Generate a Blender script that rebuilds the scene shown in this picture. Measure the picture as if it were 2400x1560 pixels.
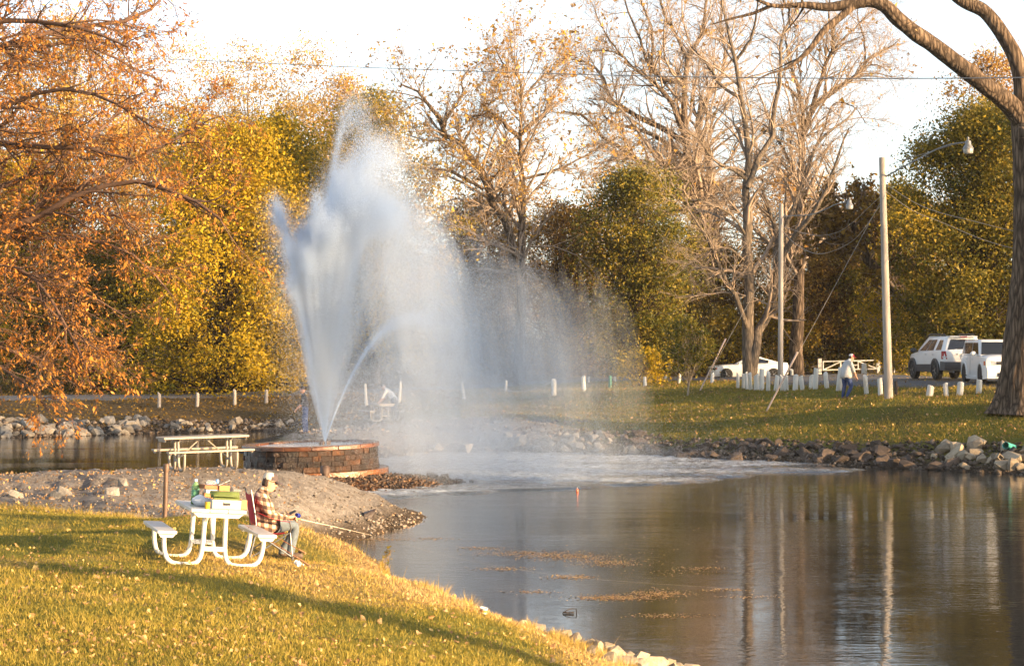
import bpy, math
import numpy as np
from mathutils import Vector, Matrix, Euler

# ------------------------------------------------------------------ scene, camera, sky, sun, exposure
for _o in list(bpy.data.objects):
    bpy.data.objects.remove(_o)
SC = bpy.context.scene
COL = SC.collection
F, PXC, HOR, EYE = 5200.0, 1200.0, 800.0, 4.3     # focal length and horizon row (in photograph pixels), eye above the water

cam = bpy.data.cameras.new('camera')
cam.sensor_width = 36.0
cam.lens = 36.0 * F / 2400.0
cam.shift_y = (HOR - 780.0) / 2400.0
cam.clip_start, cam.clip_end = 0.1, 5000.0
cam_o = bpy.data.objects.new('camera', cam)
COL.objects.link(cam_o)
cam_o.location = (0, 0, EYE)
cam_o.rotation_euler = (math.radians(90), 0, 0)
SC.camera = cam_o

SUN_EL = math.radians(10.0)
SUN_H = Vector((0.86, -0.51, 0)).normalized()        # horizontal direction towards the sun: right of and behind the camera
sun_dir = (SUN_H * math.cos(SUN_EL) + Vector((0, 0, math.sin(SUN_EL)))).normalized()

W = bpy.data.worlds.new('World')
SC.world = W
W.use_nodes = True
_n, _l = W.node_tree.nodes, W.node_tree.links
_bg = _n['Background']
_sky = _n.new('ShaderNodeTexSky')
_sky.sky_type = 'NISHITA'
_sky.sun_disc = False
_sky.sun_elevation = SUN_EL
_sky.sun_rotation = math.atan2(sun_dir.x, sun_dir.y)
_sky.air_density = 0.7
_sky.dust_density = 1.2
_sky.ozone_density = 0.6
_hs = _n.new('ShaderNodeHueSaturation')          # thin high overcast bleaches the blue
_hs.inputs['Saturation'].default_value = 0.62
_l.new(_sky.outputs[0], _hs.inputs['Color'])
_l.new(_hs.outputs[0], _bg.inputs['Color'])
_bg.inputs['Strength'].default_value = 0.125

sun = bpy.data.lights.new('sun', 'SUN')
sun.energy = 5.0
sun.angle = math.radians(0.6)
sun.color = (1.0, 0.66, 0.33)
sun_o = bpy.data.objects.new('sun', sun)
COL.objects.link(sun_o)
sun_o.rotation_euler = (-sun_dir).to_track_quat('-Z', 'Y').to_euler()
sun_o.location = (60, -40, 40)

SC.view_settings.view_transform = 'Standard'
SC.view_settings.look = 'None'
SC.view_settings.exposure = 1.8
SC.view_settings.gamma = 1.0
SC.view_settings.use_curve_mapping = False
SC.cycles.max_bounces = 6
SC.cycles.diffuse_bounces = 3
SC.cycles.glossy_bounces = 3
SC.cycles.transmission_bounces = 4
SC.cycles.transparent_max_bounces = 8
SC.cycles.volume_bounces = 3
SC.cycles.caustics_reflective = False
SC.cycles.caustics_refractive = False
SC.cycles.use_denoising = True

rng = np.random.default_rng(11)

# ------------------------------------------------------------------ helpers
def at(px, py, d):
    """world point seen at photograph pixel (px, py) at distance d"""
    return Vector(((px - PXC) / F * d, d, EYE - (py - HOR) / F * d))

def xat(px, d):
    return (px - PXC) / F * d

def tag(o, label=None, cat=None, group=None, kind=None):
    if label: o['label'] = label
    if cat: o['category'] = cat
    if group: o['group'] = group
    if kind: o['kind'] = kind
    return o

def empty(name, loc, rot=(0, 0, 0), scale=1.0):
    o = bpy.data.objects.new(name, None)
    o.empty_display_size = 0.2
    COL.objects.link(o)
    o.location = loc
    o.rotation_euler = rot
    o.scale = (scale, scale, scale)
    return o

def link(name, me, mats=None, parent=None, smooth=None):
    o = bpy.data.objects.new(name, me)
    COL.objects.link(o)
    if mats is not None:
        for m in (mats if isinstance(mats, (list, tuple)) else [mats]):
            me.materials.append(m)
    if parent is not None:
        o.parent = parent
    if smooth is not None:
        me.shade_smooth()
        if smooth < 180:
            me.set_sharp_from_angle(angle=math.radians(smooth))
    return o

def np_mesh(name, V, Fc, attrs=None):
    """fast mesh from arrays: V (n,3), Fc (m,k)"""
    V = np.ascontiguousarray(V, dtype=np.float32)
    Fc = np.ascontiguousarray(Fc, dtype=np.int32)
    me = bpy.data.meshes.new(name)
    m, k = Fc.shape
    me.vertices.add(len(V))
    me.vertices.foreach_set('co', V.ravel())
    me.loops.add(m * k)
    me.loops.foreach_set('vertex_index', Fc.ravel())
    me.polygons.add(m)
    me.polygons.foreach_set('loop_start', np.arange(0, m * k, k, dtype=np.int32))
    me.polygons.foreach_set('loop_total', np.full(m, k, dtype=np.int32))
    me.update(calc_edges=True)
    for an, av in (attrs or {}).items():
        a = me.attributes.new(an, 'FLOAT', 'POINT')
        a.data.foreach_set('value', np.ascontiguousarray(av, dtype=np.float32))
    return me

class MB:
    """collects simple shapes into one mesh"""
    def __init__(s):
        s.v, s.f, s.mi = [], [], []
    def add(s, vs, fs, mi=0):
        b = len(s.v)
        s.v += [tuple(v) for v in vs]
        s.f += [tuple(b + i for i in f) for f in fs]
        s.mi += [mi] * len(fs)
        return s
    def box(s, c, size, rot=None, mi=0, taper=1.0):
        hx, hy, hz = size[0] / 2, size[1] / 2, size[2] / 2
        vs = []
        for z, t in ((-hz, 1.0), (hz, taper)):
            for x, y in ((-hx, -hy), (hx, -hy), (hx, hy), (-hx, hy)):
                p = Vector((x * t, y * t, z))
                if rot is not None:
                    p.rotate(rot)
                vs.append(p + Vector(c))
        return s.add(vs, [(0, 3, 2, 1), (4, 5, 6, 7), (0, 1, 5, 4), (1, 2, 6, 5), (2, 3, 7, 6), (3, 0, 4, 7)], mi)
    def tube(s, pts, r, n=10, mi=0, caps=True):
        pts = [Vector(p) for p in pts]
        rr = r if isinstance(r, (list, tuple)) else [r] * len(pts)
        b = len(s.v)
        prev = None
        for i, p in enumerate(pts):
            t = (pts[min(i + 1, len(pts) - 1)] - pts[max(i - 1, 0)]).normalized()
            if prev is None:
                u = t.orthogonal().normalized()
            else:
                u = (prev - t * prev.dot(t))
                u = u.normalized() if u.length > 1e-6 else t.orthogonal().normalized()
            prev = u
            w = t.cross(u)
            for k in range(n):
                a = 2 * math.pi * k / n
                s.v.append(tuple(p + (u * math.cos(a) + w * math.sin(a)) * rr[i]))
        for i in range(len(pts) - 1):
            for k in range(n):
                k2 = (k + 1) % n
                s.f.append((b + i * n + k, b + i * n + k2, b + (i + 1) * n + k2, b + (i + 1) * n + k))
                s.mi.append(mi)
        if caps:
            s.f.append(tuple(b + k for k in range(n))[::-1]); s.mi.append(mi)
            e = b + (len(pts) - 1) * n
            s.f.append(tuple(e + k for k in range(n))); s.mi.append(mi)
        return s
    def lathe(s, prof, c=(0, 0, 0), n=20, rot=None, mi=0):
        """profile of (radius, height) about the z axis"""
        b = len(s.v)
        for r, z in prof:
            for k in range(n):
                a = 2 * math.pi * k / n
                p = Vector((r * math.cos(a), r * math.sin(a), z))
                if rot is not None:
                    p.rotate(rot)
                s.v.append(tuple(p + Vector(c)))
        for i in range(len(prof) - 1):
            for k in range(n):
                k2 = (k + 1) % n
                s.f.append((b + i * n + k, b + i * n + k2, b + (i + 1) * n + k2, b + (i + 1) * n + k)); s.mi.append(mi)
        s.f.append(tuple(b + k for k in range(n))[::-1]); s.mi.append(mi)
        e = b + (len(prof) - 1) * n
        s.f.append(tuple(e + k for k in range(n))); s.mi.append(mi)
        return s
    def loft(s, rings, closed=True, caps=True, mi=0):
        b = len(s.v)
        n = len(rings[0])
        for r in rings:
            s.v += [tuple(p) for p in r]
        for i in range(len(rings) - 1):
            for k in range(n if closed else n - 1):
                k2 = (k + 1) % n
                s.f.append((b + i * n + k, b + i * n + k2, b + (i + 1) * n + k2, b + (i + 1) * n + k)); s.mi.append(mi)
        if caps and closed:
            s.f.append(tuple(b + k for k in range(n))[::-1]); s.mi.append(mi)
            e = b + (len(rings) - 1) * n
            s.f.append(tuple(e + k for k in range(n))); s.mi.append(mi)
        return s
    def prism(s, outline, thick, mi=0):
        """outline: 3D points (a polygon), extruded by the vector thick"""
        n = len(outline)
        o = [Vector(p) for p in outline]
        q = [p + Vector(thick) for p in o]
        fs = [tuple(range(n))[::-1], tuple(range(n, 2 * n))]
        fs += [(i, (i + 1) % n, n + (i + 1) % n, n + i) for i in range(n)]
        return s.add(o + q, fs, mi)
    def ball(s, c, r, n=12, m=8, mi=0):
        r = r if isinstance(r, (list, tuple)) else (r, r, r)
        prof = [(max(math.sin(math.pi * i / m), 0.01), -math.cos(math.pi * i / m)) for i in range(m + 1)]
        b = len(s.v)
        s.lathe(prof, n=n, mi=mi)
        for i in range(b, len(s.v)):
            x, y, z = s.v[i]
            s.v[i] = (c[0] + x * r[0], c[1] + y * r[1], c[2] + z * r[2])
        return s
    def mesh(s, name):
        me = bpy.data.meshes.new(name)
        me.from_pydata(s.v, [], s.f)
        me.polygons.foreach_set('material_index', np.array(s.mi, dtype=np.int32))
        me.update()
        import bmesh
        bm = bmesh.new(); bm.from_mesh(me)
        bmesh.ops.recalc_face_normals(bm, faces=bm.faces)
        bm.to_mesh(me); bm.free()
        return me
    def build(s, name, mat, parent=None, smooth=40, bevel=0.0):
        o = link(name, s.mesh(name), mat, parent, smooth)
        if bevel:
            b = o.modifiers.new('bevel', 'BEVEL')
            b.width = bevel; b.segments = 2; b.limit_method = 'ANGLE'; b.angle_limit = math.radians(50)
        return o

def smoothstep(x, a, b):
    t = np.clip((x - a) / (b - a), 0, 1)
    return t * t * (3 - 2 * t)

_perm = np.random.default_rng(3).random((256, 256))
def vnoise(x, y):
    """smooth value noise, 0..1"""
    x = np.asarray(x, float); y = np.asarray(y, float)
    xi, yi = np.floor(x).astype(int), np.floor(y).astype(int)
    fx, fy = x - xi, y - yi
    fx, fy = fx * fx * (3 - 2 * fx), fy * fy * (3 - 2 * fy)
    g = lambda a, b: _perm[a % 256, b % 256]
    return (g(xi, yi) * (1 - fx) + g(xi + 1, yi) * fx) * (1 - fy) + (g(xi, yi + 1) * (1 - fx) + g(xi + 1, yi + 1) * fx) * fy

def fbm(x, y, o=4):
    s, a, t = 0, 0.5, 0
    for i in range(o):
        s = s + a * vnoise(x * 2 ** i + 17.3 * i, y * 2 ** i + 9.1 * i); t += a; a *= 0.5
    return s / t
# ------------------------------------------------------------------ materials
def _mat(name):
    m = bpy.data.materials.new(name)
    m.use_nodes = True
    nt = m.node_tree
    return m, nt.nodes, nt.links, nt.nodes['Principled BSDF']

def _ramp(n, stops, interp='LINEAR'):
    r = n.new('ShaderNodeValToRGB')
    r.color_ramp.interpolation = interp
    els = r.color_ramp.elements
    while len(els) < len(stops):
        els.new(0.5)
    for e, (p, c) in zip(els, stops):
        e.position = p
        e.color = (c[0], c[1], c[2], 1)
    return r

def _coords(n, l, scale=(1, 1, 1), kind='Object'):
    tc = n.new('ShaderNodeTexCoord')
    mp = n.new('ShaderNodeMapping')
    mp.inputs['Scale'].default_value = scale
    l.new(tc.outputs[kind], mp.inputs['Vector'])
    return mp

def _noise(n, l, vec, scale, detail=4, rough=0.6):
    t = n.new('ShaderNodeTexNoise')
    t.inputs['Scale'].default_value = scale
    t.inputs['Detail'].default_value = detail
    t.inputs['Roughness'].default_value = rough
    l.new(vec.outputs[0], t.inputs['Vector'])
    return t

def _bump(n, l, height, dist, strength=1.0, normal=None):
    b = n.new('ShaderNodeBump')
    b.inputs['Distance'].default_value = dist
    b.inputs['Strength'].default_value = strength
    l.new(height, b.inputs['Height'])
    if normal is not None:
        l.new(normal, b.inputs['Normal'])
    return b

def simple(name, col, rough=0.6, var=0.15, nscale=6.0, bump=0.0, bscale=30.0, metal=0.0, spec=0.5, stretch=(1, 1, 1), dirt=None, dirt_amt=0.5, coat=0.0):
    m, n, l, p = _mat(name)
    mp = _coords(n, l, stretch)
    t = _noise(n, l, mp, nscale)
    lo = tuple(max(c * (1 - var), 0) for c in col); hi = tuple(min(c * (1 + var), 1) for c in col)
    r = _ramp(n, [(0.3, lo), (0.7, hi)])
    l.new(t.outputs['Fac'], r.inputs[0])
    out = r.outputs[0]
    if dirt is not None:
        t2 = _noise(n, l, mp, nscale * 0.6, 6, 0.7)
        r2 = _ramp(n, [(0.5 + 0.2 * (0.5 - dirt_amt), (0, 0, 0)), (0.75, (dirt_amt,) * 3)])
        l.new(t2.outputs['Fac'], r2.inputs[0])
        mx = n.new('ShaderNodeMixRGB')
        l.new(r2.outputs[0], mx.inputs[0]); l.new(out, mx.inputs[1])
        mx.inputs[2].default_value = (*dirt, 1)
        out = mx.outputs[0]
    l.new(out, p.inputs['Base Color'])
    p.inputs['Roughness'].default_value = rough
    p.inputs['Metallic'].default_value = metal
    p.inputs['Specular IOR Level'].default_value = spec
    if coat:
        p.inputs['Coat Weight'].default_value = coat
        p.inputs['Coat Roughness'].default_value = 0.06
    if bump:
        t3 = _noise(n, l, mp, bscale, 5)
        b = _bump(n, l, t3.outputs['Fac'], bump)
        l.new(b.outputs[0], p.inputs['Normal'])
    return m

def leaf_mat(name, stops, trans=0.35, rough=0.55):
    """colour from the per-leaf attribute 'tint'"""
    m, n, l, p = _mat(name)
    a = n.new('ShaderNodeAttribute'); a.attribute_name = 'tint'
    r = _ramp(n, stops)
    l.new(a.outputs['Fac'], r.inputs[0])
    l.new(r.outputs[0], p.inputs['Base Color'])
    p.inputs['Roughness'].default_value = rough
    p.inputs['Specular IOR Level'].default_value = 0.2
    tr = n.new('ShaderNodeBsdfTranslucent')
    l.new(r.outputs[0], tr.inputs['Color'])
    mx = n.new('ShaderNodeMixShader'); mx.inputs[0].default_value = trans
    l.new(p.outputs[0], mx.inputs[1]); l.new(tr.outputs[0], mx.inputs[2])
    l.new(mx.outputs[0], n['Material Output'].inputs['Surface'])
    return m

def bark_mat(name, lo, hi, scale=1.0, bump=0.03):
    m, n, l, p = _mat(name)
    mp = _coords(n, l, (7 * scale, 7 * scale, 1.1 * scale))
    v = n.new('ShaderNodeTexVoronoi'); v.feature = 'DISTANCE_TO_EDGE'
    nz = _noise(n, l, mp, 1.2, 4)
    ad = n.new('ShaderNodeMixRGB'); ad.blend_type = 'ADD'; ad.inputs[0].default_value = 0.7
    l.new(mp.outputs[0], ad.inputs[1]); l.new(nz.outputs['Color'], ad.inputs[2])
    l.new(ad.outputs[0], v.inputs['Vector']); v.inputs['Scale'].default_value = 1.0
    r = _ramp(n, [(0.0, lo), (0.35, hi)])
    l.new(v.outputs['Distance'], r.inputs[0])
    t2 = _noise(n, l, mp, 0.5, 3)
    mx = n.new('ShaderNodeMixRGB'); mx.blend_type = 'MULTIPLY'; mx.inputs[0].default_value = 0.5
    l.new(r.outputs[0], mx.inputs[1]); l.new(t2.outputs['Fac'], mx.inputs[2])
    l.new(mx.outputs[0], p.inputs['Base Color'])
    p.inputs['Roughness'].default_value = 0.9
    p.inputs['Specular IOR Level'].default_value = 0.15
    b = _bump(n, l, v.outputs['Distance'], bump)
    l.new(b.outputs[0], p.inputs['Normal'])
    return m

# leaves (real leaf colours)
L_ORANGE = leaf_mat('leaf_orange', [(0.0, (0.20, 0.07, 0.014)), (0.5, (0.42, 0.165, 0.028)), (1.0, (0.56, 0.28, 0.055))])
L_YELLOW = leaf_mat('leaf_yellow', [(0.0, (0.105, 0.11, 0.014)), (0.3, (0.24, 0.19, 0.014)), (0.55, (0.42, 0.275, 0.014)), (1.0, (0.57, 0.385, 0.022))])
L_OLIVE = leaf_mat('leaf_olive', [(0.0, (0.07, 0.075, 0.014)), (0.5, (0.19, 0.15, 0.018)), (1.0, (0.42, 0.28, 0.025))])
L_GOLD = leaf_mat('leaf_gold', [(0.0, (0.26, 0.125, 0.022)), (0.5, (0.43, 0.25, 0.045)), (1.0, (0.55, 0.37, 0.10))])
L_BROWN = leaf_mat('leaf_brown', [(0.0, (0.09, 0.05, 0.016)), (0.5, (0.23, 0.135, 0.025)), (1.0, (0.38, 0.235, 0.04))])
L_GREEN = leaf_mat('leaf_green', [(0.0, (0.045, 0.055, 0.012)), (0.5, (0.115, 0.115, 0.016)), (1.0, (0.27, 0.20, 0.025))])
L_DARK = leaf_mat('leaf_dark', [(0.0, (0.035, 0.035, 0.012)), (0.5, (0.10, 0.08, 0.016)), (1.0, (0.22, 0.15, 0.025))])
L_RED = leaf_mat('leaf_red', [(0.0, (0.14, 0.025, 0.015)), (1.0, (0.34, 0.07, 0.03))])
L_LITTER = leaf_mat('leaf_litter', [(0.0, (0.16, 0.09, 0.045)), (0.45, (0.36, 0.20, 0.085)), (0.8, (0.50, 0.31, 0.14)), (1.0, (0.52, 0.36, 0.10))], 0.15, 0.7)
GRASS = leaf_mat('grass_blades', [(0.0, (0.13, 0.13, 0.022)), (0.4, (0.31, 0.235, 0.038)), (0.7, (0.46, 0.32, 0.085)), (1.0, (0.56, 0.40, 0.18))], 0.3, 0.6)

B_DARK = bark_mat('bark_dark', (0.03, 0.022, 0.016), (0.13, 0.095, 0.065))
B_MID = bark_mat('bark_brown', (0.055, 0.042, 0.032), (0.25, 0.18, 0.125))
B_GREY = bark_mat('bark_grey', (0.09, 0.075, 0.06), (0.25, 0.20, 0.155), 1.4, 0.015)
B_PALE = bark_mat('bark_pale', (0.25, 0.20, 0.15), (0.50, 0.42, 0.31), 0.8, 0.01)
B_FURROW = bark_mat('bark_furrowed', (0.05, 0.036, 0.026), (0.25, 0.18, 0.125), 1.0, 0.05)
B_TWIG = simple('bark_twig', (0.255, 0.195, 0.145), 0.85, 0.3, 3.0)
B_RUST = simple('bark_rust', (0.10, 0.055, 0.034), 0.85, 0.3, 3.0)

WHITE_WOOD = simple('white_painted_wood', (0.60, 0.58, 0.53), 0.7, 0.06, 5, 0.004, 20, stretch=(1, 1, 0.3), dirt=(0.34, 0.30, 0.23), dirt_amt=0.75)
POLE_WOOD = simple('weathered_pole', (0.33, 0.29, 0.25), 0.85, 0.25, 3, 0.01, 12, stretch=(3, 3, 0.25))
ALU = simple('aluminium_plank', (0.54, 0.53, 0.50), 0.38, 0.05, 4, 0.0008, 40, metal=0.35, stretch=(1, 0.2, 1))
ALU_DULL = simple('weathered_plank', (0.30, 0.25, 0.195), 0.55, 0.10, 4, 0.001, 30, metal=0.1, stretch=(0.2, 1, 1))
GALV = simple('white_tube', (0.72, 0.68, 0.60), 0.42, 0.06, 8, dirt=(0.42, 0.36, 0.28), dirt_amt=0.35)
GALV_DULL = simple('weathered_tube', (0.27, 0.24, 0.20), 0.55, 0.12, 8, metal=0.2)
RUSTY = simple('rusty_steel', (0.12, 0.075, 0.052), 0.6, 0.3, 9, 0.002, 40, metal=0.3, stretch=(1, 1, 0.3))
STEEL = simple('grey_steel', (0.17, 0.175, 0.18), 0.4, 0.1, 8, metal=0.6)
LAMP_METAL = simple('lamp_grey', (0.24, 0.24, 0.235), 0.5, 0.1, 6, metal=0.3)
LAMP_GLASS = simple('lamp_glass', (0.36, 0.34, 0.30), 0.25, 0.05, 4)
WIRE = simple('wire_grey', (0.28, 0.25, 0.22), 0.6, 0.1, 4)
GUARD = simple('guy_guard', (0.55, 0.43, 0.38), 0.6, 0.15, 5)
RUBBER = simple('tyre_rubber', (0.02, 0.02, 0.02), 0.8, 0.2, 20)
CHROME = simple('alloy_rim', (0.50, 0.50, 0.52), 0.3, 0.08, 10, metal=0.75)
BLACK = simple('black_plastic', (0.02, 0.02, 0.022), 0.45, 0.2, 12)
CLAD = simple('grey_cladding', (0.055, 0.055, 0.06), 0.5, 0.12, 8)
CAR_WHITE = simple('white_car_paint', (0.74, 0.74, 0.73), 0.35, 0.02, 3, coat=0.7, dirt=(0.55, 0.53, 0.48), dirt_amt=0.25)
CAR_GLASS = simple('dark_car_glass', (0.012, 0.014, 0.017), 0.06, 0.1, 2, spec=0.9)
RED_LENS = simple('red_lens', (0.36, 0.012, 0.018), 0.18, 0.1, 8, coat=0.6)
CLEAR_LENS = simple('clear_lens', (0.55, 0.55, 0.56), 0.12, 0.2, 12, coat=0.6)
AMBER = simple('amber_lens', (0.6, 0.16, 0.05), 0.25, 0.1, 8)
PLATE = simple('licence_plate', (0.50, 0.53, 0.54), 0.5, 0.1, 30)
ROAD = simple('asphalt', (0.105, 0.105, 0.108), 0.9, 0.2, 1.2, 0.004, 60, dirt=(0.17, 0.14, 0.11), dirt_amt=0.5)
ROAD_OLD = simple('old_asphalt', (0.155, 0.135, 0.12), 0.9, 0.2, 0.5, 0.004, 40, dirt=(0.22, 0.17, 0.125), dirt_amt=0.6)

def rock_mat(name, a, b):
    m, n, l, p = _mat(name)
    oi = n.new('ShaderNodeObjectInfo')
    mp = _coords(n, l)
    t = _noise(n, l, mp, 3.0, 6, 0.65)
    r = _ramp(n, [(0.25, tuple(c * 0.6 for c in a)), (0.55, a), (0.8, b)])
    l.new(t.outputs['Fac'], r.inputs[0])
    hs = n.new('ShaderNodeHueSaturation')
    mr = n.new('ShaderNodeMapRange')
    mr.inputs[3].default_value = 0.62; mr.inputs[4].default_value = 1.25
    l.new(oi.outputs['Random'], mr.inputs[0]); l.new(mr.outputs[0], hs.inputs['Value'])
    l.new(r.outputs[0], hs.inputs['Color'])
    l.new(hs.outputs[0], p.inputs['Base Color'])
    p.inputs['Roughness'].default_value = 0.9
    t3 = _noise(n, l, mp, 9, 6, 0.7)
    bb = _bump(n, l, t3.outputs['Fac'], 0.03)
    l.new(bb.outputs[0], p.inputs['Normal'])
    return m
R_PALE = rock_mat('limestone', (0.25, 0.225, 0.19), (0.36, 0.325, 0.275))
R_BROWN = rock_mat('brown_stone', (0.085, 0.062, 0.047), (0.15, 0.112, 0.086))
R_TAN = rock_mat('tan_stone', (0.36, 0.29, 0.20), (0.48, 0.40, 0.29))
R_WET = rock_mat('wet_stone', (0.05, 0.035, 0.028), (0.10, 0.065, 0.045))
for _m in (R_WET,):
    _m.node_tree.nodes['Principled BSDF'].inputs['Roughness'].default_value = 0.35
# ------------------------------------------------------------------ terrain
CP = []
def cp(px, d, z): CP.append((xat(px, d), d, z))
def cw(x, y, z): CP.append((x, y, z))
# lawn on the near bank
for a in [(0, 19, 1.55), (600, 19, 1.5), (1000, 19, 1.32), (0, 28, 1.5), (300, 28, 1.47), (480, 28.3, 1.44), (620, 28.5, 1.36), (750, 30, 1.3),
          (661, 30.7, 1.285), (700, 30.9, 1.26), (625, 30.7, 1.31), (665, 29.9, 1.29), (200, 34, 1.35), (0, 35, 1.4), (-800, 28, 1.6), (-800, 40, 1.5), (0, 41, 1.22), (200, 39.5, 1.2), (385, 37.5, 1.21),
          (500, 36.5, 1.25), (600, 36, 1.28), (690, 35, 1.24), (760, 34.5, 1.22), (850, 33, 1.18), (900, 32, 1.1), (1000, 30, 1.01),
          (1080, 29, 0.9), (1150, 28.5, 0.79), (1250, 27.5, 0.74), (1330, 27, 0.62), (1330, 25, 0.79), (1200, 22, 1.08), (1450, 27.9, 0.34), (1500, 26.5, 0.41),
          (1640, 29.4, 0.0), (1640, 24, 0.2), (900, 26, 1.25), (600, 24, 1.42)]: cp(*a)
# below the near bank
for a in [(700, 38.2, -0.1), (780, 37.5, -0.4), (850, 36, -0.4), (920, 34.6, -0.4), (1020, 32.6, -0.4), (1100, 31.6, -0.4), (1180, 31, -0.4), (1260, 30.3, -0.4),
          (1340, 29.9, -0.3), (1460, 30, -0.3), (1650, 31, -0.35), (1800, 27, -0.4), (1000, 38, -0.7), (1200, 36, -0.8), (1500, 34, -0.8)]: cp(*a)
cw(0, 0, 2.6); cw(0, 8, 2.1); cw(-8, 8, 2.2); cw(5, 4, 2.2); cw(-20, 10, 2.0); cw(4, 14, 0.9); cw(6, 20, -0.2); cw(10, 10, 0.0); cw(15, 5, 0.2); cw(12, 20, -0.7)
cw(-30, 0, 2.5); cw(20, -20, 2.0); cw(-10, -30, 3); cw(25, 5, 1.2); cw(28, 20, 0.8); cw(25, 40, 0.5); cw(22, 55, 0.6); cw(40, 60, 2); cw(60, 30, 2.0); cw(80, -30, 2.5); cw(90, 80, 3)
# gravel spit
for a in [(0, 46, 1.25), (100, 44, 1.22), (200, 46, 1.24), (0, 51, 1.24), (-400, 48, 1.3), (-800, 55, 1.3), (200, 51.5, 1.29), (350, 51, 1.36), (475, 49.5, 1.43), (600, 51, 1.36), (690, 52, 1.26),
          (475, 45, 1.18), (600, 46, 1.05), (760, 54, 1.02), (700, 48, 0.8), (800, 50, 0.66), (870, 54, 0.66), (940, 54, 0.25), (1000, 53.6, 0.0), (900, 50.8, 0.0), (770, 48, 0.06),
          (620, 42, 0.7), (500, 40, 1.0), (690, 43, 0.1), (730, 41, -0.3), (1040, 53.5, -0.3), (950, 49, -0.4), (830, 46.5, -0.4), (900, 44, -0.7),
          (0, 57, -0.3), (200, 57, -0.3), (380, 57.5, -0.2), (475, 56, 0.3), (600, 57, 0.5), (700, 58, 0.5), (780, 58.5, 0.3), (850, 58, 0.1), (900, 57, -0.1), (-400, 57, -0.2), (-800, 64, -0.3), (-1600, 70, 1.0), (-1600, 50, 1.4)]: cp(*a)
# basin island
for a in [(735, 67, 0.36), (600, 66, 0.3), (735, 63.5, 0.34), (850, 64.5, 0.22), (900, 66, 0.3), (1000, 66.5, 0.17), (1060, 67, 0.1), (1115, 67.7, 0.0), (1000, 64.9, 0.0), (920, 63.9, 0.0), (840, 62.5, 0.02),
          (900, 61.5, -0.25), (1000, 63, -0.3), (1150, 66, -0.35), (1130, 70, -0.35), (1000, 70, -0.1), (900, 71, -0.2), (735, 71.5, 0.0), (560, 70, -0.3), (540, 64, -0.2), (735, 75, -0.4)]: cp(*a)
# pond bed
for a in [(1300, 50, -0.9), (1600, 45, -0.9), (1900, 55, -0.9), (1300, 75, -0.7), (1700, 70, -0.7), (2100, 65, -0.7), (2500, 55, -0.8), (300, 75, -0.8), (0, 80, -0.8), (500, 90, -0.7), (1700, 55, -0.9), (2000, 40, -0.9), (-500, 80, -0.7), (-1000, 85, -0.5)]: cp(*a)
# far left bank
for a in [(-800, 95, 0.0), (-300, 97, 0.0), (0, 99, 0.0), (180, 101, 0), (350, 104, 0.0), (550, 106, 0), (690, 107, 0.0), (0, 101.5, 0.6), (330, 106, 0.55), (690, 109, 0.4), (0, 110, 0.95), (370, 113, 0.97), (690, 114.5, 1.1),
          (0, 115, 1.2), (370, 117, 1.25), (690, 119, 1.35), (0, 123, 1.25), (370, 125, 1.3), (690, 127, 1.45), (-800, 110, 1.2), (-800, 125, 1.3), (0, 96, -0.4), (350, 101, -0.4), (640, 103, -0.4)]: cp(*a)
# far spit behind the fountain, and the right-hand bank
for a in [(640, 82, -0.3), (690, 82, 0.5), (712, 82, 0.94), (712, 79, 0.0), (800, 83, 0.9), (850, 80.5, 0.0), (950, 84.5, 0.0), (1080, 85, 0.0), (1200, 85, 0.0), (950, 88, 1.0), (1080, 89, 1.12), (1200, 89, 1.1),
          (700, 88, 0.8), (740, 94, 0.85), (660, 92, -0.2), (900, 94, 0.92), (740, 104, 0.8), (900, 105, 1.05),
          (1300, 85, 0.0), (1500, 84, 0.0), (1600, 81.3, 0.0), (1800, 79, 0.0), (2000, 76.3, 0.0), (2200, 74.5, 0.0), (2400, 71.7, 0.0), (2800, 66, 0.0),
          (1300, 83, -0.4), (1600, 79, -0.4), (2000, 74, -0.4), (2400, 69.5, -0.4),
          (1300, 88, 0.8), (1500, 87, 0.76), (1700, 84, 0.8), (1900, 81.5, 0.78), (2100, 79, 0.8), (2300, 77, 0.9), (2400, 75.5, 1.05), (2800, 72, 1.2),
          (1300, 95, 1.36), (1450, 95, 1.4), (1617, 98, 1.83), (1700, 93, 1.6), (1985, 90, 1.97), (1850, 90, 1.85), (2083, 85, 2.15), (2240, 85, 2.19), (2360, 81, 1.93), (2500, 79, 1.9),
          (1950, 92.5, 2.36), (2200, 88, 2.46), (2400, 84, 2.42), (2400, 95, 2.62), (2180, 94, 2.58), (2000, 110, 2.6), (1750, 96, 2.0), (1750, 104, 2.42), (1640, 104, 2.2), (1500, 108, 2.0), (1298, 108, 1.9), (1150, 108, 1.6),
          (1300, 128, 2.0), (1500, 130, 2.1), (1750, 130, 2.0), (1750, 145, 1.75), (1600, 145, 1.9), (1990, 137, 2.3), (1500, 155, 2.1), (2300, 120, 2.8), (1100, 128, 1.6), (900, 125, 1.45), (2700, 100, 2.7), (3500, 90, 2.6)]: cp(*a)
for px in (-3000, -1200, -300, 400, 1100, 1800, 2500, 3600, 5500):
    cp(px, 180, 2.3); cp(px, 260, 3.0); cp(px, 420, 4.0); cp(px, 900, 7.0)
CP = np.array(CP)

def _rbf_fit(c):
    P = c[:, :2]
    D = np.linalg.norm(P[:, None] - P[None], axis=2)
    n = len(P)
    A = np.zeros((n + 3, n + 3))
    A[:n, :n] = D - np.eye(n) * 0.02
    A[:n, n] = 1; A[:n, n + 1:] = P
    A[n, :n] = 1; A[n + 1:, :n] = P.T
    return np.linalg.solve(A, np.concatenate([c[:, 2], [0, 0, 0]]))
_RW = _rbf_fit(CP)

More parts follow.
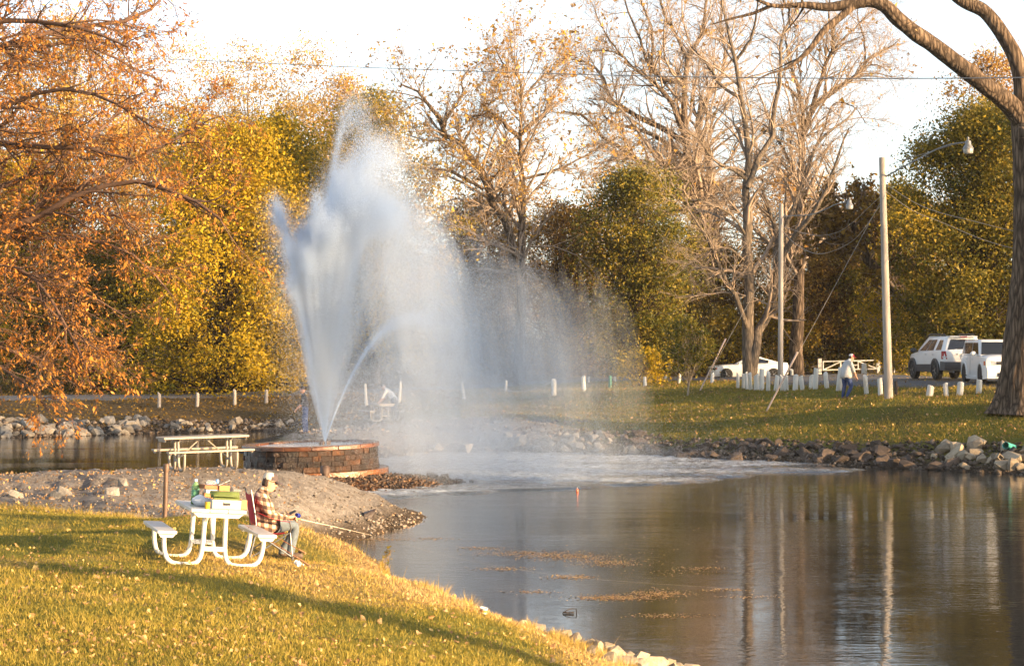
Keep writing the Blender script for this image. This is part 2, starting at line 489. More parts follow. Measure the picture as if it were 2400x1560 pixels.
def gz(x, y, detail=True):
    """ground height"""
    x = np.atleast_1d(np.asarray(x, float)); y = np.atleast_1d(np.asarray(y, float))
    sh = x.shape
    x, y = x.ravel(), y.ravel()
    out = np.empty(len(x))
    for i in range(0, len(x), 20000):
        q = np.stack([x[i:i + 20000], y[i:i + 20000]], 1)
        D = np.linalg.norm(q[:, None] - CP[None, :, :2], axis=2)
        out[i:i + 20000] = D @ _RW[:-3] + _RW[-3] + q @ _RW[-2:]
    if detail:
        out = out + (fbm(x * 0.9, y * 0.9, 4) - 0.5) * 0.10 + (fbm(x * 3.1 + 40, y * 3.1, 3) - 0.5) * 0.035
        gr = gravel_mask(x, y)
        rill = np.abs(fbm(x * 0.55 + 9, y * 0.55, 4) - 0.5)
        out = out - gr * smoothstep(-rill, -0.06, 0.0) * 0.07 + gr * (fbm(x * 2.2, y * 2.2 + 7, 4) - 0.5) * 0.12
    return out.reshape(sh)

def _px(x, y): return x / np.maximum(y, 1) * F + PXC
def gravel_mask(x, y):
    """bare gravel of the spit, the basin island and the far point"""
    p = _px(x, y)
    w = (fbm(x * 0.8, y * 0.8, 3) - 0.5) * 3.0
    lo = np.interp(p, [-2000, 0, 200, 385, 500, 600, 700, 760], [42, 41.2, 40.2, 38.6, 38.2, 37.4, 37.2, 37.0])
    a = smoothstep(y + w * 0.4, lo - 0.5, lo + 0.6) * (1 - smoothstep(y, 72, 74)) * (1 - smoothstep(p, 1150, 1200))
    b = smoothstep(y, 74, 76) * (1 - smoothstep(y + w, 88.5, 91)) * smoothstep(p, 640, 690) * (1 - smoothstep(p + w * 25, 1290, 1400))
    return np.clip(a + b, 0, 1)

def gzs(x, y):
    return float(gz(x, y)[0])

_px_cols = np.concatenate([np.linspace(-6000, -2500, 10)[:-1], np.linspace(-2500, -120, 40)[:-1], np.arange(-120, 2521, 9.0), np.linspace(2520, 5500, 40)[1:], np.linspace(5500, 8400, 8)[1:]])
_rows = np.concatenate([np.linspace(2.0, 17, 24)[:-1], np.exp(np.arange(math.log(17), math.log(150), 0.0098)), np.exp(np.linspace(math.log(150), math.log(640), 30))[1:]])
_PX, _D = np.meshgrid(_px_cols, _rows)
_GX, _GY = (_PX - PXC) / F * _D, _D
_GZ = gz(_GX, _GY)
_nr, _nc = _PX.shape
_idx = np.arange(_nr * _nc).reshape(_nr, _nc)
_faces = np.stack([_idx[:-1, :-1], _idx[:-1, 1:], _idx[1:, 1:], _idx[1:, :-1]], -1).reshape(-1, 4)
_x, _y, _z, _p = _GX.ravel(), _GY.ravel(), _GZ.ravel(), _PX.ravel()
_nz = fbm(_x * 0.5 + 5, _y * 0.5, 4)
m_gravel = gravel_mask(_x, _y)
_near = 1 - smoothstep(_y, 40, 44)
# straw-dry grass along the edge of the near bank and around the table
_edge = np.interp(_p, [0, 600, 700, 760, 900, 1000, 1150, 1250, 1330, 1500, 1640], [60, 60, 35.5, 34.5, 32, 30, 28.5, 27.5, 26.6, 25.5, 24])
m_dry = _near * np.clip(smoothstep(_y + (_nz - 0.5) * 5, _edge - 3.4, _edge - 0.8) + 0.9 * np.exp(-(((_p - 600) / 170) ** 2 + ((_y - 28.6) / 1.6) ** 2)) + smoothstep(_nz, 0.56, 0.75) * 0.6, 0, 1)
# bare, leaf-covered earth of the left bank and beyond the road
m_dirt = np.clip((1 - _near) * (smoothstep(-_p, -1120, -820) * smoothstep(_y, 84, 90) + smoothstep(_y, 128, 140)), 0, 1)
m_dirt = np.clip(m_dirt + (1 - _near) * 0.5 * smoothstep(_nz, 0.5, 0.75), 0, 1)
# stony, wet foot of the banks
m_wet = np.clip(1 - smoothstep(_z + (_nz - 0.5) * 0.3, 0.10, 0.55), 0, 1) * np.where(_near > 0.5, 0.6, 1)
rust = np.exp(-(((_p - 760) / 260) ** 2)) * smoothstep(_y, 60, 62) * (1 - smoothstep(_y, 71, 73))
ground_me = np_mesh('ground', np.stack([_x, _y, _z], 1), _faces, {'gravel': m_gravel, 'dry': m_dry, 'dirt': m_dirt, 'wet': m_wet, 'rust': rust})

def ground_material():
    m, n, l, p = _mat('ground_soil_and_turf')
    mp = _coords(n, l)
    def attr(a):
        q = n.new('ShaderNodeAttribute'); q.attribute_name = a
        return q.outputs['Fac']
    def mix(fac, a, b):
        x = n.new('ShaderNodeMixRGB')
        l.new(fac, x.inputs[0]); l.new(a, x.inputs[1]); l.new(b, x.inputs[2])
        return x.outputs[0]
    def ncol(scale, stops, det=6):
        t = _noise(n, l, mp, scale, det, 0.7)
        r = _ramp(n, stops)
        l.new(t.outputs['Fac'], r.inputs[0])
        return r.outputs[0]
    turf = ncol(2.2, [(0.28, (0.075, 0.085, 0.018)), (0.5, (0.14, 0.14, 0.026)), (0.72, (0.24, 0.20, 0.05))])
    dry = ncol(6, [(0.3, (0.16, 0.10, 0.045)), (0.5, (0.30, 0.20, 0.085)), (0.7, (0.42, 0.30, 0.14))])
    dirt = ncol(5, [(0.3, (0.045, 0.03, 0.016)), (0.5, (0.10, 0.07, 0.034)), (0.62, (0.15, 0.105, 0.045)), (0.75, (0.30, 0.20, 0.07))])
    grav = ncol(3.5, [(0.28, (0.15, 0.12, 0.09)), (0.45, (0.225, 0.205, 0.183)), (0.62, (0.295, 0.277, 0.255)), (0.78, (0.385, 0.367, 0.345))])
    pebv = n.new('ShaderNodeTexVoronoi'); pebv.inputs['Scale'].default_value = 16
    l.new(mp.outputs[0], pebv.inputs['Vector'])
    pr = _ramp(n, [(0.0, (0.55, 0.5, 0.45)), (1.0, (1.15, 1.1, 1.05))])
    l.new(pebv.outputs['Color'], pr.inputs[0])
    mm = n.new('ShaderNodeMixRGB'); mm.blend_type = 'MULTIPLY'; mm.inputs[0].default_value = 0.6
    l.new(grav, mm.inputs[1]); l.new(pr.outputs[0], mm.inputs[2])
    wet = ncol(4, [(0.3, (0.03, 0.022, 0.016)), (0.55, (0.075, 0.055, 0.038)), (0.8, (0.13, 0.10, 0.07))])
    rustc = ncol(3, [(0.3, (0.05, 0.022, 0.012)), (0.6, (0.14, 0.055, 0.022)), (0.8, (0.24, 0.10, 0.03))])
    c = mix(attr('dry'), turf, dry)
    c = mix(attr('dirt'), c, dirt)
    c = mix(attr('gravel'), c, mm.outputs[0])
    c = mix(attr('wet'), c, wet)
    c = mix(attr('rust'), c, rustc)
    l.new(c, p.inputs['Base Color'])
    p.inputs['Roughness'].default_value = 0.95
    p.inputs['Specular IOR Level'].default_value = 0.1
    t1 = _noise(n, l, mp, 14, 6, 0.7)
    b1 = _bump(n, l, t1.outputs['Fac'], 0.06)
    b2 = _bump(n, l, pebv.outputs['Distance'], 0.03, 0.7, b1.outputs[0])
    l.new(b2.outputs[0], p.inputs['Normal'])
    return m
ground = link('ground', ground_me, ground_material(), smooth=180)
tag(ground, kind='structure')

# ------------------------------------------------------------------ water
FX, FY = xat(762, 67.0), 67.0          # the nozzle
def water_material():
    m, n, l, p = _mat('pond_water')
    tc = n.new('ShaderNodeTexCoord')
    def mapped(s):
        mp = n.new('ShaderNodeMapping'); mp.inputs['Scale'].default_value = s
        l.new(tc.outputs['Object'], mp.inputs['Vector'])
        return mp
    fine = _noise(n, l, mapped((1.0, 2.6, 1)), 2.6, 3, 0.5)
    broad = _noise(n, l, mapped((0.35, 1.0, 1)), 0.8, 2, 0.5)
    chop = _noise(n, l, mapped((1.0, 1.3, 1)), 5.5, 4, 0.6)
    gust = _noise(n, l, mapped((0.06, 0.16, 1)), 1.0, 3, 0.5)
    # where the spray comes down the surface is broken up
    sp = n.new('ShaderNodeSeparateXYZ'); l.new(tc.outputs['Object'], sp.inputs[0])
    def math_(op, a, b=None, c=None):
        q = n.new('ShaderNodeMath'); q.operation = op
        for i, v in enumerate((a, b, c)):
            if v is None: continue
            if isinstance(v, (int, float)): q.inputs[i].default_value = v
            else: l.new(v, q.inputs[i])
        return q.outputs[0]
    dx = math_('MULTIPLY', math_('SUBTRACT', sp.outputs[0], FX + 7.5), 1 / 11.5)
    dy = math_('MULTIPLY', math_('SUBTRACT', sp.outputs[1], FY + 7.0), 1 / 10.5)
    r2 = math_('ADD', math_('MULTIPLY', dx, dx), math_('MULTIPLY', dy, dy))
    r2 = math_('ADD', r2, math_('MULTIPLY', math_('SUBTRACT', gust.outputs['Fac'], 0.5), 0.5))
    mr = n.new('ShaderNodeMapRange'); mr.interpolation_type = 'SMOOTHSTEP'
    l.new(r2, mr.inputs[0])
    mr.inputs[1].default_value = 0.75; mr.inputs[2].default_value = 1.05
    mr.inputs[3].default_value = 1.0; mr.inputs[4].default_value = 0.0
    h = math_('ADD', math_('MULTIPLY', fine.outputs['Fac'], 0.0075), math_('MULTIPLY', broad.outputs['Fac'], 0.012))
    gr = _ramp(n, [(0.42, (0.35,) * 3), (0.62, (1.0,) * 3)])
    l.new(gust.outputs['Fac'], gr.inputs[0])
    h = math_('MULTIPLY', h, gr.outputs[0])
    h = math_('ADD', h, math_('MULTIPLY', math_('MULTIPLY', chop.outputs['Fac'], 0.003), mr.outputs[0]))
    b = _bump(n, l, h, 1.0)
    l.new(b.outputs[0], p.inputs['Normal'])
    p.inputs['Base Color'].default_value = (0.020, 0.023, 0.023, 1)
    p.inputs['Roughness'].default_value = 0.03
    p.inputs['IOR'].default_value = 1.333
    return m
water_me = np_mesh('water', np.array([(-90, 3, 0), (70, 3, 0), (70, 112, 0), (-90, 112, 0)], float), np.array([[0, 1, 2, 3]]))
water = link('water', water_me, water_material())
tag(water, kind='structure')

# broken water under the spray: real ripples, pale foam doubling as painted sky reflection
def churned_material():
    m, n, l, p = _mat('splashed_water')
    mp = _coords(n, l, (1.0, 1.6, 1))
    t = _noise(n, l, mp, 4.5, 5, 0.7)
    a = n.new('ShaderNodeAttribute'); a.attribute_name = 'broken'
    r = _ramp(n, [(0.36, (0.06,) * 3), (0.64, (0.66,) * 3)])
    l.new(t.outputs['Fac'], r.inputs[0])
    mu = n.new('ShaderNodeMath'); mu.operation = 'MULTIPLY'
    l.new(a.outputs['Fac'], mu.inputs[0]); l.new(r.outputs[0], mu.inputs[1])
    p.inputs['Base Color'].default_value = (0.020, 0.023, 0.023, 1)
    p.inputs['Roughness'].default_value = 0.05
    p.inputs['IOR'].default_value = 1.333
    d = n.new('ShaderNodeBsdfDiffuse'); d.inputs['Color'].default_value = (0.60, 0.66, 0.72, 1)
    mx = n.new('ShaderNodeMixShader')
    l.new(mu.outputs[0], mx.inputs[0]); l.new(p.outputs[0], mx.inputs[1]); l.new(d.outputs[0], mx.inputs[2])
    l.new(mx.outputs[0], n['Material Output'].inputs['Surface'])
    return m
def ripples():
    x = np.arange(-6.0, 15.0, 0.16); y = np.arange(58.5, 86.0, 0.07)
    X, Y = np.meshgrid(x, y)
    g = np.random.default_rng(14)
    Z = np.zeros_like(X)
    for k in range(26):
        a = g.uniform(0, 2 * np.pi); lam = g.uniform(0.35, 1.1); amp = 0.017 * lam
        ph = g.uniform(0, 6.28)
        Z += amp * np.sin((X * np.cos(a) + Y * np.sin(a)) * 2 * np.pi / lam + ph + 2.0 * vnoise(X * 0.4 + k, Y * 0.4))
    Z *= 0.42
    f = (Y - 61.0) - 0.85 * (X + 3.8) + (fbm(X * 0.22, Y * 0.5, 3) - 0.5) * 4.0
    m = smoothstep(f, -0.6, 0.8) * (1 - smoothstep(X + 0.15 * (Y - 76) + (fbm(X * 0.2 + 5, Y * 0.5, 3) - 0.5) * 4, 9.0, 12.5))
    gust = 0.35 + 0.65 * smoothstep(fbm(X * 0.10 + 3, Y * 0.45 + 8, 3), 0.36, 0.58)
    Z = Z * m * gust + 0.055 * smoothstep(m, 0.0, 0.35) - 0.006
    idx = np.arange(X.size).reshape(X.shape)
    Fq = np.stack([idx[:-1, :-1], idx[:-1, 1:], idx[1:, 1:], idx[1:, :-1]], -1).reshape(-1, 4)
    keep = (m.ravel()[Fq] > 0).any(1)
    o = link('water_ripples', np_mesh('water_ripples', np.stack([X.ravel(), Y.ravel(), Z.ravel()], 1), Fq[keep], {'broken': (m * gust).ravel()}), churned_material(), smooth=180)
    tag(o, kind='structure')
ripples()

# ------------------------------------------------------------------ roads
def road(name, pts, widths, mat, n=90):
    P = np.array(pts, float)
    t = np.concatenate([[0], np.cumsum(np.linalg.norm(np.diff(P, axis=0), axis=1))])
    s = np.linspace(0, t[-1], n)
    X, Y = np.interp(s, t, P[:, 0]), np.interp(s, t, P[:, 1])
    k = np.ones(9) / 9
    X = np.convolve(np.pad(X, 4, 'edge'), k, 'valid'); Y = np.convolve(np.pad(Y, 4, 'edge'), k, 'valid')
    Wd = np.interp(s, t, widths)
    tx, ty = np.gradient(X), np.gradient(Y)
    L = np.hypot(tx, ty); nx, ny = -ty / L, tx / L
    m = 7
    u = np.linspace(-0.5, 0.5, m)
    GX = X[:, None] + nx[:, None] * Wd[:, None] * u; GY = Y[:, None] + ny[:, None] * Wd[:, None] * u
    GZ = gz(GX, GY, False) + 0.09 - 0.14 * (np.abs(u) > 0.45)[None, :]
    idx = np.arange(n * m).reshape(n, m)
    fc = np.stack([idx[:-1, :-1], idx[1:, :-1], idx[1:, 1:], idx[:-1, 1:]], -1).reshape(-1, 4)
    o = link(name, np_mesh(name, np.stack([GX.ravel(), GY.ravel(), GZ.ravel()], 1), fc), mat, smooth=180)
    return tag(o, kind='structure')
park_road = road('park_road', [(xat(-900, 117), 117), (xat(0, 119), 119), (xat(370, 121), 121), (xat(690, 123), 123), (xat(1000, 127), 127), (xat(1300, 129), 129), (xat(1600, 128), 128), (xat(1800, 118), 118), (xat(1950, 104), 104), (xat(2100, 97), 97), (xat(2300, 91.5), 91.5), (xat(2700, 85), 85), (xat(3400, 76), 76)],
     [7, 7, 7, 7, 6, 6, 6, 7, 9, 8.5, 8, 8, 8], ROAD, 160)
side_road = road('side_road', [(xat(1300, 141), 141), (xat(1600, 144.5), 144.5), (xat(1760, 144.5), 144.5), (xat(2000, 141.5), 141.5)], [4, 5, 5, 4], ROAD_OLD, 60)
# ------------------------------------------------------------------ trees
def tubes(P, R, n):
    """many tapered tubes at once: P (B,K,3), R (B,K)"""
    B, K, _ = P.shape
    T = np.gradient(P, axis=1)
    T /= np.linalg.norm(T, axis=2, keepdims=True) + 1e-9
    main = P[:, -1] - P[:, 0]
    ref = np.where((np.abs(main[:, 2:3]) > 0.7 * np.linalg.norm(main, axis=1, keepdims=True)), np.array([[1.0, 0.15, 0]]), np.array([[0.1, 0.1, 1.0]]))
    U = np.cross(T, ref[:, None, :]); U /= np.linalg.norm(U, axis=2, keepdims=True) + 1e-9
    Vv = np.cross(T, U)
    a = np.arange(n) * 2 * np.pi / n
    V = P[:, :, None, :] + R[:, :, None, None] * (np.cos(a)[None, None, :, None] * U[:, :, None, :] + np.sin(a)[None, None, :, None] * Vv[:, :, None, :])
    idx = np.arange(B * K * n).reshape(B, K, n)
    r = np.roll(idx, -1, axis=2)
    Fq = np.stack([idx[:, :-1], r[:, :-1], r[:, 1:], idx[:, 1:]], -1).reshape(-1, 4)
    return V.reshape(-1, 3), Fq

class Bag:
    def __init__(s): s.V, s.F, s.n = [], [], 0
    def add(s, V, Fq):
        s.V.append(V); s.F.append(Fq + s.n); s.n += len(V)
    def mesh(s, name): return np_mesh(name, np.concatenate(s.V), np.concatenate(s.F))

def resample(pts, rad, K):
    """smooth polyline through pts with K points; returns (K,3),(K,)"""
    P = np.array([tuple(p) for p in pts], float)
    if len(P) == 2: P = np.stack([P[0], (P[0] + P[1]) / 2, P[1]])
    t = np.concatenate([[0], np.cumsum(np.linalg.norm(np.diff(P, axis=0), axis=1))]); t /= t[-1]
    s = np.linspace(0, 1, K)
    i = np.clip(np.searchsorted(t, s, side='right') - 1, 0, len(P) - 2)
    T = np.gradient(P, t, axis=0)
    h = (t[i + 1] - t[i])[:, None]; u = ((s - t[i]) / (t[i + 1] - t[i]))[:, None]
    Q = (2 * u**3 - 3 * u**2 + 1) * P[i] + (u**3 - 2 * u**2 + u) * h * T[i] + (-2 * u**3 + 3 * u**2) * P[i + 1] + (u**3 - u**2) * h * T[i + 1]
    if np.ndim(rad) == 0: rad = (rad, rad * 0.35)
    Rr = np.interp(s, np.linspace(0, 1, len(rad)), rad)
    return Q, Rr

def unit(v): return v / (np.linalg.norm(v, axis=-1, keepdims=True) + 1e-9)

def sprout(P, R, count, t0, t1, length, ang, up, K, g, rr=0.55, rmin=0.006, curl=0.25, taper=0.3, lensd=0.3, side=0.0):
    """children of the branches P,R (B,K,3). count = per branch (mean); length = (base length, weight of parent length)"""
    B, K0, _ = P.shape
    plen = np.linalg.norm(np.diff(P, axis=1), axis=2).sum(1)
    cnt = g.poisson(count * (0.4 + 0.6 * plen / plen.mean())) if not np.isscalar(count) or count > 0 else np.zeros(B, int)
    b = np.repeat(np.arange(B), cnt)
    n = len(b)
    t = g.uniform(t0, t1, n)
    f = t * (K0 - 1); i = np.minimum(f.astype(int), K0 - 2); u = (f - i)[:, None]
    base = P[b, i] * (1 - u) + P[b, i + 1] * u
    rad = R[b, i] * (1 - u[:, 0]) + R[b, i + 1] * u[:, 0]
    tan = unit(P[b, i + 1] - P[b, i])
    rnd = unit(g.normal(size=(n, 3)))
    perp = unit(rnd - tan * (rnd * tan).sum(1, keepdims=True))
    a = np.radians(g.normal(ang[0], ang[1], n))[:, None]
    d = unit(tan * np.cos(a) + perp * np.sin(a) + np.array([0, 0, up]) * 0.6)
    L = (length[0] + length[1] * plen[b] * (1 - 0.55 * t)) * np.exp(g.normal(0, lensd, n))
    step = (L / (K - 1))[:, None]
    pts = [base]
    bend = unit(g.normal(size=(n, 3)))
    for k in range(1, K):
        d = unit(d + curl * (0.5 * bend + unit(g.normal(size=(n, 3)))) + np.array([0, 0, up]) * 0.18)
        pts.append(pts[-1] + d * step)
    Pn = np.stack(pts, 1)
    r0 = np.maximum(np.minimum(rad * rr, 0.06 * L + rmin), rmin)
    Rn = r0[:, None] * np.linspace(1, taper, K)[None]
    return Pn, np.maximum(Rn, rmin * 0.7)

def leaves(C, size, g, asp=0.55, flat=0.0, tint=None, dirs=None, jitter=0.35, kite=False):
    """leaf faces at the centres C: pointed three-cornered blades, or kites where they are seen close"""
    n = len(C)
    a = unit(g.normal(size=(n, 3))) if dirs is None else unit(dirs + 0.45 * g.normal(size=(n, 3)))
    nm = unit(g.normal(size=(n, 3)) + np.array([0, 0, flat]))
    b = unit(np.cross(nm, a))
    s = (size * np.exp(g.normal(0, jitter, n)))[:, None]
    if tint is None: tint = g.random(n)
    if kite:
        V = np.stack([C + a * s * 0.6, C + b * s * asp * 0.5 - a * s * 0.05, C - a * s * 0.5, C - b * s * asp * 0.5 - a * s * 0.05], 1)
    else:
        V = np.stack([C + a * s * 0.62, C - a * s * 0.38 + b * s * asp * 0.62, C - a * s * 0.38 - b * s * asp * 0.62], 1)
    k = V.shape[1]
    return V.reshape(-1, 3), np.arange(k * n).reshape(n, k), np.repeat(np.clip(tint, 0, 1), k)

def finish_tree(name, base, bag, LV, leaf_m, bark_m, label, cat='tree', group=None, parts=('trunk', 'crown'), twig=None, twig_m=None):
    base = np.array(base, float)
    root = empty(name, base)
    tag(root, label, cat, group)
    if bag is not None and bag.V:
        bag.V = [v - base for v in bag.V]
        link(parts[0], bag.mesh(parts[0]), bark_m, root, smooth=180)
    if twig is not None and twig.V:
        twig.V = [v - base for v in twig.V]
        link('twigs', twig.mesh('twigs'), twig_m or B_TWIG, root, smooth=180)
    if LV:
        V = np.concatenate([v[0] for v in LV]); T = np.concatenate([v[2] for v in LV])
        o = 0; Fs = []
        for v in LV:
            Fs.append(v[1] + o); o += len(v[0])
        link(parts[1], np_mesh(parts[1], V - base, np.concatenate(Fs), {'tint': T}), leaf_m, root)
    return root

def leafy(name, px, d, height, width, label, leaf_m, bark_m, seed, base_h=0.25, nclump=170, nleaf=85, leaf=0.26, clump=None, droop=0.3, trunk=0.28, top=1.0,
          depth=None, tint0=0.5, tspread=0.35, group=None, z=None, lean=0.0, asp=0.55, sparse=0.0, cat='tree', split=4, shape='oval', yoff=0.0):
    """a tree whose crown is built from leaf clumps carried by limbs"""
    g = np.random.default_rng(seed)
    if leaf > 0.19:
        leaf, nleaf = leaf * 0.66, nleaf * 1.8
    x0, y0 = xat(px, d), d
    z0 = gzs(x0, y0) - 0.1 if z is None else z
    depth = depth or width
    clump = clump or width * 0.10
    # clump centres through the crown's volume, most of them near its skin
    N = nclump
    th = g.uniform(0, 2 * np.pi, N); hz = g.uniform(0, 1, N) ** 0.9
    if shape == 'oval': prof = np.sqrt(np.clip(1 - (2 * hz - 0.85) ** 2 * 0.82, 0.03, 1))
    elif shape == 'weep': prof = np.clip(1.0 - 0.62 * hz ** 1.8, 0.1, 1)
    elif shape == 'vase': prof = 0.35 + 0.65 * np.sin(np.clip(hz, 0, 1) * np.pi * 0.62)
    else: prof = np.clip(0.55 + 0.6 * np.sin(hz * np.pi), 0.2, 1)
    lob = 1 + 0.22 * np.sin(th * 3 + g.uniform(0, 6) + hz * 5) + 0.12 * np.sin(th * 7 + g.uniform(0, 6) - hz * 9)
    rr = (g.uniform(0, 1, N) ** 0.45) * prof * lob
    cx = rr * np.cos(th) * width / 2; cy = rr * np.sin(th) * depth / 2
    cz = (base_h + (1 - base_h) * hz) * height * top
    C = np.stack([x0 + cx + lean * cz, y0 + cy, z0 + cz], 1)
    bag = Bag()
    # trunk
    tp = [(x0, y0, z0 - 0.3), (x0 + lean * height * 0.15 + g.normal(0, 0.1), y0, z0 + height * 0.18), (x0 + lean * height * 0.4 + g.normal(0, 0.3), y0 + g.normal(0, 0.3), z0 + height * 0.45), (x0 + lean * height * 0.8 + g.normal(0, 0.5), y0 + g.normal(0, 0.5), z0 + height * 0.86)]
    Q, Rr = resample(tp, (trunk * 1.25, trunk, trunk * 0.65, trunk * 0.15), 14)
    bag.add(*tubes(Q[None], Rr[None], 10))
    # limbs from trunk to every clump
    K = 6
    hsel = np.clip((cz / height - 0.12) * g.uniform(0.45, 0.85, N), base_h * 0.5, 0.85)
    f = hsel / 0.86 * 13
    i = np.clip(f.astype(int), 0, 12); u = (f - i)[:, None]
    S = Q[i] * (1 - u) + Q[i + 1] * u
    mid = S * 0.45 + C * 0.55 + np.stack([np.zeros(N), np.zeros(N), np.linalg.norm(C - S, axis=1) * 0.14], 1) + g.normal(0, 0.25, (N, 3))
    s = np.linspace(0, 1, K)[None, :, None]
    P = (1 - s) ** 2 * S[:, None] + 2 * s * (1 - s) * mid[:, None] + s ** 2 * C[:, None]
    Rb = np.clip(trunk * 0.20 * (1 - hsel), 0.02, 0.12)[:, None] * np.linspace(1, 0.25, K)[None]
    bag.add(*tubes(P, Rb, 3))
    tw = None
    if split:
        tw, twr = sprout(P, Rb, split, 0.5, 1.0, (clump * 1.1, 0.0), (50, 20), -0.1 * droop, 3, g, rmin=0.012)
        if len(tw): bag.add(*tubes(tw, twr, 3))
    # leaves
    b = np.repeat(np.arange(N), g.poisson(nleaf * np.exp(g.normal(0, 0.35, N))))
    off = g.normal(size=(len(b), 3)) * np.array([1, 1, 0.55]) * clump * (0.6 + 0.8 * g.random(N))[b][:, None]
    off[:, 2] -= droop * (off[:, 0] ** 2 + off[:, 1] ** 2) / clump * 0.5
    LC = C[b] + off
    if sparse:
        keep = g.random(len(LC)) > sparse
        LC, b = LC[keep], b[keep]
    tint = tint0 + tspread * (g.normal(0, 0.55, N)[b] + g.normal(0, 0.6, len(b)))
    lv = [leaves(LC, leaf, g, asp, 0.3, tint, jitter=0.22)]
    return finish_tree(name, (x0, y0, z0), bag, lv, leaf_m, bark_m, label, cat, group)

def drawn_tree(name, base, limbs, label, bark_m, seed, twigs, leaf_m=None, nleaf=0, leaf=0.2, extra_leaf=None, tint0=0.5, cat='tree', group=None, sides=12, leaf_dir=None, ltw=None, twig_m=None, rs=1.0):
    """a tree whose main limbs are given as polylines [(points, (radius...)), ...]; twigs = list of sprout() settings"""
    g = np.random.default_rng(seed)
    bag = Bag()
    K = 14
    Ps, Rs = [], []
    for pts, rad in limbs:
        Q, Rr = resample(pts, tuple(r * rs for r in rad), K)
        w = np.linspace(0, 1, K)[:, None]
        Q = Q + g.normal(0, 0.35, (K, 3)) * Rr[:, None] * np.array([1, 1, 0.6]) * np.minimum(1, 4 * w)
        Ps.append(Q); Rs.append(Rr)
    P, R = np.array(Ps), np.array(Rs)
    bag.add(*tubes(P, R, sides))
    lev = [(P, R)]
    twig = Bag()
    for tw in twigs:
        src = tw.pop('src', -1)
        P2, R2 = sprout(*lev[src], g=g, **tw)
        twig.add(*tubes(P2, R2, 4 if len(P2) < 900 else 3))
        lev.append((P2, R2))
    lv = []
    if leaf_m is not None and nleaf:
        Pt = lev[-1][0] if ltw is None else np.concatenate([lev[i][0][:, -4:] for i in ltw])
        nb, kb, _ = Pt.shape
        b = g.integers(0, nb, nleaf); t = g.uniform(0.15, 1.0, nleaf) * (kb - 1)
        i = np.minimum(t.astype(int), kb - 2); u = (t - i)[:, None]
        C = Pt[b, i] * (1 - u) + Pt[b, i + 1] * u + g.normal(0, leaf * 0.45, (nleaf, 3))
        dirs = unit(Pt[b, i + 1] - Pt[b, i]) * 0.8 + np.array([0, 0, -0.6]) if leaf_dir == 'hang' else None
        tint = tint0 + 0.22 * g.normal(size=nb)[b] + 0.2 * g.normal(size=nleaf)
        lv.append(leaves(C, leaf, g, 0.4 if leaf_dir == 'hang' else 0.6, 0.0, tint, dirs, kite=leaf_dir == 'hang'))
    return finish_tree(name, base, bag, lv, leaf_m, bark_m, label, cat, group, twig=twig, twig_m=twig_m)

def pix(pts, d, g, spread=0.0, end=0.0):
    """pixel polyline -> world points at distance d, running gently towards depth offset `end`"""
    n = len(pts)
    out = []
    for i, (x, y) in enumerate(pts):
        dd = d + end * (i / max(n - 1, 1)) ** 1.2 + spread * math.sin(i * 1.7 + x)
        out.append(at(x, y, dd))
    return out
# ------------------------------------------------------------------ the wood round the pond
g0 = np.random.default_rng(5)

# --- orange feathery tree reaching in from the left
D1 = 47.0
def lp(pts, end): return pix(pts, D1, g0, 0.15, end)
b1 = Vector((xat(-480, D1), D1, gzs(xat(-480, D1), D1) - 0.2))
tr = [b1, at(-470, 800, D1), at(-450, 450, D1), at(-430, 100, D1), at(-420, -300, D1)]
limbs = [(tr, (0.42, 0.36, 0.30, 0.22, 0.10))]
for pts, r, e in [
    ([(-450, 250), (-200, 130), (-60, 60), (60, 48), (150, 60), (230, 80), (300, 110)], 0.10, -2),
    ([(-450, 300), (-200, 180), (-60, 118), (40, 104), (100, 78), (200, 62), (290, 52), (350, 25), (390, -15)], 0.10, 1.5),
    ([(-450, 320), (-150, 260), (20, 150), (90, 110), (160, 100), (260, 130), (330, 170), (380, 190)], 0.08, 3),
    ([(-450, 480), (-200, 380), (-60, 335), (60, 342), (130, 346), (200, 346), (260, 362), (310, 372)], 0.11, -1.5),
    ([(-450, 700), (-150, 590), (40, 532), (90, 480), (150, 445), (250, 420), (320, 374), (370, 344), (420, 322), (480, 290)], 0.12, 1),
    ([(-450, 720), (-100, 560), (60, 520), (200, 448), (320, 425), (380, 440), (440, 465), (490, 490), (520, 515)], 0.11, -2.0),
    ([(-450, 600), (-120, 480), (50, 420), (160, 360), (240, 300), (300, 240), (330, 220)], 0.09, 2.5),
    ([(-450, 640), (-150, 600), (-20, 610), (60, 640), (130, 720), (170, 790), (195, 845)], 0.08, -2),
    ([(-450, 700), (-150, 680), (0, 690), (90, 700), (150, 760), (190, 830), (210, 870)], 0.07, 2),
    ([(-450, 760), (-150, 800), (-20, 850), (40, 885), (90, 930), (112, 962)], 0.08, -1),
    ([(-450, 760), (-120, 780), (20, 820), (90, 850), (140, 900), (150, 930)], 0.07, 1.5),
    ([(-450, 560), (-100, 520), (80, 560), (190, 560), (300, 590), (360, 640), (400, 690)], 0.08, 0.5),
    ([(-450, 400), (-150, 300), (0, 250), (120, 210), (220, 220), (300, 260), (360, 300)], 0.08, -3.0),
    ([(-450, 200), (-200, 40), (-50, -30), (80, -50), (180, -20), (260, 0)], 0.08, 2.0),
]:
    limbs.append((lp(pts, e), (r, r * 0.8, r * 0.5, r * 0.25)))
